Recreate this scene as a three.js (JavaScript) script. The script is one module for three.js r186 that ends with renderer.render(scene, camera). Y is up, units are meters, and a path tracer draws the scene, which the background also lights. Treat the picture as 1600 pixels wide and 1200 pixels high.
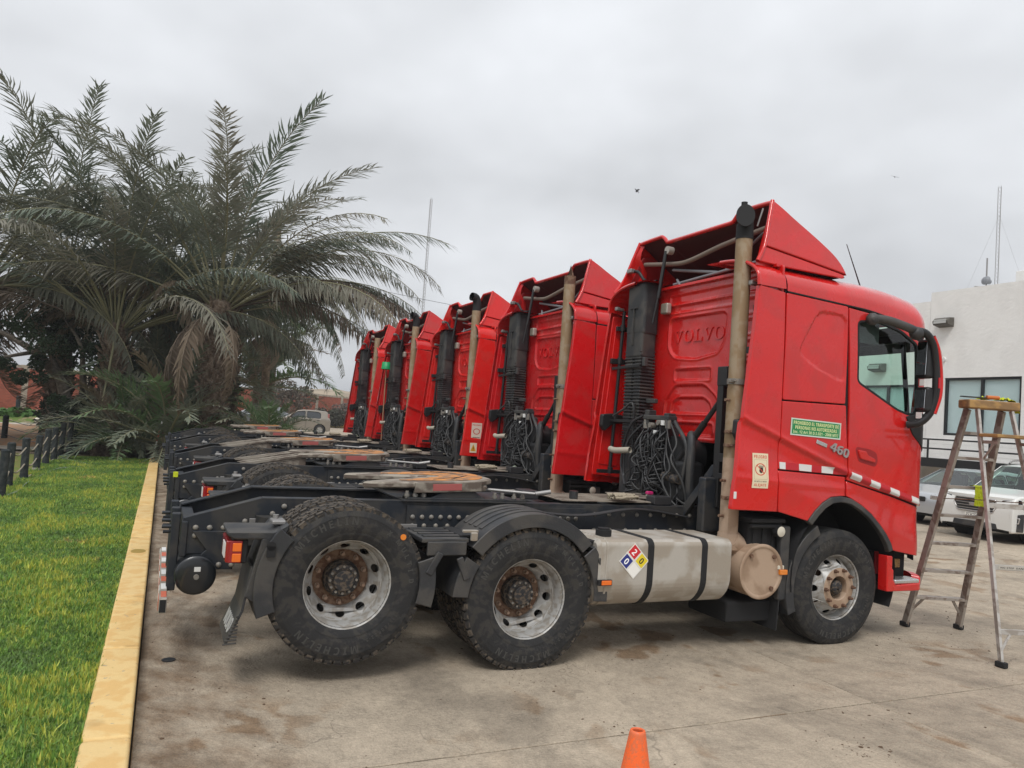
import * as THREE from 'three';
import { RoundedBoxGeometry } from 'three/addons/geometries/RoundedBoxGeometry.js';
import { mergeGeometries, mergeVertices } from 'three/addons/utils/BufferGeometryUtils.js';
import { FontLoader } from 'three/addons/loaders/FontLoader.js';
import { TextGeometry } from 'three/addons/geometries/TextGeometry.js';
import { createNoise3D } from 'simplex-noise';

// ---------------------------------------------------------------- camera
const scene = new THREE.Scene();
const camera = new THREE.PerspectiveCamera(53.86, 4 / 3, 0.1, 3000);
const yaw = 0.428, pitch = 0.0491, roll = 0.0698;
camera.position.set(-5.7765, 1.8389, 6.3029);
{
  const f = new THREE.Vector3(Math.sin(yaw) * Math.cos(pitch), Math.sin(pitch), -Math.cos(yaw) * Math.cos(pitch));
  const r = new THREE.Vector3(Math.cos(yaw), 0, Math.sin(yaw));
  const u = new THREE.Vector3().crossVectors(r, f);
  camera.up.copy(u).multiplyScalar(Math.cos(roll)).addScaledVector(r, -Math.sin(roll));
  camera.lookAt(camera.position.clone().add(f));
}
// ---------------------------------------------------------------- sky: a closed grey overcast
function mulberry(seed) { let a = seed | 0; return () => { a = (a + 0x6d2b79f5) | 0; let t = Math.imul(a ^ (a >>> 15), 1 | a); t = (t + Math.imul(t ^ (t >>> 7), 61 | t)) ^ t; return ((t ^ (t >>> 14)) >>> 0) / 4294967296; }; }
const noise3 = createNoise3D(mulberry(11));
const fbm = (x, y, z, o = 5) => { let s = 0, a = 0.5, f = 1; for (let i = 0; i < o; i++) { s += a * noise3(x * f, y * f, z * f); a *= 0.5; f *= 2.03; } return s; };
const clamp = (v, a = 0, b = 1) => Math.min(b, Math.max(a, v));
const smooth = (a, b, v) => { const t = clamp((v - a) / (b - a)); return t * t * (3 - 2 * t); };
{
  const W = 1024, H = 512, data = new Float32Array(W * H * 4);
  for (let j = 0; j < H; j++) for (let i = 0; i < W; i++) {
    const el = ((j + 0.5) / H - 0.5) * Math.PI, az = ((i + 0.5) / W - 0.5) * 2 * Math.PI;
    const c = Math.cos(el), d = [c * Math.cos(az), Math.sin(el), c * Math.sin(az)];
    const up = Math.max(0, d[1]);
    const k = 1 / (up + 0.35);
    const n = fbm(d[0] * k * 1.1 + 3.1, d[1] * 2.0, d[2] * k * 1.1, 6);
    const n2 = fbm(d[0] * k * 2.6 + 9, 4 + d[1] * 3, d[2] * k * 2.6, 5);
    let L = 0.565 * (1 + 0.5 * up) + 0.17 * n + 0.06 * n2;
    if (d[1] < 0) L = L * 0.4 * Math.exp(d[1] * 2);
    const o = (j * W + i) * 4;
    data[o] = L * 0.965; data[o + 1] = L * 0.995; data[o + 2] = L * 1.04; data[o + 3] = 1;
  }
  const t = new THREE.DataTexture(data, W, H, THREE.RGBAFormat, THREE.FloatType);
  t.mapping = THREE.EquirectangularReflectionMapping; t.magFilter = t.minFilter = THREE.LinearFilter; t.needsUpdate = true;
  scene.background = t; scene.environment = t;
}
// ---------------------------------------------------------------- sun behind the cloud, exposure
const sun = new THREE.DirectionalLight(new THREE.Color(1, 0.975, 0.94), 1.5);
sun.position.set(-26, 62, 30); sun.target.position.set(-2, 0, -6);
sun.castShadow = true; sun.shadow.radius = 40; sun.shadow.mapSize.set(2048, 2048);
Object.assign(sun.shadow.camera, { left: -40, right: 40, top: 40, bottom: -40, near: 1, far: 160 });
scene.add(sun, sun.target);
const renderer = new THREE.WebGLRenderer({ antialias: true });
renderer.setSize(1024, 768);
renderer.toneMapping = THREE.LinearToneMapping;
renderer.toneMappingExposure = 1.22;
renderer.shadowMap.enabled = true; renderer.shadowMap.type = THREE.PCFSoftShadowMap;
scene.fog = new THREE.FogExp2(new THREE.Color(0.8, 0.82, 0.85), 0.0009);
const fontSans = await new FontLoader().loadAsync('fonts/droid/droid_sans_bold.typeface.json');
const fontSerif = await new FontLoader().loadAsync('fonts/droid/droid_serif_bold.typeface.json');

// ---------------------------------------------------------------- helpers
const V = (x, y, z) => new THREE.Vector3(x, y, z);
const PI = Math.PI, D2R = PI / 180;
const prep = (g) => {                                    // non-indexed, position + normal + uv only
  let q = g.index ? g.toNonIndexed() : g;
  for (const k of Object.keys(q.attributes)) if (!['position', 'normal', 'uv'].includes(k)) q.deleteAttribute(k);
  if (!q.attributes.normal) q.computeVertexNormals();
  if (!q.attributes.uv) q.setAttribute('uv', new THREE.BufferAttribute(new Float32Array(q.attributes.position.count * 2), 2));
  q.clearGroups?.();
  return q;
};
function boxUV(g) {                                      // uv in metres by the face's main direction
  const p = g.attributes.position, n = p.count, uv = new Float32Array(n * 2);
  const a = V(), b = V(), c = V(), e = V();
  for (let i = 0; i < n; i += 3) {
    a.fromBufferAttribute(p, i); b.fromBufferAttribute(p, i + 1); c.fromBufferAttribute(p, i + 2);
    e.crossVectors(b.clone().sub(a), c.clone().sub(a));
    const x = Math.abs(e.x), y = Math.abs(e.y), z = Math.abs(e.z);
    [a, b, c].forEach((v, k) => {
      const o = (i + k) * 2;
      if (y >= x && y >= z) { uv[o] = v.x; uv[o + 1] = v.z; } else if (x >= z) { uv[o] = v.z; uv[o + 1] = v.y; } else { uv[o] = v.x; uv[o + 1] = v.y; }
    });
  }
  g.setAttribute('uv', new THREE.BufferAttribute(uv, 2));
  return g;
}
const join = (list, keepUV) => { const g = mergeGeometries([].concat(list).flat(9).map(prep)); return keepUV ? g : boxUV(g); };
const used = {};
const numbered = (n) => { used[n] = (used[n] ?? -1) + 1; return used[n] ? n + '_' + String(used[n]).padStart(3, '0') : n; };
function mesh(name, geos, mat, parent = scene, keepUV = false) {
  const m = new THREE.Mesh(geos.isBufferGeometry && keepUV === 2 ? geos : join(geos, keepUV), mat);
  m.name = parent === scene ? numbered(name) : name; m.castShadow = m.receiveShadow = true; parent.add(m);
  return m;
}
function inst(name, geo, mat, parent) { const m = new THREE.Mesh(geo, mat); m.name = parent === scene ? numbered(name) : name; m.castShadow = m.receiveShadow = true; parent.add(m); return m; }
function group(name, parent = scene) { const g = new THREE.Group(); g.name = parent === scene ? numbered(name) : name; parent.add(g); return g; }
function tag(o, label, category, grp) { o.userData.label = label; o.userData.category = category; if (grp) o.userData.group = grp; return o; }
const struct = (o) => { o.userData.kind = 'structure'; return o; };
const stuff = (o) => { o.userData.kind = 'stuff'; return o; };

const tr = (g, x = 0, y = 0, z = 0) => g.translate(x, y, z);
const box = (w, h, d, x = 0, y = 0, z = 0) => new THREE.BoxGeometry(w, h, d).translate(x, y, z);
const rbox = (w, h, d, x = 0, y = 0, z = 0, r = 0.01, s = 1) => new RoundedBoxGeometry(w, h, d, s, Math.min(r, w / 2.01, h / 2.01, d / 2.01)).translate(x, y, z);
// x0,x1,y0,y1,z0,z1
const span = (x0, x1, y0, y1, z0, z1, r = 0.008) => rbox(x1 - x0, y1 - y0, z1 - z0, (x0 + x1) / 2, (y0 + y1) / 2, (z0 + z1) / 2, r);
const cyl = (r, h, n = 24, r2 = r) => new THREE.CylinderGeometry(r2, r, h, n);
const cylZ = (r, h, x, y, z, n = 24, r2 = r) => new THREE.CylinderGeometry(r2, r, h, n).rotateX(PI / 2).translate(x, y, z);
const cylX = (r, h, x, y, z, n = 24) => new THREE.CylinderGeometry(r, r, h, n).rotateZ(PI / 2).translate(x, y, z);
const cylY = (r, h, x, y, z, n = 24, r2 = r) => new THREE.CylinderGeometry(r2, r, h, n).translate(x, y, z);
function between(g, a, b) {                              // g runs along +Y, unit length centred
  const d = b.clone().sub(a), L = d.length();
  g.scale(1, L, 1).applyQuaternion(new THREE.Quaternion().setFromUnitVectors(V(0, 1, 0), d.normalize()));
  const m = a.clone().add(b).multiplyScalar(0.5);
  return g.translate(m.x, m.y, m.z);
}
const rod = (a, b, r, n = 8, r2 = r) => between(new THREE.CylinderGeometry(r2, r, 1, n), V(...a), V(...b));
function bar(a, b, w, t, upHint = [0, 1, 0]) {           // rectangular bar, w across (perp. to up), t along up
  const A = V(...a), B = V(...b), y = B.clone().sub(A), L = y.length(); y.normalize();
  const x = V(...upHint).cross(y).normalize(); const z = V().crossVectors(x, y);
  const g = new RoundedBoxGeometry(w, L, t, 1, Math.min(w, t) * 0.12);
  g.applyMatrix4(new THREE.Matrix4().makeBasis(x, y, z));
  const m = A.add(B).multiplyScalar(0.5);
  return g.translate(m.x, m.y, m.z);
}
const tube = (pts, r, seg = 24, rad = 6) => new THREE.TubeGeometry(new THREE.CatmullRomCurve3(pts.map((p) => (p.isVector3 ? p : V(...p)))), seg, r, rad);
const shapeOf = (pts) => new THREE.Shape(pts.map((p) => new THREE.Vector2(p[0], p[1])));
const ext = (pts, depth, bevel = 0.006, holes = []) => {
  const s = shapeOf(pts); for (const h of holes) s.holes.push(new THREE.Path(h.map((p) => new THREE.Vector2(p[0], p[1]))));
  return new THREE.ExtrudeGeometry(s, { depth: depth - 2 * bevel, bevelEnabled: bevel > 0, bevelThickness: bevel, bevelSize: bevel, bevelOffset: -bevel, bevelSegments: 1, curveSegments: 8 }).translate(0, 0, bevel);
};
const latheZ = (prof, n = 48) => new THREE.LatheGeometry(prof.map((p) => new THREE.Vector2(p[0], p[1])), n).rotateX(PI / 2);   // profile [r, z] -> axis z
function flat(g) { g = g.index ? g.toNonIndexed() : g; g.computeVertexNormals(); return g; }
function text3(str, size, depth, font = fontSans) { const g = new TextGeometry(str, { font, size, depth, curveSegments: 3, bevelEnabled: false }); g.computeBoundingBox(); const b = g.boundingBox; return g.translate(-(b.min.x + b.max.x) / 2, -(b.min.y + b.max.y) / 2, 0); }

function roundPoly(pts, r = 0.03, n = 4) {               // pts: [x, y, r?]
  const out = [];
  for (let i = 0; i < pts.length; i++) {
    const p = pts[i], a = pts[(i + pts.length - 1) % pts.length], b = pts[(i + 1) % pts.length], rr = p[2] ?? r;
    const P = V(p[0], p[1], 0), A = V(a[0], a[1], 0).sub(P), B = V(b[0], b[1], 0).sub(P);
    const d = Math.min(rr, A.length() * 0.45, B.length() * 0.45);
    if (d < 1e-4) { out.push([p[0], p[1]]); continue; }
    const s = P.clone().add(A.normalize().multiplyScalar(d)), e = P.clone().add(B.normalize().multiplyScalar(d));
    for (let k = 0; k <= n; k++) { const t = k / n; out.push([(1 - t) ** 2 * s.x + 2 * t * (1 - t) * P.x + t * t * e.x, (1 - t) ** 2 * s.y + 2 * t * (1 - t) * P.y + t * t * e.y]); }
  }
  return out;
}
const area2 = (p) => p.reduce((s, a, i) => { const b = p[(i + 1) % p.length]; return s + a[0] * b[1] - b[0] * a[1]; }, 0) / 2;
function densify(poly, step) {
  const o = [];
  poly.forEach((a, i) => { const b = poly[(i + 1) % poly.length], n = Math.max(1, Math.ceil(Math.hypot(b[0] - a[0], b[1] - a[1]) / step)); for (let k = 0; k < n; k++) o.push([a[0] + (b[0] - a[0]) * k / n, a[1] + (b[1] - a[1]) * k / n]); });
  return o;
}
function insetPoly(poly, d) {
  const n = poly.length;
  const out = poly.map((p, i) => {
    const a = poly[(i + n - 1) % n], b = poly[(i + 1) % n];
    let x1 = p[0] - a[0], y1 = p[1] - a[1], x2 = b[0] - p[0], y2 = b[1] - p[1];
    const l1 = Math.hypot(x1, y1) || 1, l2 = Math.hypot(x2, y2) || 1; x1 /= l1; y1 /= l1; x2 /= l2; y2 /= l2;
    let nx = -y1 - y2, ny = x1 + x2; const l = Math.hypot(nx, ny) || 1; nx /= l; ny /= l;
    const c = Math.max(0.45, nx * -y1 + ny * x1);
    return [p[0] + nx * d / c, p[1] + ny * d / c];
  });
  for (let it = 0; it < 12; it++) {                      // edges that turned round collapse to their middle
    let any = false;
    for (let i = 0; i < n; i++) {
      const j = (i + 1) % n, ex = out[j][0] - out[i][0], ey = out[j][1] - out[i][1];
      if (ex * (poly[j][0] - poly[i][0]) + ey * (poly[j][1] - poly[i][1]) < -1e-12) { const m = [(out[i][0] + out[j][0]) / 2, (out[i][1] + out[j][1]) / 2]; out[i] = m.slice(); out[j] = m.slice(); any = true; }
    }
    if (!any) break;
  }
  return out;
}
const sdPoly = (poly, x, y) => {                         // signed distance, negative inside
  let d = 1e9, s = 1;
  for (let i = 0, j = poly.length - 1; i < poly.length; j = i++) {
    const ex = poly[j][0] - poly[i][0], ey = poly[j][1] - poly[i][1], wx = x - poly[i][0], wy = y - poly[i][1];
    const t = clamp((wx * ex + wy * ey) / (ex * ex + ey * ey)), bx = wx - ex * t, by = wy - ey * t;
    d = Math.min(d, bx * bx + by * by);
    const c1 = y >= poly[i][1], c2 = y < poly[j][1], c3 = ex * wy > ey * wx;
    if ((c1 && c2 && c3) || (!c1 && !c2 && !c3)) s = -s;
  }
  return s * Math.sqrt(d);
};
/* A pressed sheet panel: the outline poly (and holes) in (a, b), folded over at its edges, its face following map(a, b, offset) */
function panel(poly, map, { holes = [], depth = 0.022, edge = 0.008, max = 0.07, flip = false } = {}) {
  const fix = (p, ccw) => densify((area2(p) > 0) === ccw ? p : p.slice().reverse(), max);
  const outs = [fix(poly, true), ...holes.map((h) => fix(h, false))];
  const pos = [], nor = [], idx = [], E = 0.003;
  const face = (a, b) => { const n = map(a + E, b, 0).sub(map(a - E, b, 0)).cross(map(a, b + E, 0).sub(map(a, b - E, 0))).normalize(); return n.dot(map(a, b, 0.02).sub(map(a, b, 0))) < 0 ? n.negate() : n; };
  const put = (a, b, o, w = 0, out) => {
    const v = map(a, b, o), n = face(a, b); pos.push(v.x, v.y, v.z);
    if (w) { const d = map(a + out[0] * E, b + out[1] * E, 0).sub(map(a, b, 0)).normalize(); n.multiplyScalar(1 - w).addScaledVector(d, w).normalize(); }
    nor.push(n.x, n.y, n.z); return pos.length / 3 - 1;
  };
  const tri = (a, b, c) => (flip ? idx.push(a, c, b) : idx.push(a, b, c));
  const inner = outs.map((o) => insetPoly(o, edge));
  const ringI = [];
  outs.forEach((o, k) => {
    const mid = insetPoly(o, edge * 0.3), dir = o.map((p, i) => { const x = p[0] - inner[k][i][0], y = p[1] - inner[k][i][1], l = Math.hypot(x, y) || 1; return [x / l, y / l]; });
    const ring = (P, off, w) => P.map((p, i) => put(p[0], p[1], off, w, dir[i]));
    const r0 = ring(o, -edge, 0.85), r1 = ring(mid, -edge * 0.3, 0.5), r2 = ring(inner[k], 0, 0), w0 = ring(o, -depth, 1), w1 = ring(o, -edge, 1);
    const strip = (A, B) => { for (let i = 0; i < A.length; i++) { const j = (i + 1) % A.length; tri(A[i], A[j], B[j]); tri(A[i], B[j], B[i]); } };
    strip(w0, w1); strip(r0, r1); strip(r1, r2);
    ringI.push(r2);
  });
  const clean = inner.map((P, k) => { const keep = []; P.forEach((p, i) => { const l = keep[keep.length - 1]; if (!l || Math.hypot(p[0] - P[l[0]][0], p[1] - P[l[0]][1]) > 1e-5) keep.push([i]); }); if (keep.length > 3 && Math.hypot(P[keep[0][0]][0] - P[keep[keep.length - 1][0]][0], P[keep[0][0]][1] - P[keep[keep.length - 1][0]][1]) < 1e-5) keep.pop(); return keep.map((q) => q[0]); });
  const gi = clean.flatMap((K, k) => K.map((i) => ringI[k][i]));
  clean.forEach((K, k) => { inner[k] = K.map((i) => inner[k][i]); });
  const pts2 = inner.flat().map((p) => p.slice());
  let tris = THREE.ShapeUtils.triangulateShape(inner[0].map((p) => new THREE.Vector2(...p)), inner.slice(1).map((h) => h.map((p) => new THREE.Vector2(...p))));
  for (let it = 0; it < 9; it++) {
    const mids = new Map(); let any = false;
    const len = (a, b) => Math.hypot(pts2[a][0] - pts2[b][0], pts2[a][1] - pts2[b][1]);
    const mid = (a, b) => { if (len(a, b) <= max * 1.01) return -1; const k = a < b ? a * 1e6 + b : b * 1e6 + a; if (!mids.has(k)) { pts2.push([(pts2[a][0] + pts2[b][0]) / 2, (pts2[a][1] + pts2[b][1]) / 2]); mids.set(k, pts2.length - 1); } any = true; return mids.get(k); };
    const next = [];
    for (const [a, b, c] of tris) {
      const [A, B, Q] = [[a, b, c], [b, c, a], [c, a, b]].sort((p, q) => len(q[0], q[1]) - len(p[0], p[1]))[0];
      const m = mid(A, B);
      if (m < 0) { next.push([a, b, c]); continue; }
      const m1 = mid(B, Q), m2 = mid(Q, A);
      if (m1 < 0 && m2 < 0) next.push([A, m, Q], [m, B, Q]);
      else if (m1 >= 0 && m2 < 0) next.push([A, m, Q], [m, B, m1], [m, m1, Q]);
      else if (m1 < 0) next.push([m, B, Q], [A, m, m2], [m, Q, m2]);
      else next.push([A, m, m2], [m, B, m1], [m, m1, Q], [m, Q, m2]);
    }
    tris = next; if (!any) break;
  }
  for (let i = gi.length; i < pts2.length; i++) gi.push(put(pts2[i][0], pts2[i][1], 0));
  for (const [a, b, c] of tris) { const p = pts2[a], q = pts2[b], r = pts2[c]; if (Math.abs((q[0] - p[0]) * (r[1] - p[1]) - (q[1] - p[1]) * (r[0] - p[0])) > 2e-8) tri(gi[a], gi[b], gi[c]); }
  const g = new THREE.BufferGeometry();
  g.setAttribute('position', new THREE.Float32BufferAttribute(pos, 3)); g.setAttribute('normal', new THREE.Float32BufferAttribute(nor, 3)); g.setIndex(idx);
  return g;
}
function grid(nu, nv, f) {                               // f(u, v) -> Vector3, smooth sheet
  const pos = [], idx = [];
  for (let j = 0; j <= nv; j++) for (let i = 0; i <= nu; i++) { const p = f(i / nu, j / nv); pos.push(p.x, p.y, p.z); }
  for (let j = 0; j < nv; j++) for (let i = 0; i < nu; i++) { const a = j * (nu + 1) + i; idx.push(a, a + 1, a + nu + 2, a, a + nu + 2, a + nu + 1); }
  const g = new THREE.BufferGeometry(); g.setAttribute('position', new THREE.Float32BufferAttribute(pos, 3)); g.setIndex(idx); g.computeVertexNormals();
  return g;
}
const mirrorZ = (g) => { g = (g.index ? g.toNonIndexed() : g.clone()); g.scale(1, 1, -1); const p = g.attributes; for (const k of Object.keys(p)) { const a = p[k].array, s = p[k].itemSize; for (let i = 0; i < a.length; i += 3 * s) for (let c = 0; c < s; c++) { const t = a[i + s + c]; a[i + s + c] = a[i + 2 * s + c]; a[i + 2 * s + c] = t; } } return g; };

// ---------------------------------------------------------------- textures and materials
function tex(N, rep, fn, srgb = false, M = N) {           // fn(u, v) -> [r, g, b] 0..1 linear or srgb values
  const d = new Uint8Array(N * M * 4);
  for (let j = 0; j < M; j++) for (let i = 0; i < N; i++) { const c = fn(i / N, j / M), o = (j * N + i) * 4; d[o] = clamp(c[0]) * 255; d[o + 1] = clamp(c[1]) * 255; d[o + 2] = clamp(c[2]) * 255; d[o + 3] = 255; }
  const t = new THREE.DataTexture(d, N, M); t.wrapS = t.wrapT = THREE.RepeatWrapping; t.magFilter = THREE.LinearFilter; t.minFilter = THREE.LinearMipmapLinearFilter; t.generateMipmaps = true;
  t.repeat.set(rep, rep); if (srgb) t.colorSpace = THREE.SRGBColorSpace; t.needsUpdate = true;
  return t;
}
// tileable noise on a torus
const tn = (u, v, f, o = 4, s = 0) => { const a = u * 2 * PI, b = v * 2 * PI, r = f / (2 * PI); let q = 0, A = 0.5, F = 1; for (let i = 0; i < o; i++) { q += A * n4(Math.cos(a) * r * F, Math.sin(a) * r * F, Math.cos(b) * r * F, Math.sin(b) * r * F, s + i * 7); A *= 0.5; F *= 2; } return q; };
const n4 = (a, b, c, d, s) => 0.5 * (noise3(a + s, b + c * 0.7, c - d * 0.6 + s) + noise3(b * 0.8 - s, d + a * 0.6, c + 3.3)) * 1.3;
const speck = mulberry(5);
const dust = (base, to, amt, f, N = 512, rep = 0.5) => tex(N, rep, (u, v) => { const n = clamp(0.5 + tn(u, v, f, 5) * 1.2), k = smooth(0.35, 0.8, n) * amt, g = 1 + (speck() - 0.5) * 0.08; return base.map((b, i) => (b * (1 - k) + to[i] * k) * g); });
const rough = (a, b, f, N = 512, rep = 0.5) => tex(N, rep, (u, v) => { const n = clamp(0.5 + tn(u, v, f, 5, 20) * 1.3), r = a + (b - a) * n; return [r, r, r]; });
const bumpy = (f, N = 512, rep = 1, o = 5) => tex(N, rep, (u, v) => { const n = clamp(0.5 + tn(u, v, f, o, 40) * 0.9 + (speck() - 0.5) * 0.15); return [n, n, n]; });
const C = (r, g, b) => new THREE.Color().setRGB(r, g, b);
const std = (o) => new THREE.MeshStandardMaterial({ side: THREE.DoubleSide, ...o });
const phys = (o) => new THREE.MeshPhysicalMaterial({ side: THREE.DoubleSide, ...o });
const bFine = bumpy(24, 512, 2), bMid = bumpy(8, 512, 0.7);
const sq = (r, g, b) => [r, g, b];
const dPlastic = dust(sq(0.030, 0.031, 0.034), sq(0.085, 0.078, 0.068), 0.6, 5);
const dChassis = dust(sq(0.019, 0.023, 0.030), sq(0.075, 0.066, 0.055), 0.5, 7);
const dRubber = dust(sq(0.017, 0.0175, 0.019), sq(0.062, 0.054, 0.045), 0.42, 12, 512, 1);
const dTan = dust(sq(0.43, 0.31, 0.22), sq(0.24, 0.15, 0.09), 0.6, 6);
const dAlu = dust(sq(0.46, 0.43, 0.38), sq(0.30, 0.25, 0.19), 0.8, 5);
const dRim = dust(sq(0.45, 0.445, 0.43), sq(0.27, 0.235, 0.19), 0.65, 8, 512, 1.5);
const dRust = dust(sq(0.13, 0.068, 0.042), sq(0.24, 0.155, 0.10), 0.7, 10, 512, 2);
const dNut = dust(sq(0.30, 0.20, 0.14), sq(0.42, 0.33, 0.26), 0.7, 10, 128, 4);
const dWood = dust(sq(0.42, 0.25, 0.09), sq(0.18, 0.11, 0.06), 0.7, 8);
const dRed = dust(sq(0.64, 0.012, 0.0115), sq(0.52, 0.024, 0.019), 0.6, 5, 512, 0.4);
const rPaint = rough(0.14, 0.46, 6, 512, 0.6);
const M = {
  red: phys({ map: dRed, roughnessMap: rPaint, roughness: 1, clearcoat: 0.85, clearcoatRoughness: 0.05, specularIntensity: 0.45 }),
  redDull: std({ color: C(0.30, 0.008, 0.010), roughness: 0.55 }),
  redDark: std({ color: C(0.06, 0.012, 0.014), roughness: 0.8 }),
  plastic: std({ map: dPlastic, roughness: 0.55, bumpMap: bFine, bumpScale: 0.0008 }),
  chassis: std({ map: dChassis, roughness: 0.5, metalness: 0.1 }),
  black: std({ color: C(0.014, 0.014, 0.015), roughness: 0.45 }),
  blackMatt: std({ color: C(0.012, 0.012, 0.013), roughness: 0.85 }),
  rubber: std({ map: dRubber, roughness: 0.78, bumpMap: bFine, bumpScale: 0.0012 }),
  tread: std({ map: dust(sq(0.030, 0.027, 0.024), sq(0.12, 0.095, 0.07), 0.8, 12, 256, 1.5), roughness: 0.9 }),
  tyreText: std({ color: C(0.052, 0.050, 0.046), roughness: 0.75 }),
  rim: std({ map: dRim, roughness: 0.5, metalness: 0.3 }),
  rust: std({ map: dRust, roughness: 0.85 }),
  hub: std({ map: dust(sq(0.03, 0.03, 0.032), sq(0.16, 0.12, 0.085), 0.7, 8, 256, 3), roughness: 0.6, metalness: 0.2 }),
  nut: std({ map: dNut, roughness: 0.6, metalness: 0.2 }),
  tan: std({ map: dTan, roughness: 0.7 }),
  soot: std({ color: C(0.012, 0.012, 0.013), roughness: 0.75 }),
  alu: std({ map: dAlu, roughness: 0.45, metalness: 0.4 }),
  tank: std({ map: dust(sq(0.47, 0.44, 0.39), sq(0.33, 0.28, 0.22), 0.8, 5), roughness: 0.55, metalness: 0.15 }),
  steel: std({ color: C(0.32, 0.31, 0.30), roughness: 0.45, metalness: 0.6 }),
  bolt: std({ map: dust(sq(0.22, 0.21, 0.19), sq(0.32, 0.28, 0.23), 0.7, 12, 256, 3), roughness: 0.6, metalness: 0.3 }),
  pipe: std({ color: C(0.03, 0.03, 0.032), roughness: 0.4 }),
  hosegrey: std({ color: C(0.05, 0.05, 0.05), roughness: 0.55 }),
  white: std({ color: C(0.72, 0.72, 0.70), roughness: 0.45 }),
  cream: std({ color: C(0.62, 0.58, 0.48), roughness: 0.6 }),
  tapeRed: std({ color: C(0.52, 0.012, 0.022), roughness: 0.35 }),
  amber: phys({ color: C(0.75, 0.22, 0.02), roughness: 0.25, clearcoat: 0.6 }),
  orangeLens: phys({ color: C(0.85, 0.16, 0.01), roughness: 0.25, clearcoat: 0.6 }),
  redLens: phys({ color: C(0.30, 0.008, 0.012), roughness: 0.2, clearcoat: 0.8 }),
  chrome: std({ color: C(0.6, 0.6, 0.6), roughness: 0.25, metalness: 0.8 }),
  glass: phys({ color: C(0.74, 0.92, 0.85), transmission: 1, thickness: 0, roughness: 0.02, ior: 1.5 }),
  darkGlass: phys({ color: C(0.02, 0.024, 0.028), roughness: 0.05, clearcoat: 1, clearcoatRoughness: 0.03 }),
  mirror: std({ color: C(0.75, 0.77, 0.78), roughness: 0.03, metalness: 1 }),
  grease: std({ map: dust(sq(0.60, 0.24, 0.05), sq(0.20, 0.13, 0.08), 0.9, 9, 512, 1), roughness: 0.5 }),
  plate: std({ map: dust(sq(0.31, 0.275, 0.225), sq(0.12, 0.09, 0.07), 0.9, 9), roughness: 0.6, metalness: 0.2 }),
  green: std({ color: C(0.008, 0.30, 0.10), roughness: 0.45 }),
  yellow: std({ color: C(0.72, 0.52, 0.02), roughness: 0.5 }),
  lime: std({ color: C(0.55, 0.62, 0.02), roughness: 0.85, bumpMap: bFine, bumpScale: 0.004 }),
  interior: std({ color: C(0.045, 0.046, 0.05), roughness: 0.8 }),
};
// flat print made on a canvas: draw(ctx, w, h)
function print(w, h, draw, o = {}) {
  const c = document.createElement('canvas'); c.width = w; c.height = h; const x = c.getContext('2d'); draw(x, w, h);
  const t = new THREE.CanvasTexture(c); t.colorSpace = THREE.SRGBColorSpace; t.anisotropy = 8;
  return std({ map: t, roughness: 0.5, ...o });
}
// a thin printed plate w x h facing +z with its print on the front: two meshes' worth of geometry in one (uv fits the front)
function printed(w, h, t = 0.003) { const g = new THREE.BoxGeometry(w, h, t); return g; }

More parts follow.
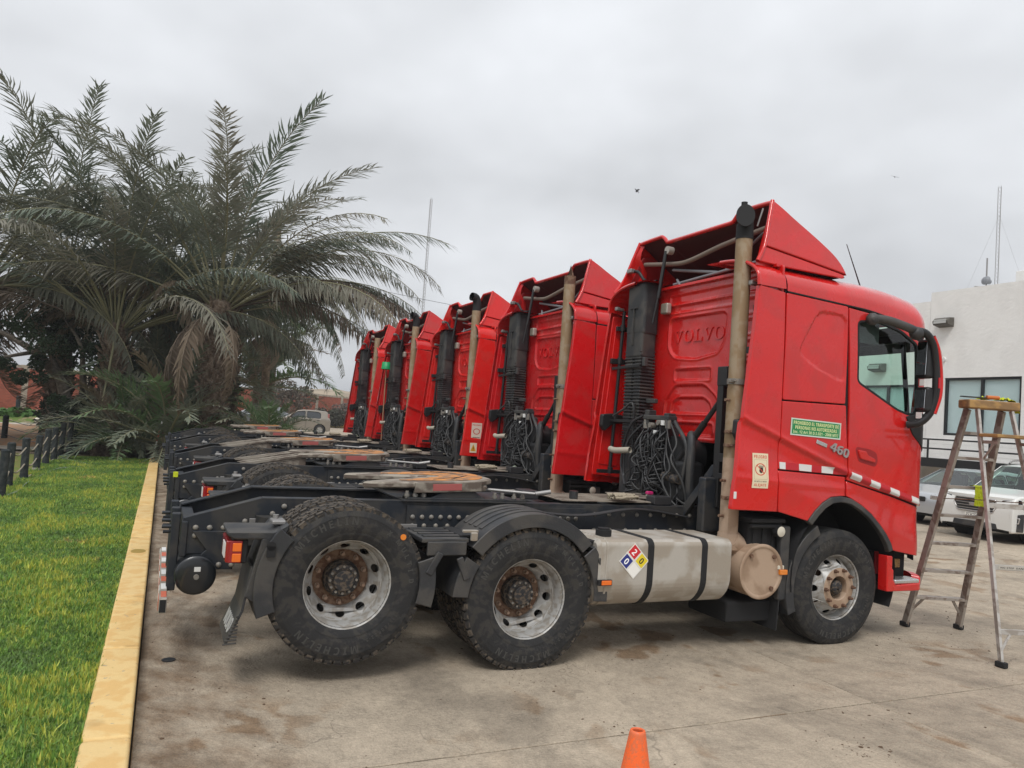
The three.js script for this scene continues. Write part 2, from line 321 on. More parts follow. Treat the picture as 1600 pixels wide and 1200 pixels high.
// ================================================================ THE SETTING
{ // ---- ground sheet, soil, yard
  const dSoil = dust([0.20, 0.155, 0.105], [0.31, 0.25, 0.18], 0.9, 7, 512, 0.12);
  const soilM = std({ map: dSoil, roughness: 0.95, bumpMap: bMid, bumpScale: 0.03 });
  const g = struct(mesh('ground', [new THREE.PlaneGeometry(2400, 2400).rotateX(-PI / 2).translate(0, -0.03, 0)], soilM));
  const conc = (edge) => tex(1024, 1, (u, v) => {
    const big = tn(u, v, 3, 4, 3), med = tn(u, v, 12, 4, 9), st = noise3(Math.cos(u * 2 * PI) * 1.6, Math.sin(u * 2 * PI) * 1.6 + v * 0, 40 + Math.sin(v * 2 * PI) * 9 + Math.cos(v * 2 * PI) * 5), fine = speck() - 0.5;
    let c = [0.375, 0.312, 0.236];
    let L = 1 + 0.22 * big + 0.20 * med + 0.17 * tn(u, v, 46, 3, 5) + 0.16 * tn(u, v, 120, 2, 15) + 0.06 * st + 0.34 * fine;
    const oil = smooth(0.10, 0.42, tn(u, v, 5, 5, 60)) * 0.24; L *= 1 - oil;
    L *= 1 - 0.42 * smooth(0.40, 0.50, tn(u, v, 22, 2, 200)) * smooth(-0.1, 0.3, big);
    L *= 1 - 0.38 * smooth(0.010, 0.0, Math.abs(tn(u, v, 4, 5, 120))) * smooth(0.05, 0.25, tn(u, v, 3, 2, 140));
    const soil = smooth(0.10, 0.34, tn(u, v, 11, 6, 80)) * smooth(-0.15, 0.2, tn(u, v, 3, 2, 90));
    c = c.map((q, i) => q * L * (1 - soil * 0.46 * [0.75, 1, 1.22][i]));
    if (edge) {
      const e = smooth(0.21, 0.02, u + 0.07 * tn(u, v, 14, 4, 33)), dark = clamp(e * (0.55 + 0.9 * tn(u, v, 22, 4, 70)));
      c = c.map((q, i) => q * (1 - dark * 0.62 * [0.85, 1, 1.12][i]));
    }
    return c;
  });
  const tY = conc(false); tY.repeat.set(1 / 7, 1 / 7);
  const tE = conc(true); tE.repeat.set(1 / 4.82, 1 / 7.3); tE.offset.set(5.78 / 4.82, 0);
  const bC = bumpy(40, 512, 0.9, 5);
  const yardM = std({ map: tY, roughness: 0.86, bumpMap: bC, bumpScale: 0.004 });
  const yardE = std({ map: tE, roughness: 0.86, bumpMap: bC, bumpScale: 0.005 });
  // poured slabs, a joint between each pair
  const yard = struct(group('concrete_yard'));
  const xs = [-5.785, -0.96, 3.9, 8.75, 13.6, 18.5], zs = [11.4, 6.9, 2.4, -2.1, -6.6, -11.1, -15.6, -20.1, -24.6, -29.1, -33.6];
  for (let i = 0; i + 1 < xs.length; i++) for (let j = 0; j + 1 < zs.length; j++) {
    const w = xs[i + 1] - xs[i] - 0.012, d = zs[j] - zs[j + 1] - 0.012, dy = -0.004 * ((i * 7 + j * 3) % 3) / 2;
    mesh('concrete_slab', [new RoundedBoxGeometry(w, 0.2, d, 1, 0.007).translate((xs[i] + xs[i + 1]) / 2, -0.1 + dy, (zs[j] + zs[j + 1]) / 2)], i ? yardM : yardE, yard);
  }
  stuff(mesh('far_yard_surface', [box(40, 0.19, 62, 14.2, -0.111, -64.7), box(40, 0.19, 50, 38.6, -0.113, -9)], yardM, yard));
  // joint filler under the slabs
  mesh('joint_bed', [box(24.4, 0.05, 45.2, 6.4, -0.05, -11.1)], std({ color: C(0.05, 0.042, 0.034), roughness: 0.95 }), yard);

  // ---- yellow painted kerb
  const kM = [0, 1, 2].map((k) => std({ map: tex(512, 0.7, (u, v) => {
    const n = clamp(0.5 + 1.2 * tn(u, v, 7 + k, 5, k * 9)), d = smooth(0.35, 0.9, n) * 0.4, chip = smooth(0.50, 0.58, tn(u, v, 22, 4, 30 + k * 11)) * 0.7, sc = smooth(0.26, 0.55, tn(u, v, 4, 4, 77 + k)) * 0.18, g = 1 + (speck() - 0.5) * 0.1;
    return [[0.70 + k * 0.02, 0.58, 0.30], [0.50 + k * 0.012, 0.42, 0.27], [0.225, 0.22, 0.22]].map(([p, w, q]) => ((p * (1 - d) + w * d * (p / 0.7)) * (1 - chip) + q * chip) * (1 - sc) * g);
  }), roughness: 0.75, bumpMap: bMid, bumpScale: 0.003 }));
  const kerb = struct(group('kerb'));
  for (let k = 0; k < 19; k++) {
    const L = 1.5, z = 8 - k * L;
    mesh('kerb_stone', [new RoundedBoxGeometry(0.226, 0.32, L - 0.012, 2, 0.02).translate(-5.901, -0.04 + (k % 3) * 0.0015, z - L / 2)], kM[k % 3], kerb);
  }
  mesh('paint_stain', [ext(roundPoly([[-0.07, -0.10], [0.02, -0.13], [0.08, -0.04], [0.06, 0.09], [-0.03, 0.12], [-0.08, 0.03]], 0.05), 0.003, 0.001).rotateX(-PI / 2).translate(-5.90, 0.1205, -3.05)], std({ color: C(0.36, 0.24, 0.05), roughness: 0.6 }), kerb);
  tag(inst('sealing_spot', new THREE.CylinderGeometry(0.045, 0.045, 0.006, 20).translate(-5.60, 0.004, 0.45), M.chassis, scene), 'small dark round disc lying on the concrete near the yellow kerb', 'disc');

  // ---- lawn
  const lawn = struct(mesh('lawn', [box(4.3, 0.1, 26, -8.17, 0.012, -4.6)], std({ map: dust([0.12, 0.17, 0.025], [0.22, 0.16, 0.06], 0.7, 9, 512, 0.6), roughness: 1 })));
  const r = mulberry(77), NB = 8, pos = [], idx = [];
  for (let b = 0; b < NB; b++) {
    const a = r() * 7, x = (r() - 0.5) * 0.03, z = (r() - 0.5) * 0.03, h = 0.035 + r() * 0.04, lean = 0.01 + r() * 0.035, w = 0.0022 + r() * 0.0014, o = pos.length / 3;
    const cx = Math.cos(a), sz = Math.sin(a), px = -sz * w, pz = cx * w;
    pos.push(x - px, 0, z - pz, x + px, 0, z + pz, x + cx * lean * 0.4 + px, h * 0.6, z + sz * lean * 0.4 + pz, x + cx * lean * 0.4 - px, h * 0.6, z + sz * lean * 0.4 - pz, x + cx * lean, h, z + sz * lean);
    idx.push(o, o + 1, o + 2, o, o + 2, o + 3, o + 3, o + 2, o + 4);
  }
  const gg = new THREE.BufferGeometry(); gg.setAttribute('position', new THREE.Float32BufferAttribute(pos, 3)); gg.setIndex(idx); gg.computeVertexNormals();
  const N = 200000, gr = new THREE.InstancedMesh(gg, phys({ color: C(1, 1, 1), roughness: 0.75, transmission: 0.35, thickness: 0 }), N);
  const m4 = new THREE.Matrix4(), q = new THREE.Quaternion(), col = new THREE.Color(); let n = 0;
  while (n < N) {
    const t = r(), z = 2.9 - 20.0 * Math.pow(t, 1.25), q0 = r(), x = -6.012 - (q0 < 0.68 ? r() * Math.min(2.3, 0.75 + (2.9 - z) * 0.17) : r() * 2.3);
    if (x < -8.2 + 0.25 * noise3(0, 0, z)) continue;
    const patch = noise3(x * 0.9, 5, z * 0.7) + 0.5 * noise3(x * 3, 2, z * 3), dry = smooth(0.75, 1.15, noise3(x * 0.7 + 9, 1, z * 0.9) + 0.4 * noise3(x * 4, 7, z * 4));
    if (dry > r() * 1.4) { if (r() < 0.7) continue; }
    const s = (0.5 + r() * r() * 0.95) * (r() < 0.04 ? 1.5 : 1);
    q.setFromEuler(new THREE.Euler((r() - 0.5) * 0.5, r() * 7, (r() - 0.5) * 0.5));
    m4.compose(V(x, 0.06, z), q, V(s * 1.15, s * (0.8 + 0.25 * patch), s * 1.15));
    gr.setMatrixAt(n, m4);
    const y = clamp(0.45 + 0.34 * patch + 0.2 * noise3(x * 9, 4, z * 9) + (r() - 0.5) * 0.9), b = 0.75 + r() * 0.5;
    col.setRGB((0.115 + 0.46 * y * y + 0.28 * dry) * b, (0.20 + 0.36 * y) * b, (0.032 + 0.05 * y + 0.08 * dry) * b); gr.setColorAt(n, col); n++;
  }
  gr.name = 'grass'; gr.castShadow = gr.receiveShadow = true; stuff(tag(gr, 'bright green mown grass between the yellow kerb and the rope fence', 'grass')); scene.add(gr);

  // ---- path, soil, far lawn beyond the fence
  const pathM = std({ map: dust([0.42, 0.38, 0.32], [0.26, 0.22, 0.17], 0.8, 6, 512, 0.3), roughness: 0.9 });
  const path = []; for (let k = 0; k < 16; k++) path.push([-24 + k * 1.3, -19.3 - 1.2 * Math.sin(k * 0.18)]);
  struct(mesh('path', [grid(30, 1, (u, v) => { const k = u * 15, a = path[Math.floor(Math.min(k, 14.99))], b = path[Math.floor(Math.min(k, 14.99)) + 1], t = k - Math.floor(Math.min(k, 14.99)); return V(a[0] + (b[0] - a[0]) * t, 0.03, a[1] + (b[1] - a[1]) * t + (v - 0.5) * -1.5); })], pathM));
  const mound = (name, x0, x1, z0, z1, h, mat, seed) => struct(mesh(name, [grid(40, 40, (u, v) => { const x = x0 + (x1 - x0) * u, z = z1 + (z0 - z1) * v, e = smooth(0, 0.2, u) * smooth(1, 0.8, u) * smooth(0, 0.2, v) * smooth(1, 0.8, v); return V(x, -0.05 + e * (h + h * 0.5 * fbm(x * 0.5, seed, z * 0.5, 4)), z); })], mat));
  mound('soil_bank', -22, -5.5, -33, -20.2, 0.30, std({ map: dust([0.34, 0.185, 0.095], [0.27, 0.19, 0.12], 0.8, 8, 512, 0.3), roughness: 1 }), 4);
  mound('far_path', -24, -4, -35.5, -32.2, 0.22, pathM, 8);
  const far = mound('far_lawn', -34, -2, -44, -34.5, 0.5, std({ map: dust([0.10, 0.15, 0.03], [0.25, 0.19, 0.11], 0.9, 9, 512, 0.25), roughness: 1 }), 12);
  // low leafy ground cover on the far lawn
  const rc = mulberry(3), tufts = [];
  for (let k = 0; k < 900; k++) { const a = rc() * 7, d = Math.sqrt(rc()), x = -12.3 + Math.cos(a) * d * 2.0, z = -37.6 + Math.sin(a) * d * 1.6, s = 0.10 + rc() * 0.12; tufts.push(new THREE.PlaneGeometry(s, s * 1.6).rotateX((rc() - 0.5) * 2).rotateY(rc() * 7).translate(x, 0.45 + rc() * 0.35 * (1 - d), z)); }
  stuff(tag(mesh('ground_cover', tufts, std({ color: C(0.055, 0.13, 0.022), roughness: 0.8 })), 'low bright green ground cover growing on the far lawn', 'ground cover'));
  // far yellow kerb along the wall road
  const k2 = std({ map: dust([0.62, 0.40, 0.03], [0.4, 0.3, 0.1], 0.6, 8, 256, 0.5), roughness: 0.7 });
  const fk = struct(group('far_kerb'));
  const A = V(-17.5, 0, -43.5), B = V(22, 0, -81);
  for (let k = 0; k < 18; k++) { const a = A.clone().lerp(B, k / 18), b = A.clone().lerp(B, (k + 0.985) / 18); mesh('kerb_stone', [bar([a.x, 0.2, a.z], [b.x, 0.2, b.z], 0.35, 0.42)], k2, fk); }
}
{ // ---- scattered soil crumbs and dry leaves on the yard
  const r = mulberry(9), L = [];
  const crumb = (x, z, s) => { const g = new THREE.IcosahedronGeometry(s, 0); g.scale(1 + r() * 0.8, 0.35 + r() * 0.2, 1 + r() * 0.8).rotateY(r() * 7).translate(x, s * 0.2, z); L.push(g); };
  for (const [cx, cz, n, sp] of [[-1.75, 2.95, 60, 0.12], [-1.3, 2.6, 26, 0.25], [-3.3, 1.4, 40, 0.12], [-3.05, 2.3, 30, 0.1], [-2.2, 0.6, 60, 0.5], [0.9, 1.3, 70, 0.5], [-2.6, 1.0, 50, 0.6], [1.9, 0.6, 50, 0.5], [-5.5, 1.0, 120, 0.5], [-5.5, -1, 160, 0.6]])
    for (let k = 0; k < n; k++) { const a = r() * 7, d = Math.sqrt(-2 * Math.log(1 - r() * 0.98)) * sp; const x = cx + Math.cos(a) * d, z = cz + Math.sin(a) * d; if (x > -5.75) crumb(x, z, 0.002 + r() * r() * r() * 0.010); }
  for (let k = 0; k < 160; k++) crumb(-5.6 + r() * 9, -1 + r() * 4.4, 0.0025 + r() * r() * 0.005);
  stuff(tag(mesh('soil_crumbs', L, std({ color: C(0.10, 0.062, 0.036), roughness: 0.95 })), 'crumbs of brown soil scattered over the concrete yard', 'soil'));
}
{ // ---- white office building on the right
  const wallM = std({ map: (() => { const t = dust([0.84, 0.83, 0.80], [0.77, 0.76, 0.73], 0.5, 5, 512, 0.15); t.repeat.set(0.25, 0.12); return t; })(), roughness: 0.85, bumpMap: bMid, bumpScale: 0.003 });
  const b = tag(group('office_building'), 'cream white flat roofed building with black framed windows behind the ladder', 'building');
  const X = 18.5, hole = (z0, z1, y0, y1) => [[z0, y0], [z0, y1], [z1, y1], [z1, y0]];
  const fac = (z0, z1, h, hs) => ext([[z0, 0], [z1, 0], [z1, h], [z0, h]], 0.3, 0, hs.map((q) => hole(...q))).rotateY(-PI / 2);
  const wins = [[-11.13, -8.55, 2.4, 4.36], [-8.1, -5.5, 2.4, 4.36], [-5.05, -2.5, 2.4, 4.36]], winsL = [[-14.6, -12.2, 2.5, 4.15], [-17.4, -15.2, 2.5, 4.15], [-21, -19, 2.5, 4.15]];
  mesh('wall', [fac(-11.76, 14, 7.4, wins).translate(X + 0.3, 0, 0), box(0.3, 7.4, 25.7, X + 10, 3.7, 1.12), box(9.5, 7.4, 0.3, X + 5.06, 3.7, 13.8), box(9.4, 0.25, 25.2, X + 5.06, 6.7, 1.1)], wallM, b);
  mesh('lower_wing', [fac(-36, -11.78, 7.1, winsL).translate(X + 0.32, 0, 0), box(0.3, 7, 24, X + 10, 3.5, -23.8), box(9.4, 7, 0.3, X + 5.1, 3.5, -35.7), box(9.4, 0.25, 23.7, X + 5.1, 6.4, -23.7)], wallM, b);
  mesh('parapet_block', [rbox(3, 0.7, 4.2, X + 2.2, 7.55, -7.2, 0.02)], wallM, b);
  const frameM = std({ color: C(0.012, 0.013, 0.015), roughness: 0.4 }), blind = std({ color: C(0.86, 0.88, 0.88), roughness: 0.7 }), pane = phys({ color: C(0.9, 0.95, 0.95), transmission: 1, thickness: 0, roughness: 0.03 });
  for (const [z0, z1, y0, y1] of [...wins, ...winsL]) {
    const w = group('window', b), zm = (z0 + z1) / 2, ym = (y0 + y1) / 2, f = 0.08;
    mesh('frame', [...[z0 + f / 2, zm, z1 - f / 2].map((z) => box(0.12, y1 - y0, f, X + 0.1, ym, z)), ...[y0 + f / 2, y1 - f / 2].map((y) => box(0.116, f, z1 - z0, X + 0.1, y, zm))], frameM, w);
    for (const s of [-1, 1]) mesh('pane', [box(0.008, y1 - y0 - 2 * f, (z1 - z0) / 2 - 1.5 * f, X + 0.1, ym, zm + s * ((z1 - z0) / 4 - f / 4))], pane, w);
    mesh('blind', [box(0.01, y1 - y0, z1 - z0, X + 0.135, ym, zm)], blind, w);
  }
  for (let k = 0; k < 4; k++) mesh('siding_board', [rbox(0.025, 0.165, 25.6, X - 0.0135, 1.66 + k * 0.17, 1.1, 0.004)], wallM, b);
  const deck = tag(group('raised_walkway'), 'raised walkway with dark edge beam and thin black railing along the white building', 'walkway');
  mesh('deck', [box(2.0, 0.12, 42, 17.44, 1.53, -9)], std({ color: C(0.25, 0.24, 0.22), roughness: 0.9 }), deck);
  mesh('edge_beam', [box(0.08, 0.28, 42, 16.4, 1.47, -9)], frameM, deck);
  for (let k = 0; k < 13; k++) mesh('support_post', [box(0.12, 1.46, 0.12, 16.6, 0.73, -29 + k * 3.3)], frameM, deck);
  for (const y of [2.2, 1.91]) mesh('rail', [rod([16.4, y, -30], [16.4, y, 12], 0.026, 8)], frameM, deck);
  for (let k = 0; k < 22; k++) mesh('railing_post', [box(0.045, 0.6, 0.045, 16.4, 1.9, -29.9 + k * 1.98)], frameM, deck);
  const flood = (z, y, label) => { const f = tag(group('wall_floodlight'), label, 'floodlight', null); f.position.set(X, y, z);
    mesh('housing', [ext([[0, -0.16], [-0.32, -0.10], [-0.36, 0.02], [-0.24, 0.14], [0, 0.16]], 0.56, 0.01).translate(0, 0, -0.28)], std({ color: C(0.10, 0.09, 0.075), roughness: 0.6 }), f);
    mesh('lens', [box(0.012, 0.14, 0.46, -0.352, -0.035, 0).rotateZ(-0.12)], std({ color: C(0.42, 0.42, 0.40), roughness: 0.3 }), f); return f; };
  flood(-11.15, 6.28, 'dark wall floodlight on the white wall above the window by the ladder');
  flood(-13.75, 4.8, 'dark wall floodlight seen through the side window of the nearest truck cab');
  const cam = tag(group('security_camera'), 'small white security camera on a bracket on the building wall', 'camera'); cam.position.set(X, 5.12, -11.2);
  mesh('body', [rbox(0.42, 0.12, 0.13, -0.32, 0.06, -0.12, 0.02).rotateY(0.35).rotateZ(-0.35)], M.cream, cam);
  mesh('bracket', [rod([0, -0.12, 0], [-0.2, -0.02, -0.05], 0.03), cylX(0.09, 0.06, -0.03, -0.12, 0, 16)], M.white, cam);
  const dish = tag(group('roof_antenna'), 'short antenna post with small round dish on the building roof', 'antenna'); dish.position.set(19.4, 6.8, -10.4);
  mesh('post', [rod([0, 0, 0], [0, 1.75, 0], 0.025)], M.steel, dish);
  mesh('dish', [new THREE.SphereGeometry(0.17, 16, 8, 0, 2 * PI, 0, 1.2).rotateZ(1.3).translate(0.0, 0.95, 0.02), cylX(0.09, 0.16, 0.07, 0.95, 0, 12)], std({ color: C(0.22, 0.23, 0.25), roughness: 0.5 }), dish);
  mesh('arm', [rod([0, 0.75, 0], [-0.25, 0.77, -0.25], 0.02)], M.steel, dish);
}
{ // ---- guyed lattice masts far off
  const mast = (name, label, x, z, h, w, lev) => {
    const m = tag(group(name), label, 'mast'); m.position.set(x, 0, z);
    const legs = [], br = [], c = [0, 1, 2].map((k) => [Math.cos(k * 2.094) * w, Math.sin(k * 2.094) * w]);
    c.forEach((p, k) => { legs.push(rod([p[0], 0, p[1]], [p[0], h, p[1]], w * 0.16, 5)); const q = c[(k + 1) % 3]; for (let y = 0; y < h; y += w * 2.4) br.push(rod([p[0], y, p[1]], [q[0], y + w * 2.4, q[1]], w * 0.06, 4)); });
    mesh('mast_legs', legs, M.steel, m); stuff(mesh('bracing', br, M.steel, m));
    const g = []; for (const f of lev) for (let k = 0; k < 3; k++) { const a = k * 2.094 + 0.4; mesh('guy_wire', [rod([0, h * f, 0], [Math.cos(a) * h * 0.36, 0, Math.sin(a) * h * 0.36], 0.006, 4)], M.steel, m); }
    return m;
  };
  mast('guyed_mast', 'tall thin guyed lattice mast behind the white building', 67.7, -41.4, 28.4, 0.17, [0.9, 0.6]);
  mast('radio_mast', 'slender lattice mast standing between the palm and the red cabs', 24.0, -88.8, 30.4, 0.17, []);
}
{ // ---- far brick boundary wall: concrete columns, brick panels, coping
  const brickT = tex(512, 1, (u, v) => { const row = Math.floor(v * 40), uu = (u * 16 + (row % 2) * 0.5) % 1, vv = (v * 40) % 1, k = Math.floor(u * 16 + (row % 2) * 0.5), h = noise3(k * 3.1, row * 1.7, 2); const mo = uu < 0.06 || vv < 0.16; const n = 1 + 0.22 * h + 0.12 * tn(u, v, 6, 4, 50); return mo ? [0.30 * n, 0.15 * n, 0.10 * n] : [0.38 * n, 0.095 * n, 0.055 * n]; });
  brickT.repeat.set(1 / 4, 1 / 3.4);
  const brickM = std({ map: brickT, roughness: 0.9 }), colM = std({ map: dust([0.46, 0.40, 0.32], [0.33, 0.28, 0.22], 0.8, 6, 256, 0.4), roughness: 0.9 });
  const w = tag(group('brick_wall'), 'long red brick boundary wall with pale concrete columns far behind the palms', 'wall');
  const A = V(-17, 0, -46.5), B = V(20.5, 0, -83), n = 12, ang = Math.atan2(-(B.z - A.z), B.x - A.x), L = A.distanceTo(B) / n;
  w.position.copy(A); w.rotation.y = ang;
  for (let k = -4; k < n + 2; k++) {
    mesh('brick_panel', [box(L - 0.34, 2.75, 0.16, (k + 0.5) * L, 1.65, 0)], brickM, w);
    mesh('column', [box(0.36, 3.25, 0.3, k * L, 1.6, 0)], colM, w);
    mesh('footing', [box(L - 0.35, 0.7, 0.2, (k + 0.5) * L, 0.12, 0)], colM, w);
    mesh('coping', [box(L - 0.37, 0.16, 0.24, (k + 0.5) * L, 3.12, 0)], colM, w);
  }
  // dry slope beyond the wall
  struct(mesh('dry_hillside', [grid(60, 14, (u, v) => { const x = -10 + u * 130, z = -96 - v * 70, h = 5.2 * smooth(0, 0.45, v) * smooth(0, 0.25, u) * smooth(1.0, 0.5, u) + 0.9 * fbm(x * 0.06, 2, z * 0.06, 4) * smooth(0, 0.3, v); return V(x, h - 0.1, z); })], std({ map: dust([0.36, 0.29, 0.21], [0.26, 0.21, 0.15], 0.9, 6, 512, 0.03), roughness: 1 })));
}
{ // ---- three power lines and a wooden pole
  const wireM = std({ color: C(0.05, 0.05, 0.055), roughness: 0.6 });
  [[14.4, 13.7], [12.35, 11.4], [10.4, 9.5]].forEach(([y0, y1], k) => tag(mesh('power_line', [tube([[-2, y0 + 0.4, -62], [10, (y0 + y1) / 2 - 0.15, -66], [26, y1 + 0.2, -72]], 0.022, 20, 5)], wireM), ['topmost of the three thin power lines left of the red cabs', 'middle one of the three thin power lines left of the cabs', 'lowest of the three thin power lines left of the red cabs'][k], 'power line'));
  const p = tag(group('utility_pole'), 'brown wooden utility pole rising between the palms and the parked cars', 'pole'); p.position.set(-1.77, 0, -29.1);
  mesh('shaft', [cylY(0.19, 10.4, 0, 5.2, 0, 16, 0.15)], std({ map: dust([0.22, 0.165, 0.115], [0.11, 0.08, 0.055], 0.8, 9, 256, 0.6), roughness: 0.9, bumpMap: bMid, bumpScale: 0.01 }), p);
}

// ================================================================ TRUCKS
const RX = -3.166, LX = -4.548, LIFT = 0.143, AY = 0.515;
const arcPts = (cx, cy, r, a0, a1, n) => Array.from({ length: n + 1 }, (_, k) => { const a = (a0 + (a1 - a0) * k / n) * D2R; return [cx + Math.cos(a) * r, cy + Math.sin(a) * r]; });
// lettering set round a circle of radius R on a face at depth z, first letter at angle a0 (degrees), running clockwise
function ringText(str, R, size, a0, z, depth = 0.004, gap = 1.22) {
  const out = []; let a = a0 * D2R;
  for (const ch of str) {
    if (ch !== ' ') { const g = text3(ch, size, depth); g.computeBoundingBox(); const w = g.boundingBox.max.x - g.boundingBox.min.x; const st = (w * 0.5 + size * 0.16) * gap / R; a -= st; out.push(g.translate(0, R, z).rotateZ(a - PI / 2)); a -= st; } else a -= size * 0.7 / R;
  }
  return out;
}
function makeWheel(kind, parent) {
  const w = group('wheel', parent);
  const side = [[0.288, 0.112], [0.296, 0.126], [0.312, 0.136], [0.34, 0.147], [0.352, 0.150], [0.356, 0.147], [0.362, 0.152], [0.40, 0.159], [0.44, 0.158], [0.462, 0.1545], [0.466, 0.158], [0.472, 0.153], [0.492, 0.147], [0.508, 0.139], [0.518, 0.130]];
  const tread = kind === 'front'
    ? [[0.530, 0.122], [0.532, 0.085], [0.520, 0.082], [0.520, 0.073], [0.532, 0.070], [0.533, 0.032], [0.520, 0.029], [0.520, 0.020], [0.533, 0.017], [0.533, -0.017], [0.520, -0.020], [0.520, -0.029], [0.533, -0.032], [0.532, -0.070], [0.520, -0.073], [0.520, -0.082], [0.532, -0.085], [0.530, -0.122]]
    : [[0.516, 0.12], [0.517, 0], [0.516, -0.12]];
  const prof = [...side.map((p) => [p[0], -p[1]]), ...tread.slice().reverse(), ...side.slice().reverse()];
  const ty = group('tyre', w);
  inst('casing', boxUV(prep(latheZ(prof, 72))), M.rubber, ty);
  if (kind !== 'front') {
    const L = [], n = 50;
    for (let k = 0; k < n; k++) for (let c = 0; c < 5; c++) {
      const a = (k + (c % 2) * 0.5 + (c === 2 ? 0.25 : 0)) / n * 2 * PI, z = (c - 2) * 0.0525, sh = c === 0 || c === 4;
      const g = new THREE.BoxGeometry(0.019, sh ? 0.050 : 0.053, sh ? 0.050 : 0.043);
      if (!sh) g.rotateX((k % 2 ? 1 : -1) * 0.22);
      L.push(g.translate(0.524 - (sh ? 0.003 : 0), 0, z + Math.sign(c - 2) * (sh ? 0.006 : 0)).rotateZ(a));
      if (sh) L.push(new THREE.BoxGeometry(0.03, 0.046, 0.012).translate(0.503, 0, z + Math.sign(c - 2) * 0.031).rotateZ(a));
    }
    stuff(inst('tread_blocks', join(L), M.tread, ty));
  }
  if (kind !== 'inner') inst('sidewall_lettering', join([...ringText('MICHELIN', 0.435, 0.050, 148, 0.1555), ...ringText('X MULTI D', 0.435, 0.036, 58, 0.1555, 0.004, 1.5), ...ringText('315/80R22.5', 0.40, 0.022, 330, 0.1575), ...ringText('MICHELIN', 0.435, 0.050, 285, 0.1555)]), M.tyreText, ty);
  // rim: lip, barrel, conical disc with hand holes, mounting face
  const holesRing = (r0, z0, r1, z1, rh, hw, hh, n = 10) => {
    const s = new THREE.Shape(); s.absarc(0, 0, r1, 0, 2 * PI, false); const i = new THREE.Path(); i.absarc(0, 0, r0, 0, 2 * PI, true); s.holes.push(i);
    for (let k = 0; k < n; k++) { const a = (k + 0.5) / n * 2 * PI, p = new THREE.Path(); p.absellipse(Math.cos(a) * rh, Math.sin(a) * rh, hh, hw, 0, 2 * PI, true, a); s.holes.push(p); }
    const g = new THREE.ExtrudeGeometry(s, { depth: 0.01, bevelEnabled: false, curveSegments: 22 }); const P = g.attributes.position;
    for (let k = 0; k < P.count; k++) { const r = Math.hypot(P.getX(k), P.getY(k)); P.setZ(k, P.getZ(k) + z0 + (z1 - z0) * clamp((r - r0) / (r1 - r0))); }
    g.computeVertexNormals(); return g;
  };
  const lip = [[0.292, 0.108], [0.301, 0.119], [0.304, 0.124], [0.302, 0.1285], [0.297, 0.128], [0.291, 0.119], [0.287, 0.105], [0.281, 0.098], [0.278, 0.085], [0.272, 0.06], [0.268, 0.02]];
  const nutSet = (R, z, len, mat, n = 10) => { const g = join([cylZ(0.018, 0.014, 0, 0, 0.007, 8), cylZ(0.0125, len, 0, 0, len / 2, 6)]); for (let k = 0; k < n; k++) { const a = (k + 0.5) / n * 2 * PI; inst('wheel_nut', g, mat, w).position.set(Math.cos(a) * R, Math.sin(a) * R, z); } };
  if (kind === 'front') {
    inst('rim', join([latheZ([...lip, [0.270, 0.0]], 64), holesRing(0.186, 0.150, 0.270, 0.03, 0.234, 0.030, 0.021), latheZ([[0.19, 0.156], [0.186, 0.160]], 48)]), M.rim, w);
    inst('hub_face', join([latheZ([[0.188, 0.157], [0.182, 0.163], [0.112, 0.163], [0.108, 0.150], [0.100, 0.06]], 48)]), M.tan, w);
    nutSet(0.1675, 0.163, 0.038, M.rust);
    inst('hub', join([latheZ([[0.104, 0.06], [0.09, 0.09], [0.07, 0.10], [0.066, 0.145], [0.045, 0.16], [0.001, 0.163]], 10), cylZ(0.02, 0.02, 0, 0, 0.17, 8)]), M.hub, w);
  } else {
    inst('rim', join([latheZ([...lip, [0.266, -0.01]], 64), holesRing(0.20, -0.115, 0.268, -0.005, 0.236, 0.032, 0.020), latheZ([[0.204, -0.100], [0.200, -0.112], [0.197, -0.118]], 48), latheZ([[0.302, -0.12], [0.27, -0.11], [0.266, 0]], 40)]), M.rim, w);
    if (kind === 'rear') {
      inst('hub_face', join([latheZ([[0.199, -0.118], [0.195, -0.121], [0.125, -0.121], [0.125, -0.14]], 48)]), M.rust, w);
      nutSet(0.1675, -0.121, 0.045, M.nut);
      inst('hub', join([latheZ([[0.128, -0.125], [0.128, -0.075], [0.122, -0.065], [0.112, -0.06], [0.106, -0.03], [0.104, -0.022], [0.082, -0.022], [0.074, -0.014], [0.072, 0.008], [0.066, 0.014], [0.001, 0.015]], 32), cylZ(0.008, 0.01, 0, 0, 0.018, 8)]), M.hub, w);
      inst('hub_bolts', join(Array.from({ length: 12 }, (_, k) => cylZ(0.0095, 0.014, Math.cos(k * PI / 6) * 0.092, Math.sin(k * PI / 6) * 0.092, -0.018, 6))), M.bolt, w);
    }
  }
  return w;
}
const wheelProto = {};
function wheel(kind, parent, x, y, z, face, roll = 0) {
  if (!wheelProto[kind]) { const holder = new THREE.Group(); wheelProto[kind] = makeWheel(kind, holder); }
  const w = wheelProto[kind].clone(); parent.add(w); w.position.set(x, y, z); w.rotation.set(0, face > 0 ? 0 : PI, 0); w.rotateZ(roll); return w;
}
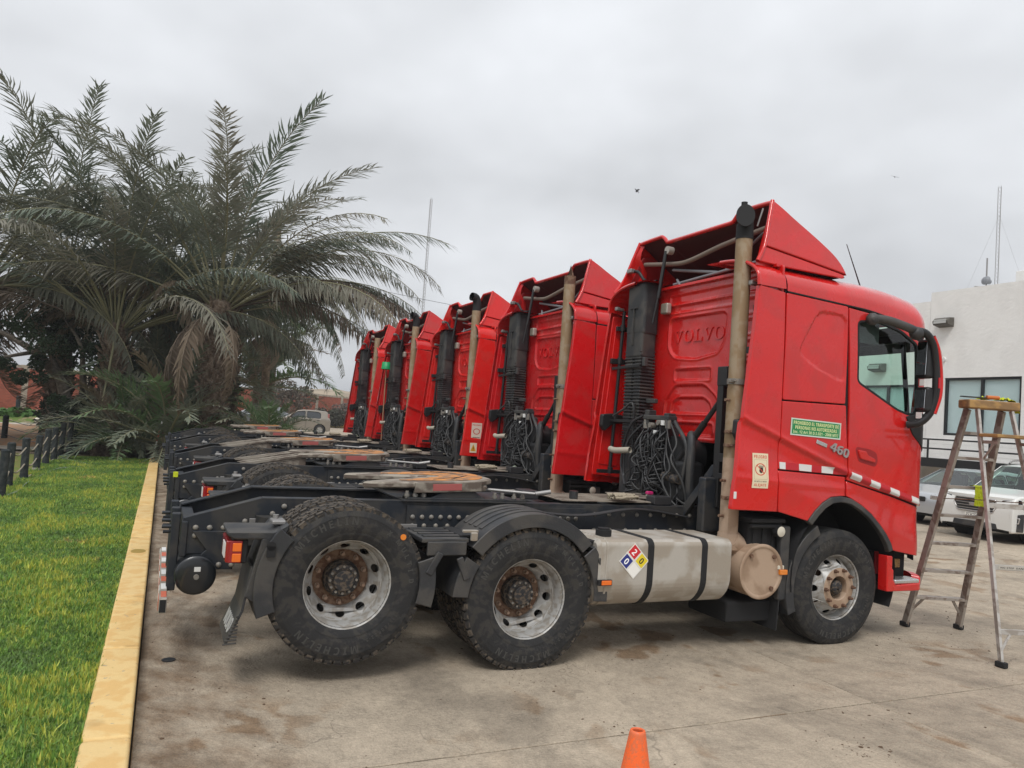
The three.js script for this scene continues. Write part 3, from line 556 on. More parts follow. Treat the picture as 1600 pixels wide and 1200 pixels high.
// a curved mudguard sheet about (cx, cy): radius r, from angle a0 to a1 (degrees), from z0 to z1, with a skirt of depth lip at the outer edge
function guard(cx, cy, r, a0, a1, z0, z1, lip = 0.07, t = 0.012, n = 14) {
  const L = [], outer = arcPts(cx, cy, r + t, a0, a1, n), inner = arcPts(cx, cy, r, a0, a1, n);
  const sheet = ext([...outer, ...inner.slice().reverse()], Math.abs(z1 - z0), 0.004).translate(0, 0, Math.min(z0, z1)); L.push(sheet);
  if (lip) { const s = Math.sign(z1 - z0), low = arcPts(cx, cy, r - lip, a0, a1, n); L.push(ext([...outer, ...low.slice().reverse()], 0.016, 0.005).translate(0, 0, s > 0 ? z1 - 0.012 : z1 - 0.004)); }
  return L;
}
const headBolt = (x, y, z, s, r = 0.021) => { const g = new THREE.SphereGeometry(r, 8, 3, 0, 2 * PI, 0, PI / 2); g.scale(1, 0.75, 1); g.rotateX(s * PI / 2); return g.translate(x, y, z); };

// ---- cab skin: half width over (x, y)
const yCrease = (x) => x < 0 ? 1.592 - 0.3366 * (x + 0.005) : 1.590 - 0.27 * x;
const recessPoly = roundPoly([[-0.70, 2.63], [-0.45, 2.50], [-0.10, 2.40], [-0.115, 3.03], [-0.46, 3.03]], 0.09, 4);
function S(x, y) {
  let z = 1.25 - 0.36 * Math.pow(Math.max(0, (x - 0.90) / 0.29), 2.4);
  const d = y - yCrease(x);
  z += 0.007 * Math.exp(-Math.pow((d + 0.012) / 0.022, 2));
  if (d < 0) z -= 0.022 * smooth(0.015, 0.06, -d) * (1 - smooth(0.14, 0.45, -d));
  const d2 = y - (1.47 - 0.05 * (x + 0.8)); if (x < 0.1) z += 0.006 * Math.exp(-Math.pow(d2 / 0.03, 2)) * smooth(0.12, -0.05, x);
  if (x > -0.8 && x < -0.02 && y > 2.3 && y < 3.12) { const s = sdPoly(recessPoly, x, y); z -= 0.014 * smooth(0.012, -0.016, s); }
  z -= 0.03 * smooth(2.6, 3.3, y) * 0.5;
  return z;
}
const side = (s, o = 0) => (x, y, off) => V(x, y, s * (S(x, y) + off + o));
const both = [1, -1];
// roof section
const yGut = (x) => x < -0.86 ? 3.165 : 3.165 - 0.04 * (x + 0.86) - 0.16 * Math.pow(Math.max(0, x - 0.1), 1.7);
const yTop = (x) => 3.455 - 0.0 * x - 0.08 * Math.pow(Math.max(0, (x - 0.3) / 0.8), 2) - 0.22 * Math.pow(Math.max(0, (x - 0.82) / 0.42), 3);
const roofPt = (x, a, o = 0) => {
  const hw = S(Math.min(x, 1.19), 3.14) + o, c = Math.cos(a), s = Math.sin(a), yg = yGut(x), yt = yTop(x) + o;
  const zz = Math.sign(c) * Math.pow(Math.abs(c), 0.36), k = Math.pow(Math.max(0, s), 0.62);
  const bow = 0.10 * (1 - zz * zz) * smooth(0.55, 1.18, x);
  return V(x + bow, yg + (yt - yg) * k, hw * zz * (1 - 0.06 * k * k));
};
const winPoly = roundPoly([[0.055, 2.425], [0.035, 3.0], [0.30, 3.035], [0.62, 2.975], [0.86, 2.86], [0.895, 2.19], [0.78, 2.16], [0.6, 2.20]], 0.05, 4);
const archPts = [[-0.482, 1.135], [-0.40, 1.225], [-0.31, 1.30], [-0.20, 1.352], [-0.07, 1.363], [0.06, 1.345], [0.20, 1.285], [0.33, 1.205], [0.44, 1.11], [0.53, 1.02], [0.60, 0.93], [0.628, 0.866]];

function buildTruck() {
  const T = group('tractor_unit');
  // ---------------- frame
  const railPoly = [[-5.585, 0.985], [-5.06, 1.138], [0.9, 1.138], [0.9, 0.86], [-4.9, 0.86], [-5.35, 0.74], [-5.585, 0.74]];
  for (const s of both) {
    const rail = group('frame_rail', T);
    const web = ext(railPoly, 0.012, 0.003).translate(0, 0, s * 0.43 - 0.006);
    const fl = [];
    const flange = (a, b) => fl.push(bar([a[0], a[1], s * 0.39], [b[0], b[1], s * 0.39], 0.085, 0.016, [0, 0, 1]).translate(0, 0, 0));
    const fbar = (a, b) => { const L = Math.hypot(b[0] - a[0], b[1] - a[1]), g = rbox(L, 0.018, 0.09, 0, 0, 0, 0.005); fl.push(g.rotateZ(Math.atan2(b[1] - a[1], b[0] - a[0])).translate((a[0] + b[0]) / 2, (a[1] + b[1]) / 2, s * 0.392)); };
    fbar([-5.585, 0.985], [-5.06, 1.138]); fbar([-5.06, 1.138], [0.9, 1.138]); fbar([0.9, 0.86], [-4.9, 0.86]); fbar([-4.9, 0.86], [-5.35, 0.745]);
    mesh('web', [web, fl, span(-3.95, -2.3, 0.885, 1.11, s > 0 ? 0.44 : -0.452, s > 0 ? 0.452 : -0.44, 0.003)], M.chassis, rail);
    const B = [], z = s * 0.44;
    const row = (x0, x1, y, n, zz = z) => { for (let k = 0; k < n; k++) B.push(headBolt(x0 + (x1 - x0) * k / (n - 1), y, zz, s)); };
    row(-5.50, -5.22, 0.925, 4); row(-5.50, -5.22, 0.868, 5); row(-5.50, -5.24, 0.665, 4, s * 0.47);
    row(-5.17, -5.08, 0.972, 2); row(-4.98, -4.76, 1.03, 2); row(-4.90, -4.9 + 0.001, 1.085, 2); row(-3.9, -2.4, 1.02, 20, s * 0.455); row(-3.9, -2.9, 0.95, 11, s * 0.455); row(-3.9, -3.2, 0.905, 6, s * 0.455);
    row(-2.2, -1.0, 1.06, 9); row(-2.2, -1.2, 0.92, 7);
    stuff(mesh('bolt_heads', B, M.bolt, rail));
    mesh('washer_plate', [span(-5.14, -5.02, 0.945, 0.995, s > 0 ? 0.438 : -0.45, s > 0 ? 0.45 : -0.438, 0.004)], M.steel, rail); mesh('washer_plate', [span(-4.0, -3.86, 0.90, 0.965, s > 0 ? 0.455 : -0.47, s > 0 ? 0.47 : -0.455, 0.004)], M.steel, rail);
    const brk = ext([[-5.52, 0.905], [-5.25, 0.905], [-5.23, 0.63], [-5.53, 0.63], [-5.53, 0.66], [-5.42, 0.77]], 0.022, 0.004).translate(0, 0, s > 0 ? 0.445 : -0.467);
    mesh('end_bracket', [brk, span(-5.595, -5.55, 0.72, 0.97, s > 0 ? 0.35 : -0.45, s > 0 ? 0.45 : -0.35)], M.chassis, rail);
  }
  for (const q of [[-5.585, -5.5, 0.76, 0.97], [-4.95, -4.8, 0.86, 1.02], [-3.95, -3.75, 0.88, 1.12], [-2.55, -2.4, 0.88, 1.1], [-1.6, -1.5, 0.88, 1.1]]) mesh('cross_member', [span(...q, -0.43, 0.43, 0.01)], M.chassis, T);
  // tail plates and the striped rear bar
  [0.36, 0.05, -0.36].forEach((z) => mesh('tail_plate', [span(-5.66, -5.60, 0.47, 1.02, z - 0.035, z + 0.035, 0.01), rod([-5.66, 0.92, z], [-5.72, 0.92, z], 0.014), rod([-5.66, 0.88, z - 0.02], [-5.71, 0.88, z - 0.02], 0.012)], M.chassis, T));
  const barG = group('rear_bar', T);
  mesh('beam', [span(-5.70, -5.65, 0.40, 0.50, -1.12, 0.74, 0.006)], M.alu, barG);
  mesh('end_opening', [span(-5.695, -5.655, 0.408, 0.492, 0.735, 0.743, 0.002)], M.blackMatt, barG);
  for (let k = 0; k < 8; k++) { const z = 0.70 - k * 0.24; mesh('reflective_tape', [span(-5.7035, -5.69, 0.41, 0.49, z - 0.17, z - 0.01, 0.001), span(-5.69, -5.655, 0.4985, 0.5025, z - 0.17, z - 0.01, 0.0008)], k % 2 ? M.white : std({ color: C(0.55, 0.13, 0.07), roughness: 0.5 }), barG); }
  // air tanks at the tail and small sticker
  for (const [x, y, r, z1] of [[-5.478, 0.604, 0.137, 0.53]]) {
    const at = group('air_tank', T), pr = [[0.001, 0.016], [0.07, 0.014], [0.115, 0.008], [0.1285, 0.0], [0.131, -0.002], [0.1345, -0.004], [0.137, -0.010], [0.137, -0.95], [0.128, -0.97], [0.08, -0.985], [0.001, -0.99]];
    mesh('shell', [latheZ(pr.map((p) => [p[0] * r / 0.137, p[1]]), 40).translate(x, y, z1), cylZ(0.006, 0.05, x, y - r - 0.01, z1 - 0.2, 6).rotateX(0)], phys({ color: C(0.010, 0.012, 0.015), roughness: 0.35, clearcoat: 0.4 }), at);
    mesh('valve', [cylZ(0.018, 0.02, x + 0.005, y - 0.005, z1 + 0.025, 12)], M.bolt, at);
    mesh('label', [span(x - 0.012, x + 0.03, y + 0.03, y + 0.062, z1 + 0.012, z1 + 0.021, 0.001)], M.white, at);
    mesh('drain_valve', [cylY(0.006, 0.03, x, y - r - 0.012, z1 - 0.25, 8)], M.bolt, at);
  }
  // ---------------- axles, springs, under parts
  for (const [x, y] of [[RX, AY], [LX, AY + LIFT], [0, AY]]) {
    const ax = group('axle', T), steer = x === 0;
    mesh('beam', [steer ? bar([x, y - 0.08, -0.9], [x, y - 0.08, 0.9], 0.12, 0.12) : cylZ(0.085, 1.9, x, y, 0, 16), ...(steer ? [] : [new THREE.SphereGeometry(0.24, 20, 12).translate(x + (x === RX ? 0.05 : 0), y, 0), cylX(0.11, 0.5, x + 0.35, y + 0.03, 0, 16)])], M.chassis, ax);
    for (const s of both) {
      mesh('drum', [cylZ(0.205, 0.2, x, y, s * 0.80, 24)], M.rust, ax);
      mesh('spring', [span(x - 0.55, x + 0.55, y + 0.11, y + 0.15, s * 0.43 - 0.045, s * 0.43 + 0.045), span(x - 0.42, x + 0.42, y + 0.15, y + 0.19, s * 0.43 - 0.045, s * 0.43 + 0.045)], M.chassis, ax);
      if (!steer) mesh('air_bag', [cylY(0.13, 0.2, x - 0.42, y + 0.26, s * 0.45, 20), cylY(0.145, 0.04, x - 0.42, y + 0.26, s * 0.45, 20)], M.rubber, ax);
      if (!steer) mesh('brake_chamber', [cylX(0.085, 0.24, x + 0.3, y + 0.08, s * 0.62, 18)], M.chassis, ax);
    }
  }
  mesh('drive_shaft', [rod([RX + 0.5, 0.56, 0], [-1.3, 0.8, 0], 0.06, 14)], M.chassis, T);
  mesh('gearbox', [span(-1.75, -0.75, 0.55, 1.12, -0.32, 0.32, 0.06), span(-1.9, -1.7, 0.62, 1.0, -0.2, 0.2, 0.05), cylX(0.24, 0.3, -1.15, 0.85, 0, 20)], M.chassis, T);
  mesh('engine', [span(-0.75, 0.75, 0.55, 1.5, -0.4, 0.4, 0.05)], M.blackMatt, T);
  // ---------------- wheels
  for (const s of both) {
    wheel('front', T, 0, AY, s * 1.035, s, 0.35);
    wheel('rear', T, RX, AY, s * 1.04, s, 0.2); wheel('inner', T, RX, AY, s * 0.69, s);
    wheel('rear', T, LX, AY + LIFT, s * 1.04, s, 0); wheel('inner', T, LX, AY + LIFT, s * 0.69, s, 0.1);
  }
  for (const s of both) mesh('valve_cap', [cylZ(0.021, 0.006, LX + 0.355, AY + LIFT + 0.325, s * 1.196, 12)], M.amber, T);
  // ---------------- mudguards
  for (const s of both) {
    const z0 = s * 0.66, z1 = s * 1.205, gd = (n) => group(n, T);
    // behind the last wheel: quarter guard, lamp shelf, mud flap
    const a = gd('mudguard'); const lx = LX - 0.02, ly = AY + LIFT;
    mesh('quarter_panel', [...guard(lx, ly, 0.575, 140, 199, z0, z1, 0.10, 0.02, 12), ext(roundPoly([[-5.345, 1.015], [-5.06, 1.015], [-4.965, 1.065], [-4.965, 1.03], [-5.00, 0.98], [-5.10, 0.965], [-5.30, 0.965], [-5.345, 0.99]], 0.012), 0.40, 0.008).translate(0, 0, s > 0 ? 0.78 : -1.18),
      ext([[-5.13, 0.97], [-4.99, 1.0], [-5.12, 0.80], [-5.15, 0.56], [-5.21, 0.60]], 0.05, 0.006).translate(0, 0, s > 0 ? 1.13 : -1.18)], M.plastic, a);
    mesh('bracket_bolt', [rbox(0.09, 0.03, 0.14, -5.02, 1.06, s * 1.02, 0.01).rotateZ(0), cylY(0.02, 0.05, -5.03, 1.075, s * 0.98, 10)], M.steel, a);
    mesh('slot', [cylZ(0.03, 0.006, -5.075, 0.93, s * 1.223, 16).scale(1, 1, 1), rbox(0.055, 0.075, 0.006, -5.075, 0.895, s * 1.223, 0.002)], M.blackMatt, a);
    const lamp = gd('tail_lamp');
    mesh('housing', [span(-5.31, -5.21, 0.805, 0.965, s > 0 ? 0.80 : -1.15, s > 0 ? 1.15 : -0.80, 0.015)], M.blackMatt, lamp);
    mesh('red_lens', [span(-5.345, -5.30, 0.812, 0.955, s > 0 ? 0.82 : -1.155, s > 0 ? 1.155 : -0.82, 0.012), span(-5.33, -5.245, 0.812, 0.955, s > 0 ? 1.14 : -1.162, s > 0 ? 1.162 : -1.14, 0.008)], M.redLens, lamp);
    for (const y of [0.846, 0.913]) mesh('orange_lens', [span(-5.305, -5.25, y - 0.027, y + 0.027, s > 0 ? 1.158 : -1.169, s > 0 ? 1.169 : -1.158, 0.006)], M.orangeLens, lamp);
    mesh('white_lens', [span(-5.349, -5.343, 0.835, 0.93, s > 0 ? 0.95 : -1.10, s > 0 ? 1.10 : -0.95, 0.002)], M.white, lamp);
    const fl = gd('mud_flap');
    const f1 = bar([-5.175, 0.78, 0], [-5.215, 0.50, 0], 0.46, 0.016, [1, 0, 0]).translate(0, 0, s * 0.93), f2 = bar([-5.215, 0.505, 0], [-5.30, 0.30, 0], 0.47, 0.016, [1, 0, 0]).translate(0, 0, s * 0.93);
    const q = Array.from({ length: 9 }, (_, k) => rod([-5.235, 0.475 - k * 0.021, s * 1.165], [-5.245 - k * 0.009, 0.475 - k * 0.021, s * 1.185], 0.006, 5));
    mesh('flap', [f1, f2, q], M.plastic, fl);
    const t = text3('VOLVO', 0.075, 0.004); t.scale(1.0, 1.25, 1).rotateY(-PI / 2).rotateZ(-0.392).translate(-5.270, 0.395, s * 0.93);
    mesh('lettering', [t], std({ color: C(0.42, 0.42, 0.40), roughness: 0.7 }), fl);
    // between the wheels
    const b = gd('mudguard');
    mesh('front_quarter', guard(LX + 0.01, ly, 0.585, 18, -16, z0, z1, 0.10, 0.02, 9), M.plastic, b);
    mesh('rear_quarter', guard(RX - 0.02, AY, 0.595, 148, 176, z0, z1, 0.10, 0.02, 8), M.plastic, b);
    mesh('bridge_step', [rbox(0.36, 0.035, 0.5, -3.87, 0.955, s * 0.93, 0.01), rbox(0.30, 0.10, 0.03, -3.86, 0.90, s * 1.18, 0.01), ...[0, 1, 2, 3].map((k) => rbox(0.3, 0.012, 0.05, -3.87, 0.977, s * (0.76 + k * 0.11), 0.004))], M.plastic, b);
    mesh('clip', [rbox(0.05, 0.06, 0.03, -3.66, 0.985, s * 1.19, 0.006), rbox(0.12, 0.02, 0.03, -3.68, 1.02, s * 1.16, 0.005).rotateZ(0)], M.alu, b);
    for (const [x, y, a0] of [[-3.955, 0.80, -0.5], [-3.735, 0.76, 0.4]]) mesh('gusset', [rbox(0.05, 0.17, 0.03, 0, 0, 0, 0.008).rotateZ(a0).translate(x, y, s * 1.205)], M.plastic, b);
    // over the drive wheel
    const c = gd('drive_mudguard');
    mesh('arch', [...guard(RX, AY, 0.625, 40, 142, z0, z1, 0.085, 0.02, 26), ...guard(RX + 0.02, AY, 0.62, -3, 38, z0, z1, 0.10, 0.02, 12)], M.plastic, c);
    const ribs = []; for (const k of [0, 1, 2, 3]) ribs.push(ext([...arcPts(RX, AY, 0.655, 62, 128, 14), ...arcPts(RX, AY, 0.643, 62, 128, 14).reverse()], 0.055, 0.004).translate(0, 0, s > 0 ? 0.72 + k * 0.105 : -0.775 - k * 0.105));
    mesh('rib', ribs, M.plastic, c);
    mesh('joint_clip', [-3.70, -2.62].map((x, k) => rbox(0.09, 0.025, 0.42, x, k ? 0.915 : 0.955, s * 0.93, 0.006).translate(0, 0.02, 0)), M.blackMatt, c);
    mesh('gusset', [rbox(0.06, 0.15, 0.03, 0, 0, 0, 0.01).rotateZ(0.33).translate(-2.565, 0.76, s * 1.207), rod([-2.60, 0.93, s * 1.1], [-2.50, 0.62, s * 1.1], 0.012)], M.plastic, c);
    // behind the front wheel
    const d = gd('front_mudguard');
    mesh('guard', [...guard(0, AY, 0.63, 118, 200, s * 0.78, s * 1.20, 0.075, 0.018, 16), span(-0.72, -0.61, 0.42, 1.08, s > 0 ? 1.12 : -1.19, s > 0 ? 1.19 : -1.12, 0.02)], M.plastic, d);
    mesh('rubber_flap', [bar([-0.70, 0.45, 0], [-0.72, 0.16, 0], 0.44, 0.014, [1, 0, 0]).translate(0, 0, s * 0.96)], M.blackMatt, d);
  }
  // ---------------- tanks on the flanks
  const tankPoly = roundPoly([[0.62, 0.42], [0.62, 0.965], [1.19, 0.965], [1.225, 0.93], [1.225, 0.56], [1.10, 0.42]], 0.09, 5);     // (z, y)
  for (const s of both) {
    const tk = group('fuel_tank', T), x0 = s > 0 ? -2.62 : -2.45, x1 = s > 0 ? -1.28 : -1.2;
    const body = ext(tankPoly, x1 - x0, 0.03).rotateY(-PI / 2);                                          // z-> x
    body.translate(x1, 0, 0); const g = s > 0 ? body : mirrorZ(prep(body));
    mesh('shell', [g], M.tank, tk);
    const ring = (x) => { const o = insetPoly(tankPoly.slice(), -0.006 * Math.sign(area2(tankPoly))), g = ext(o, 0.06, 0.004).rotateY(-PI / 2).translate(x, 0, 0); return s > 0 ? g : mirrorZ(prep(g)); };
    for (const x of [x0 + 0.52, x1 - 0.28]) mesh('strap', [ring(x)], M.blackMatt, tk);
    mesh('end_seam', [(() => { const o = insetPoly(tankPoly.slice(), -0.007 * Math.sign(area2(tankPoly))); const g = ext(o, 0.02, 0.003).rotateY(-PI / 2).translate(x0 + 0.09, 0, 0); return s > 0 ? g : mirrorZ(prep(g)); })()], M.tank, tk);
    mesh('filler_cap', [cylY(0.065, 0.05, x0 + 0.16, 0.99, s * 1.02, 20), cylY(0.05, 0.02, x0 + 0.16, 1.02, s * 1.02, 16)], M.blackMatt, tk);
    mesh('marker_lamp', [span(x0 + 0.0, x0 + 0.13, 0.615, 0.66, s > 0 ? 1.222 : -1.245, s > 0 ? 1.245 : -1.222, 0.006)], M.blackMatt, tk);
    mesh('marker_lens', [span(x0 + 0.03, x0 + 0.12, 0.62, 0.655, s > 0 ? 1.24 : -1.252, s > 0 ? 1.252 : -1.24, 0.004)], M.orangeLens, tk);
  }
  const mu = group('muffler', T);
  mesh('drum', [latheZ([[0.001, 0.0], [0.20, 0.0], [0.208, 0.006], [0.215, 0.012], [0.237, 0.012], [0.24, 0.0], [0.236, -0.012], [0.230, -0.02], [0.230, -0.62], [0.2, -0.64], [0.001, -0.64]], 48).translate(-0.945, 0.685, 1.20)], M.tan, mu);
  for (const a of [2.3, 0.75, -0.9]) mesh('bolt', [cylZ(0.018, 0.03, -0.945 + Math.cos(a) * 0.185, 0.685 + Math.sin(a) * 0.185, 1.205, 8)], M.rust, mu);
  mesh('side_marker', [span(-0.745, -0.66, 0.655, 0.70, 1.17, 1.225, 0.006)], M.amber, mu); mesh('marker_bracket', [span(-0.76, -0.69, 0.70, 0.735, 1.17, 1.21, 0.006)], M.cream, mu);
  // battery box and lamp in front of the muffler, under the deflector
  mesh('battery_box', [span(-1.02, -0.62, 0.78, 1.12, 0.55, 1.10, 0.02), span(-1.05, -0.66, 1.10, 1.14, 0.6, 1.17, 0.01), rod([-1.05, 1.07, 1.15], [-0.7, 1.07, 1.15], 0.018), ...[0, 1, 2].map((k) => span(-0.98 + k * 0.11, -0.93 + k * 0.11, 0.8, 1.05, 1.1, 1.115, 0.004)), span(-0.66, -0.62, 0.2, 0.8, 0.6, 1.1, 0.01), span(-1.2, -0.66, 0.22, 0.40, 0.55, 1.08, 0.02)], M.blackMatt, T);
  mesh('work_lamp', [cylZ(0.052, 0.06, -0.735, 1.03, 1.17, 20)], M.blackMatt, T); mesh('work_lamp_lens', [latheZ([[0.001, 0.012], [0.03, 0.009], [0.046, 0]], 20).translate(-0.735, 1.03, 1.20)], M.cream, T);
  mesh('left_air_box', [span(-1.15, -0.62, 0.5, 1.08, -1.12, -0.6, 0.03)], M.blackMatt, T);
  // ---------------- fifth wheel
  const fw = group('fifth_wheel', T);
  const fpAll = [[-4.30, -0.36], [-4.25, -0.42], [-3.85, -0.47], [-3.2, -0.46], [-2.98, -0.30], [-2.95, 0], [-2.98, 0.30], [-3.2, 0.46], [-3.85, 0.47], [-4.25, 0.42], [-4.30, 0.36], [-4.16, 0.25], [-3.72, 0.055], [-3.62, 0.05], [-3.58, 0], [-3.62, -0.05], [-3.72, -0.055], [-4.16, -0.25]];
  const sh = (p) => p.map(([x, z]) => [x > -3.7 ? -3.7 + (x + 3.7) * 0.74 : x, z * 0.97]), fp = sh(fpAll);
  const tilt = (g) => g.translate(3.55, 0, 0).rotateZ(0.045).translate(-3.55, 1.315, 0);
  const top = (p, h, y, b) => tilt(ext(p.map((q) => [q[0], -q[1]]), h, b).rotateX(-PI / 2).translate(0, y, 0));
  mesh('plate', [top(fp, 0.05, -0.05, 0.012), tilt(span(-3.80, -3.25, -0.10, -0.045, -0.40, 0.40, 0.02)), tilt(span(-3.90, -3.32, -0.09, -0.004, 0.43, 0.46, 0.008)), tilt(span(-3.90, -3.32, -0.09, -0.004, -0.46, -0.43, 0.008))], M.plate, fw);
  const gr = [[-3.95, 0.36], [-3.4, 0.42], [-3.15, 0.36], [-3.03, 0.2], [-3.0, 0], [-3.03, -0.2], [-3.15, -0.36], [-3.4, -0.42], [-3.95, -0.36], [-4.0, -0.3], [-3.55, -0.12], [-3.48, 0], [-3.55, 0.12], [-4.0, 0.3]];
  mesh('grease', [top(roundPoly(sh(gr), 0.08, 3), 0.006, 0.0, 0.002)], M.grease, fw);
  mesh('grease_groove', [[-3.7, 0.32, -3.4, 0.18], [-3.55, 0.34, -3.3, 0.05], [-3.7, -0.3, -3.4, -0.2], [-3.5, -0.36, -3.3, -0.05]].map(([a, b, c, d]) => tilt(bar([a, 0.006, b], [c, 0.006, d], 0.018, 0.004))), M.blackMatt, fw);
  for (const s of both) {
    mesh('reflector', [tilt(span(-3.75, -3.5, -0.075, -0.02, s > 0 ? 0.459 : -0.464, s > 0 ? 0.464 : -0.459, 0.002))], std({ color: C(0.40, 0.10, 0.09), roughness: 0.6 }), fw);
    mesh('pedestal', [ext([[-3.80, 1.15], [-3.72, 1.19], [-3.58, 1.275], [-3.44, 1.275], [-3.30, 1.19], [-3.22, 1.15]], 0.14, 0.01).translate(0, 0, s > 0 ? 0.30 : -0.44)], M.chassis, fw);
  }
  mesh('base_plate', [span(-4.0, -2.9, 1.142, 1.158, -0.47, 0.47, 0.004), span(-3.95, -2.9, 1.158, 1.175, 0.30, 0.465, 0.004), span(-3.95, -2.9, 1.158, 1.175, -0.465, -0.30, 0.004)], M.chassis, fw);
  stuff(mesh('bolt_studs', [-3.95, -3.88, -3.81, -3.18, -3.11, -3.0, -2.92].flatMap((x) => both.map((s) => [cylY(0.016, 0.06, x, 1.195, s * 0.42, 6), cylY(0.022, 0.02, x, 1.19, s * 0.42, 6)])), M.bolt, fw));
  mesh('release_lever', [rod([-3.2, 1.24, 0.3], [-2.85, 1.235, 0.52], 0.014), rod([-2.85, 1.235, 0.52], [-2.72, 1.26, 0.55], 0.02)], M.steel, fw);
  // catwalk plates, rope, valves along the frame behind the cab
  mesh('catwalk_plate', [rbox(0.95, 0.012, 0.62, -2.05, 1.172, 0.10, 0.004), rbox(0.5, 0.012, 0.5, -1.35, 1.176, -0.12, 0.004), ...Array.from({ length: 9 }, (_, k) => rbox(0.92, 0.006, 0.012, -2.05, 1.179, -0.17 + k * 0.067, 0.002))], M.plate, T);
  { const r = mulberry(21), L = []; for (let k = 0; k < 14; k++) { const p = []; for (let j = 0; j < 7; j++) p.push([-1.9 + (r() - 0.5) * 0.28, 1.20 + r() * 0.05, 0.42 + (r() - 0.5) * 0.12]); L.push(tube(p, 0.011, 26, 5)); } mesh('rope_bundle', L, std({ color: C(0.36, 0.31, 0.23), roughness: 1 }), T); }
  for (const q of [span(-2.75, -2.6, 1.14, 1.22, -0.1, 0.1, 0.01), span(-1.55, -1.35, 1.15, 1.23, 0.28, 0.42, 0.01), cylY(0.04, 0.1, -2.35, 1.2, 0.30, 12)]) mesh('valve_block', [q], M.pipe, T);
  for (let k = 0; k < 5; k++) mesh('air_pipe', [tube([[-3.0, 1.10, 0.50 + k * 0.016], [-2.4, 1.06, 0.49 + k * 0.016], [-1.8, 1.12, 0.46 + k * 0.014], [-1.2, 1.05, 0.44 + k * 0.016]], 0.009, 20, 5)], k % 2 ? M.hosegrey : M.pipe, T);
  return T;
}
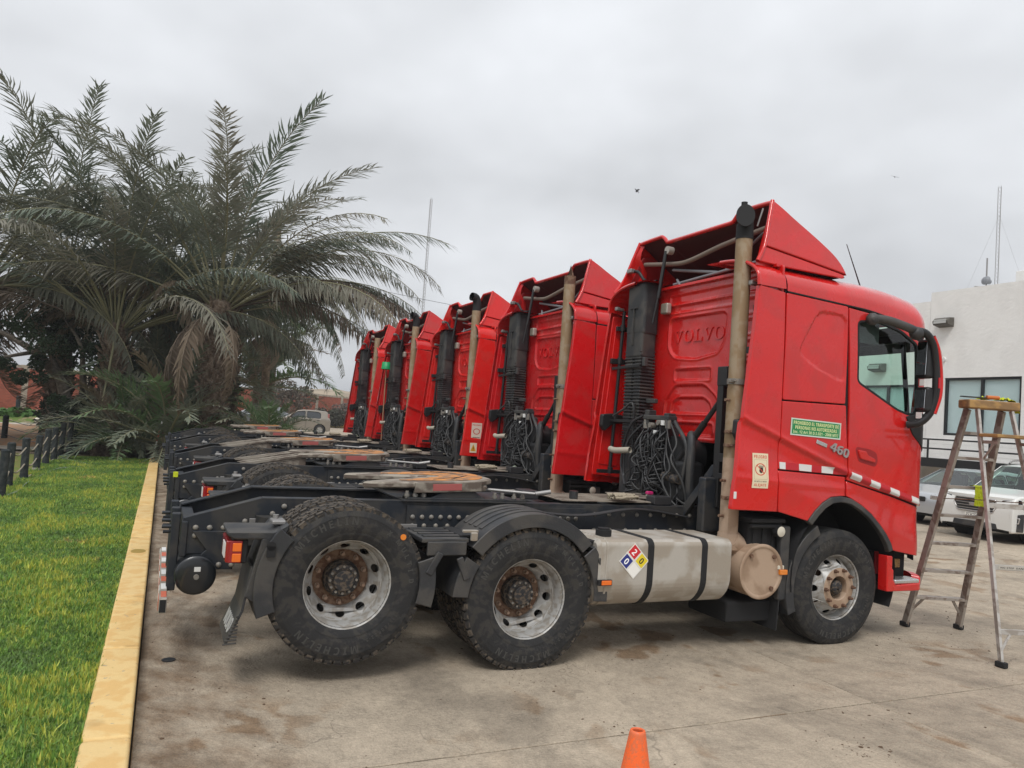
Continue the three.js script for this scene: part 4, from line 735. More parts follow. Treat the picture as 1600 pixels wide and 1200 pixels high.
function buildCab(T) {
  const P = (name, polys, s, mat, parent, o = {}, off = 0) => mesh(name, polys.map(([poly, holes]) => panel(poly, side(s, off), { holes: holes || [], flip: s < 0, ...o })), mat, parent);
  const R = roundPoly;
  const cab = group('cab', T);
  // ---------------- roof shell
  mesh('roof', [grid(26, 44, (u, v) => roofPt(-0.845 + u * 2.07, v * PI))], M.red, cab);
  mesh('gutter_seam', both.map((s) => tube(Array.from({ length: 12 }, (_, k) => { const x = -0.84 + k * 0.165; return [x, yGut(x) - 0.008, s * (S(x, 3.13) - 0.004)]; }), 0.008, 30, 5)), M.blackMatt, cab);
  for (const s of both) {
    // side sheets between deflector and door, with open seams between them
    P('side_panel', [[R([[-0.845, 2.195], [-0.085, 2.21], [-0.09, 3.118], [-0.845, 3.148]], 0.02)]], s, M.red, cab, { max: 0.032 });
    P('side_panel', [[R([[-0.845, 1.583], [-0.012, 1.553], [-0.03, 1.75], [-0.075, 2.198], [-0.845, 2.183]], 0.015)]], s, M.red, cab, { max: 0.028 });
    P('side_panel', [[[[-0.83, 1.212], ...archPts.slice(0, 5), [-0.012, 1.363], [-0.02, 1.40], [-0.018, 1.541], [-0.845, 1.571]]]], s, M.red, cab, { max: 0.028 });
    P('front_wing', [[[[0.0, 1.365], ...archPts.slice(5), [0.68, 0.855], [1.03, 0.80], [1.085, 1.25], [0.6, 1.372], [0.0, 1.50]]]], s, M.red, cab, { max: 0.045 });
    P('corner_panel', [[R([[1.09, 0.775], [1.175, 0.77], [1.18, 1.22], [1.12, 1.24]], 0.01)]], s, M.red, cab, { max: 0.05 });
    P('corner_gap', [[[[1.03, 0.75], [1.11, 0.75], [1.14, 1.27], [1.15, 1.42], [1.09, 1.42], [1.07, 1.25]]]], s, M.blackMatt, cab, { max: 0.06 }, -0.03);
    P('pillar', [[R([[1.02, 1.37], [1.17, 1.33], [1.16, 2.10], [1.11, 2.92], [0.965, 2.92], [1.0, 2.20]], 0.012)]], s, M.red, cab, { max: 0.06 });
    // dark lining right behind the seams
    P('seam_backing', [[[[-0.85, 1.22], [-0.5, 1.14], [-0.40, 1.28], [-0.2, 1.41], [0.1, 1.40], [0.36, 1.25], [0.66, 0.9], [1.04, 0.9], [1.10, 1.4], [1.13, 2.1], [1.04, 2.98], [-0.09, 3.14], [-0.85, 3.17]], [winPoly]]], s, M.blackMatt, cab, { max: 0.12, depth: 0.01 }, -0.026);
    // arch trim
    const ao = archPts.map((p) => p), ai = archPts.map((p) => [0.06 + (p[0] - 0.06) * 0.90, 0.62 + (p[1] - 0.62) * 0.925]);
    P('arch_trim', [[[...ai, ...ao.slice().reverse()]]], s, M.plastic, cab, { max: 0.06, depth: 0.05, edge: 0.01, flip: s > 0 ? false : true }, 0.008);
    mesh('wheelhouse', [grid(24, 4, (u, v) => { const a = (-25 + u * 215) * D2R; return V(0.05 + Math.cos(a) * 0.66, 0.62 + Math.sin(a) * 0.70, s * (0.62 + v * 0.60)); }), span(-0.6, 0.7, 0.5, 1.35, s > 0 ? 0.55 : -0.6, s > 0 ? 0.6 : -0.55, 0.01)], M.blackMatt, cab);
    // reflective tape, white blocks on a red band
    const tp = group('reflective_tape', T);
    const band = (x0, x1, f) => [[x0, f(x0) - 0.030], [x1, f(x1) - 0.030], [x1, f(x1) + 0.030], [x0, f(x0) + 0.030]];
    const f1 = (x) => 1.617 - 0.037 * (x + 0.83), f2 = (x) => 1.568 - 0.245 * x;
    P('red_band', [[band(-0.83, -0.03, f1)], [band(0.02, 1.08, f2)]], s, M.tapeRed, tp, { depth: 0.002, edge: 0.001, max: 0.022 }, 0.003);
    const blocks = [[-0.835, -0.765, f1], [-0.60, -0.45, f1], [-0.325, -0.185, f1], [0.03, 0.16, f2], [0.285, 0.41, f2], [0.55, 0.675, f2], [0.85, 0.97, f2]];
    for (const [a, b, f] of blocks) P('white_block', [[band(a, b, f)]], s, M.white, tp, { depth: 0.004, edge: 0.001, max: 0.022 }, 0.007);
    // ---------------- door
    const door = group('door', T);
    P('door_skin', [[R([[0.002, 1.512], [0.6, 1.384], [1.09, 1.265], [1.125, 1.335], [1.01, 1.365], [0.995, 2.18], [0.955, 2.85], [0.62, 3.018], [0.28, 3.082], [-0.078, 3.11], [-0.03, 2.2, 0], [-0.018, 1.75, 0]], 0.012), [winPoly]]], s, M.red, door, { max: 0.03 });
    P('window_seal', [[insetPoly(area2(winPoly) > 0 ? winPoly : winPoly.slice().reverse(), -0.006), [insetPoly(area2(winPoly) > 0 ? winPoly : winPoly.slice().reverse(), 0.018)]]], s, M.blackMatt, door, { max: 0.1, depth: 0.03, edge: 0.004 }, 0.0);
    P('window_glass', [[insetPoly(area2(winPoly) > 0 ? winPoly : winPoly.slice().reverse(), 0.012)]], s, M.glass, door, { max: 0.1, depth: 0.002, edge: 0.001 }, -0.014);
    const hp = R([[0.075, 1.815], [0.12, 1.70], [0.335, 1.66], [0.355, 1.70], [0.34, 1.77], [0.25, 1.80]], 0.03);
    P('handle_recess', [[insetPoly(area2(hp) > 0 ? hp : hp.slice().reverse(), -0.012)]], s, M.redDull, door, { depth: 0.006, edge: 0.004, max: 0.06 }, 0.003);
    P('handle', [[R([[0.09, 1.80], [0.125, 1.715], [0.32, 1.685], [0.325, 1.72], [0.22, 1.755], [0.2, 1.79]], 0.02)]], s, M.red, door, { depth: 0.03, edge: 0.01, max: 0.05 }, 0.020);
    // corner trim below the window where the mirror arm lands
    P('mirror_foot', [[R([[0.72, 2.15], [0.955, 2.20], [1.14, 2.17], [1.14, 1.76], [1.0, 1.84], [0.82, 1.98]], 0.02)]], s, M.black, door, { depth: 0.03, max: 0.06 }, 0.012);
    // ---------------- mirrors
    const mi = group('mirror', T);
    const zz = (v) => s * v;
    mesh('upper_arm', [tube([[0.16, 3.035, zz(1.265)], [0.30, 3.03, zz(1.33)], [0.46, 2.985, zz(1.40)], [0.62, 2.945, zz(1.42)]], 0.042, 16, 10), new THREE.SphereGeometry(0.064, 16, 10).translate(0.60, 2.93, zz(1.42)), new THREE.SphereGeometry(0.06, 12, 8).translate(0.18, 3.03, zz(1.275))], M.plastic, mi);
    mesh('frame', [tube([[0.56, 2.95, zz(1.42)], [0.67, 2.945, zz(1.45)], [0.77, 2.86, zz(1.46)], [0.825, 2.70, zz(1.46)], [0.85, 2.50, zz(1.46)], [0.855, 2.34, zz(1.45)], [0.82, 2.18, zz(1.42)], [0.76, 2.09, zz(1.36)], [0.72, 2.07, zz(1.27)]], 0.036, 48, 10)], M.black, mi);
    mesh('red_cover', [tube([[0.76, 2.915, zz(1.475)], [0.825, 2.80, zz(1.48)], [0.872, 2.60, zz(1.48)], [0.885, 2.37, zz(1.475)], [0.85, 2.19, zz(1.45)]], 0.024, 30, 8)], M.red, mi);
    const head = (y0, y1, nm) => { const tw = (g) => g.translate(-0.80, -(y0 + y1) / 2, -zz(1.36)).rotateY(zz(-0.18)).rotateZ(-0.05).translate(0.80, (y0 + y1) / 2, zz(1.36)); mesh(nm, [tw(rbox(0.09, y1 - y0, 0.16, 0.81, (y0 + y1) / 2, zz(1.37), 0.03, 2))], M.black, mi); mesh('mirror_glass', [tw(rbox(0.006, y1 - y0 - 0.06, 0.12, 0.763, (y0 + y1) / 2, zz(1.37), 0.002))], M.mirror, mi); };
    head(2.52, 2.90, 'main_head'); head(2.20, 2.44, 'wide_angle_head');
    mesh('reflector_patch', [rbox(0.008, 0.06, 0.05, 0.76, 2.48, zz(1.38), 0.002), rbox(0.008, 0.06, 0.06, 0.76, 2.165, zz(1.36), 0.002)], M.white, mi);
    mesh('red_patch', [rbox(0.03, 0.10, 0.01, 0.848, 2.48, zz(1.496), 0.002)], M.tapeRed, mi);
    // ---------------- bumper corner with step
    const bu = group('bumper', T), sideB = (x, y, off) => V(x, y, s * (1.246 - 0.22 * Math.pow(Math.max(0, (x - 1.0) / 0.18), 2.2) + off));
    const PB = (name, poly, mat, o, off) => mesh(name, [panel(poly, (x, y, q) => sideB(x, y, q + off), { flip: s < 0, ...o })], mat, bu);
    PB('corner', R([[0.575, 0.475], [1.175, 0.470], [1.17, 0.615], [1.075, 0.60], [1.05, 0.545], [0.70, 0.535], [0.665, 0.58], [0.66, 0.68], [0.64, 0.69], [0.64, 0.81], [0.565, 0.815]], 0.015), M.red, { depth: 0.10, edge: 0.012, max: 0.05 }, 0.0);
    mesh('step_tread', [rbox(0.345, 0.045, 0.16, 0.865, 0.562, s * 1.158, 0.015).applyMatrix4(new THREE.Matrix4())], M.chrome, bu);
    mesh('step_recess', [span(0.60, 1.08, 0.5, 0.82, s > 0 ? 0.95 : -1.03, s > 0 ? 1.03 : -0.95, 0.01), span(0.60, 1.06, 0.47, 0.54, s > 0 ? 0.9 : -1.12, s > 0 ? 1.12 : -0.9, 0.01)], M.blackMatt, bu);
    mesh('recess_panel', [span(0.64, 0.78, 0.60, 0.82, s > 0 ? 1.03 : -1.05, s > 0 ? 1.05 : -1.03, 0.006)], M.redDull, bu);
    mesh('side_reflector', [rbox(0.12, 0.085, 0.02, 0.905, 0.705, s * 1.06, 0.006)], std({ map: dust([0.40, 0.22, 0.06], [0.2, 0.1, 0.04], 0.9, 20, 128, 3), roughness: 0.5 }), bu);
    PB('indicator', R([[1.095, 0.49], [1.172, 0.488], [1.172, 0.555], [1.11, 0.56]], 0.008), M.amber, { depth: 0.03, edge: 0.005 }, 0.006);
  }
  // ---------------- front end (facing +x)
  const xf = (z, y) => 1.175 + 0.12 * (1 - Math.pow(Math.abs(z) / 0.93, 2)) - 0.10 * smooth(2.0, 3.05, y);
  const front = (z, y, off) => V(xf(z, y) + off, y, z);
  const F = (name, poly, mat, parent, o = {}, off = 0) => mesh(name, [panel(poly, (a, b, q) => front(-a, b, q + off), o)], mat, parent);
  F('front_panel', roundPoly([[-0.92, 1.45], [0.92, 1.45], [0.92, 1.98], [-0.92, 1.98]], 0.04), M.red, cab, { max: 0.1 });
  F('grille', roundPoly([[-0.86, 0.82], [0.86, 0.82], [0.9, 1.43], [-0.9, 1.43]], 0.05), M.black, cab, { max: 0.1 });
  for (let k = 0; k < 5; k++) F('grille_bar', [[-0.78, 0.90 + k * 0.1], [0.78, 0.90 + k * 0.1], [0.78, 0.94 + k * 0.1], [-0.78, 0.94 + k * 0.1]], M.plastic, cab, { max: 0.1, depth: 0.01, edge: 0.004 }, 0.012);
  const wd = group('windscreen', T);
  F('glass', roundPoly([[-0.93, 2.02], [0.93, 2.02], [0.90, 2.96], [-0.90, 2.96]], 0.08), M.glass, wd, { max: 0.12, depth: 0.004, edge: 0.002 });
  const wo = roundPoly([[-0.96, 1.985], [0.96, 1.985], [0.94, 3.02], [-0.94, 3.02]], 0.08), wi = roundPoly([[-0.90, 2.05], [0.90, 2.05], [0.88, 2.93], [-0.88, 2.93]], 0.08);
  mesh('surround', [panel(wo, (a, b, q) => front(-a, b, q + 0.003), { holes: [wi], max: 0.12, depth: 0.02 })], M.black, wd);
  mesh('sun_visor', [grid(10, 3, (u, v) => { const z = (u - 0.5) * 1.9; return V(xf(z * 0.9, 2.9) + 0.05 + 0.16 * (1 - v), 3.06 - 0.20 * (1 - v) + 0.06 * v, z); })], M.black, wd);
  const bf = group('bumper', T);
  F('beam', roundPoly([[-0.94, 0.47], [0.94, 0.47], [0.94, 0.80], [-0.94, 0.80]], 0.04), M.red, bf, { max: 0.1 });
  for (const s of both) F('headlight', roundPoly([[s * 0.9 - 0.02, 0.84], [s * 0.9 + 0.02, 0.84], [s * 0.80, 1.25], [s * 0.72, 1.25]].sort(() => 0), 0.01), M.white, bf, { depth: 0.01, edge: 0.003 }, 0.02);
  // ---------------- inside the cab
  mesh('floor', [span(-0.86, 1.05, 1.36, 1.42, -1.15, 1.15, 0.01)], M.interior, cab);
  mesh('inner_lining', [span(-0.84, -0.81, 1.42, 3.15, -1.15, 1.15, 0.01), span(-0.86, 0.9, 3.16, 3.2, -1.1, 1.1, 0.01)], M.interior, cab);
  mesh('dashboard', [span(0.78, 1.12, 1.42, 2.06, -0.98, 0.98, 0.06), span(0.70, 0.95, 1.75, 2.0, -0.5, -0.1, 0.05)], M.interior, cab);
  mesh('bunk', [span(-0.82, -0.25, 1.45, 1.95, -1.1, 1.1, 0.05)], M.interior, cab);
  for (const s of both) {
    const st = group('seat', T);
    mesh('cushion', [rbox(0.5, 0.16, 0.5, 0.12, 1.92, s * 0.62, 0.05, 2), span(-0.1, 0.3, 1.42, 1.85, s * 0.62 - 0.15, s * 0.62 + 0.15, 0.03)], M.interior, st);
    mesh('backrest', [rbox(0.14, 0.62, 0.48, 0, 0, 0, 0.05, 2).rotateZ(0.18).translate(-0.17, 2.28, s * 0.62), rbox(0.09, 0.18, 0.26, -0.24, 2.68, s * 0.62, 0.03)], M.interior, st);
    mesh('lining', [grid(14, 2, (u, v) => { const x = 0.0 + u * 1.0, y = 1.42 + v * (0.99 - 0.28 * smooth(0.1, 0.75, u)); return V(x, y, s * (S(x, 1.6) - 0.06)); }), grid(6, 2, (u, v) => V(-0.84 + u * 0.85, 1.42 + v * 1.7, s * 1.17))], M.interior, st);
    mesh('roof_visor', [rbox(0.34, 0.24, 0.02, 0.24, 2.93, s * 1.16, 0.05).rotateZ(0)], M.interior, st);
  }
  const sw = group('steering_wheel', T);
  mesh('rim', [new THREE.TorusGeometry(0.225, 0.017, 10, 36).rotateY(PI / 2).rotateZ(0.75).translate(0.66, 2.20, -0.58)], M.black, sw);
  mesh('column', [rod([0.68, 2.18, -0.58], [0.95, 1.95, -0.58], 0.035, 10), rod([0.66, 2.2, -0.80], [0.66, 2.2, -0.36], 0.015, 6)], M.black, sw);

  // ---------------- rear wall with pressed fields (faces -x; drawn in (z, y))
  const fields = [
    [roundPoly([[-0.41, 3.05], [0.50, 3.05], [0.485, 2.80], [0.40, 2.66], [0.05, 2.61], [-0.30, 2.64], [-0.41, 2.74]], 0.07), -0.016],
    [roundPoly([[-0.27, 2.50], [0.30, 2.50], [0.30, 2.395], [-0.27, 2.395]], 0.02), -0.011],
    [roundPoly([[-0.44, 1.80], [-0.41, 2.18], [-0.26, 2.335], [0.22, 2.335], [0.42, 2.20], [0.44, 1.80]], 0.06), -0.014],
    [roundPoly([[-0.33, 2.05], [-0.30, 2.16], [-0.20, 2.205], [0.20, 2.205], [0.30, 2.15], [0.33, 2.05]], 0.03), -0.012],
    [roundPoly([[-0.36, 1.83], [-0.35, 1.94], [0.35, 1.94], [0.36, 1.83]], 0.03), -0.012],
    [roundPoly([[-0.42, 3.30], [1.02, 3.30], [1.02, 3.215], [-0.42, 3.215]], 0.02), -0.008],
    [roundPoly([[-0.42, 3.185], [0.62, 3.185], [0.70, 3.125], [-0.42, 3.125]], 0.02), -0.008],
    [roundPoly([[0.74, 3.14], [1.02, 3.14], [1.02, 3.02], [0.74, 3.02]], 0.02), -0.009], [roundPoly([[0.74, 2.94], [1.02, 2.94], [1.02, 2.82], [0.74, 2.82]], 0.02), -0.009],
    [roundPoly([[0.74, 2.74], [1.02, 2.74], [1.02, 2.62], [0.74, 2.62]], 0.02), -0.009], [roundPoly([[0.74, 2.54], [1.02, 2.54], [1.02, 2.42], [0.74, 2.42]], 0.02), -0.009],
  ].map(([p, d]) => ({ p, d, b: [Math.min(...p.map((q) => q[0])) - 0.05, Math.max(...p.map((q) => q[0])) + 0.05, Math.min(...p.map((q) => q[1])) - 0.05, Math.max(...p.map((q) => q[1])) + 0.05] }));
  const rear = (z, y, off) => { let h = 0; for (const f of fields) if (z > f.b[0] && z < f.b[1] && y > f.b[2] && y < f.b[3]) { const s = sdPoly(f.p, z, y); h += f.d * smooth(0.008, -0.014, s) + 0.006 * Math.exp(-Math.pow((s - 0.018) / 0.012, 2)); } return V(-0.885 - h - off, y, z); };
  const wallPoly = roundPoly([[-1.21, 1.70], [-0.72, 1.70], [-0.62, 1.76], [0.62, 1.76], [0.72, 1.70], [1.21, 1.70], [1.21, 3.40], [-1.21, 3.40]], 0.03);
  mesh('rear_wall', [panel(wallPoly, rear, { max: 0.020 })], M.red, cab);
  mesh('rear_lower', [span(-0.9, -0.86, 1.2, 1.72, -1.2, -0.55, 0.01), span(-0.9, -0.86, 1.2, 1.72, 0.6, 1.2, 0.01), span(-0.84, -0.80, 1.2, 1.80, -0.6, 0.6, 0.01)], M.blackMatt, cab);
  mesh('roof_edge', [bar([-0.90, 3.395, -1.18], [-0.90, 3.395, 1.18], 0.06, 0.03)], M.red, cab);
  { const t = text3('VOLVO', 0.13, 0.014, fontSerif); t.scale(1.26, 1, 1).rotateY(-PI / 2).translate(-0.866, 2.855, 0.055); mesh('raised_lettering', [t], M.red, cab); }

  // ---------------- side deflectors behind the cab
  for (const s of both) {
    const d = group('side_deflector', T);
    P('outer_panel', [[R([[-1.350, 1.222], [-0.845, 1.210, 0], [-0.862, 3.148], [-1.158, 3.178]], 0.012)]], s, M.red, d, { max: 0.032, depth: 0.05, edge: 0.010 });
    mesh('cap', [grid(8, 10, (u, v) => { const x = -1.165 + u * 0.305, a = v * PI * 0.47; const p = roofPt(Math.max(x, -0.86), a, 0.002); return V(x, p.y + 0.012, s * p.z); }), grid(8, 10, (u, v) => { const x = -1.165 + u * 0.305, a = v * PI * 0.40; const p = roofPt(Math.max(x, -0.86), a, -0.03); return V(x, p.y + 0.012, s * p.z); }), tube(Array.from({ length: 9 }, (_, k) => { const p = roofPt(-0.86, k / 8 * PI * 0.42, -0.008); return [-1.165, p.y + 0.012, s * p.z]; }), 0.018, 20, 6)], M.red, d);
    // inner sheet
    mesh('inner_sheet', [panel(roundPoly([[-1.29, 1.30], [-0.90, 1.27], [-0.90, 3.12], [-1.13, 3.14]], 0.03), (x, y, off) => V(x, y, s * (1.178 - off)), { max: 0.15, depth: 0.015, edge: 0.008, flip: s > 0 }), panel(roundPoly([[-1.215, 1.42], [-0.96, 1.40], [-0.96, 3.02], [-1.09, 3.04]], 0.03), (x, y, off) => V(x, y, s * (1.168 - off)), { max: 0.15, depth: 0.012, edge: 0.008, flip: s > 0 })], M.red, d);
    const br = [[2.99, -1.11, -0.93, 0.045], [2.61, -1.16, -0.93, 0.05], [1.345, -1.25, -0.95, 0.035]];
    for (const [y, x0, x1, h] of br) mesh('bracket', [bar([x0, y, s * 1.13], [x1, y, s * 1.10], h, h * 1.2)], M.black, d);
    mesh('hinge_bracket', [ext(roundPoly([[-1.25, 1.99], [-1.10, 2.01], [-0.93, 1.99], [-0.93, 1.90], [-1.10, 1.89], [-1.21, 1.80], [-1.255, 1.86]], 0.02), 0.07, 0.01).translate(0, 0, s > 0 ? 1.08 : -1.15)], M.black, d);
    mesh('lock_rod', [rod([-1.035, 3.20, s * 1.10], [-1.095, 1.33, s * 1.11], 0.02, 8), ...[3.0, 2.62, 1.95, 1.36].map((y) => cylY(0.032, 0.07, -1.035 - (3.2 - y) * 0.032, y, s * 1.10, 10))], M.black, d);
    mesh('catch', [cylX(0.02, 0.1, -1.10, 3.21, s * 1.10, 8), rbox(0.05, 0.04, 0.05, -1.13, 3.215, s * 1.10, 0.008)], M.steel, d);
  }
  // ---------------- roof spoiler
  const sp = group('roof_spoiler', T);
  const curve = new THREE.CatmullRomCurve3([[-0.895, 4.015], [-0.78, 3.955], [-0.656, 3.882], [-0.345, 3.708], [-0.17, 3.592], [-0.085, 3.50], [-0.05, 3.435]].map((p) => V(p[0], p[1], 0)));
  const cp = Array.from({ length: 25 }, (_, k) => { const p = curve.getPoint(k / 24); return [p.x, p.y]; });
  const zs = (y) => 1.165 - 0.105 * (y - 3.42) / 0.6;
  const spMap = (s, o = 0) => (x, y, off) => V(x, y, s * (zs(y) + off + o));
  for (const s of both) {
    mesh('side', [panel([[-1.035, 3.562], [-0.5, 3.495], [-0.06, 3.436], ...cp.slice().reverse().slice(1)], spMap(s), { max: 0.08, depth: 0.03, edge: 0.012, flip: s < 0 })], M.red, sp);
    mesh('side_base', [panel([[-1.13, 3.41], [-0.85, 3.395], [-0.08, 3.395], [-0.07, 3.430], [-0.5, 3.487], [-1.045, 3.555]], spMap(s, -0.012), { max: 0.1, depth: 0.03, edge: 0.008, flip: s < 0 })], M.red, sp);
    mesh('rear_edge', [tube([[-0.905, 4.01, s * 1.055], [-0.97, 3.80, s * 1.092], [-1.045, 3.56, s * 1.135], [-1.14, 3.40, s * 1.165]], 0.02, 20, 8), grid(8, 1, (u, v) => { const y = 4.0 - u * 0.6, x = -0.905 - 0.235 * u; return V(x + v * (0.03 + 0.24 * smooth(0.15, 0.6, u)), y - 0.03, s * (zs(y) - 0.03 - v * 0.03)); })], M.red, sp);
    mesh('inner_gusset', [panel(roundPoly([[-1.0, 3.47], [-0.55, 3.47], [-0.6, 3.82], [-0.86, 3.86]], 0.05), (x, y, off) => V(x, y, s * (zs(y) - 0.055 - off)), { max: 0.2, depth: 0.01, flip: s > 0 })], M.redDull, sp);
  }
  const dip = (t) => { const a = Math.abs(t); return 0.085 * smooth(0.60, 0.48, a); };
  const topPt = (t, v, o) => { const p = curve.getPoint(v * 0.999), zr = zs(p.y), e = Math.pow(Math.abs(t), 8) * 0.012; return V(p.x, p.y + 0.004 - dip(t) * (1 - smooth(0, 0.85, v)) - e - o, t * (zr - 0.004)); };
  mesh('top', [grid(40, 22, (u, v) => topPt(1 - 2 * u, v, 0))], M.red, sp);
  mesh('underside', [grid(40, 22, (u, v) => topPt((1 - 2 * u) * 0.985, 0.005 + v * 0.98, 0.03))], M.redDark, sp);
  mesh('rear_lip', [tube(Array.from({ length: 41 }, (_, k) => { const p = topPt(-1 + k / 20, 0, 0.014); p.x -= 0.004; return p; }), 0.022, 90, 6)], M.red, sp);
  const gb = std({ color: C(0.20, 0.20, 0.215), roughness: 0.5 });
  mesh('strut', [rod([-0.86, 3.44, -0.42], [-0.78, 3.52, 0.95], 0.017), rod([-0.82, 3.62, -0.50], [-0.80, 3.49, 0.22], 0.017), rod([-0.80, 3.5, 0.35], [-0.72, 3.82, 0.80], 0.015), rod([-0.9, 3.40, -0.25], [-0.82, 3.50, -0.42], 0.014)], gb, sp);
  mesh('cross_tube', [tube([[-0.84, 3.76, -1.02], [-0.85, 3.70, -0.62], [-0.86, 3.66, -0.25], [-0.85, 3.74, 0.35], [-0.84, 3.80, 1.0]], 0.026, 40, 8)], std({ color: C(0.20, 0.16, 0.13), roughness: 0.8 }), sp);
  mesh('hose', [tube([[-1.0, 3.66, -1.04], [-0.98, 3.64, -0.94], [-0.96, 3.55, -0.86], [-0.96, 3.50, -0.76], [-0.96, 3.49, -0.6]], 0.02, 20, 6), cylX(0.03, 0.08, -0.96, 3.5, -0.78, 8)], M.black, sp);
  mesh('hose_clip', [rbox(0.06, 0.05, 0.09, -1.02, 3.66, -1.04, 0.01)], M.steel, sp);
  // gas strut from the wall to the spoiler
  const gs = group('gas_strut', T);
  mesh('tube', [rod([-0.96, 3.80, -0.46], [-1.02, 3.28, -0.47], 0.020), rod([-1.02, 3.30, -0.47], [-1.06, 3.0, -0.485], 0.012)], M.black, gs); mesh('fixing', [cylX(0.045, 0.07, -0.93, 3.81, -0.44, 12), rbox(0.07, 0.12, 0.12, -0.93, 3.17, -0.44, 0.02)], M.alu, gs);
  // roof aerial
  const ae = group('roof_aerial', T);
  mesh('foot', [new THREE.SphereGeometry(0.075, 16, 8, 0, 2 * PI, 0, PI / 2).scale(1.1, 0.7, 0.7).translate(0.80, 3.43, 0.62)], M.black, ae);
  mesh('whip', [rod([0.78, 3.46, 0.62], [0.53, 3.92, 0.62], 0.008, 6, 0.004)], M.black, ae);

  // ---------------- exhaust stack
  const ex = group('exhaust_stack', T);
  const EX = -1.15, EZ = 0.99;
  mesh('pipe', [cylY(0.074, 1.42, EX, 2.94, EZ, 32), cylY(0.079, 0.66, EX, 1.94, EZ, 32, 0.077)], std({ map: dust([0.30, 0.205, 0.115], [0.37, 0.29, 0.20], 0.8, 6, 512, 0.8), roughness: 0.6, metalness: 0.15 }), ex);
  mesh('lower_pipe', [cylY(0.082, 0.78, EX, 1.26, EZ, 32, 0.080), cylY(0.105, 0.14, EX - 0.0, 0.92, EZ, 24, 0.09), rod([EX, 0.93, EZ], [EX + 0.12, 0.84, EZ], 0.11, 20)], M.tan, ex);
  for (const y of [2.33, 1.88, 1.76, 1.30]) mesh('clamp', [cylY(0.084, y > 2 ? 0.05 : 0.028, EX, y, EZ, 32), rbox(0.05, 0.03, 0.04, EX - 0.10, y, EZ + 0.05, 0.006), cylZ(0.008, 0.1, EX - 0.09, y, EZ + 0.05, 6)], y > 2 ? M.bolt : M.rust, ex);
  for (const [y, a] of [[2.16, 2.4], [1.45, 2.5], [1.14, 2.3]]) mesh('stud', [cylX(0.014, 0.05, EX - 0.11, y, EZ + 0.02, 6)], M.rust, ex);
  const cap = group('exhaust_cap', T);
  mesh('elbow', [cylY(0.079, 0.14, EX, 3.69, EZ, 24, 0.074), tube([[EX, 3.70, EZ], [EX + 0.0, 3.80, EZ + 0.01], [EX - 0.05, 3.86, EZ + 0.03]], 0.066, 10, 16), cylY(0.028, 0.06, EX - 0.02, 3.93, EZ, 12)], M.soot, cap);
  mesh('flap', [cylX(0.092, 0.022, 0, 0, 0, 28).scale(1, 1.12, 0.88).rotateY(0.90).rotateX(-0.12).translate(EX - 0.075, 3.81, EZ + 0.085)], M.soot, cap);
  mesh('bracket', [rod([EX + 0.07, 3.74, EZ + 0.08], [EX + 0.10, 3.90, EZ + 0.11], 0.008, 5)], M.steel, cap);
  mesh('exhaust_post', [span(-1.13, -1.06, 1.18, 2.47, 0.71, 0.79, 0.01), span(-1.135, -1.055, 2.30, 2.48, 0.705, 0.84, 0.01), span(-1.13, -1.09, 1.6, 1.68, 0.78, 0.92, 0.006), span(-1.13, -1.09, 1.45, 1.5, 0.78, 0.92, 0.006)], M.black, T);
  mesh('support_leg', [bar([-1.08, 1.55, 0.70], [-1.22, 0.98, 0.34], 0.07, 0.07), span(-1.25, -1.0, 0.95, 1.45, 0.66, 0.76, 0.02)], M.chassis, T);
  mesh('tilt_strut', [rod([-1.06, 2.19, 0.70], [-1.10, 1.42, 0.02], 0.024, 10), rod([-1.075, 1.95, 0.49], [-1.105, 1.38, -0.02], 0.033, 10)], M.black, T);

  // ---------------- air intake duct
  const du = group('intake_duct', T);
  mesh('head', [rbox(0.22, 0.60, 0.335, -1.025, 3.17, -0.735, 0.05, 3), rbox(0.205, 0.34, 0.315, -1.03, 2.79, -0.735, 0.04, 2), rbox(0.03, 0.42, 0.02, -1.14, 2.98, -0.735, 0.004), rbox(0.03, 0.02, 0.12, -1.14, 3.18, -0.735, 0.004), rbox(0.12, 0.05, 0.08, -1.01, 3.48, -0.80, 0.02, 2)], M.plastic, du);
  const ribs = [rbox(0.165, 0.90, 0.135, -1.03, 2.275, -0.815, 0.02), rbox(0.165, 0.90, 0.135, -1.03, 2.275, -0.655, 0.02)]; for (let k = 0; k < 24; k++) { const y = 2.70 - k * 0.0365; for (const dz of [-0.08, 0.08]) ribs.push(rbox(0.195, 0.021, 0.152, -1.03, y, -0.735 + dz + k * 0.0012, 0.008)); }
  mesh('ribbed_tube', ribs, M.plastic, du);
  const bel = []; for (let k = 0; k < 16; k++) bel.push(rbox(0.20 - (k % 2) * 0.03, 0.016, 0.32 - (k % 2) * 0.03, -1.03, 1.835 - k * 0.0145, -0.70, 0.006));
  mesh('bellows', bel, M.black, du);
  mesh('lower_box', [rbox(0.24, 0.5, 0.40, -1.02, 1.36, -0.66, 0.05, 2)], M.plastic, du);
  mesh('clamp', [bar([-1.145, 2.52, -1.1], [-1.145, 2.54, -0.55], 0.02, 0.03), bar([-1.145, 1.93, -1.1], [-1.145, 1.93, -0.55], 0.02, 0.03), rod([-1.15, 2.12, -0.60], [-1.15, 1.55, -0.60], 0.012)], M.black, du);
  for (const q of [rbox(0.05, 0.1, 0.05, -1.1, 2.58, -0.53, 0.01), rbox(0.05, 0.05, 0.16, -1.02, 2.16, -0.47, 0.01)]) mesh('hook', [q], M.hosegrey, du);
  mesh('hook_cable', [tube([[-1.15, 1.98, -1.02], [-1.17, 2.06, -0.78], [-1.16, 2.13, -0.64], [-1.15, 2.03, -0.60]], 0.012, 20, 5)], M.hosegrey, du);
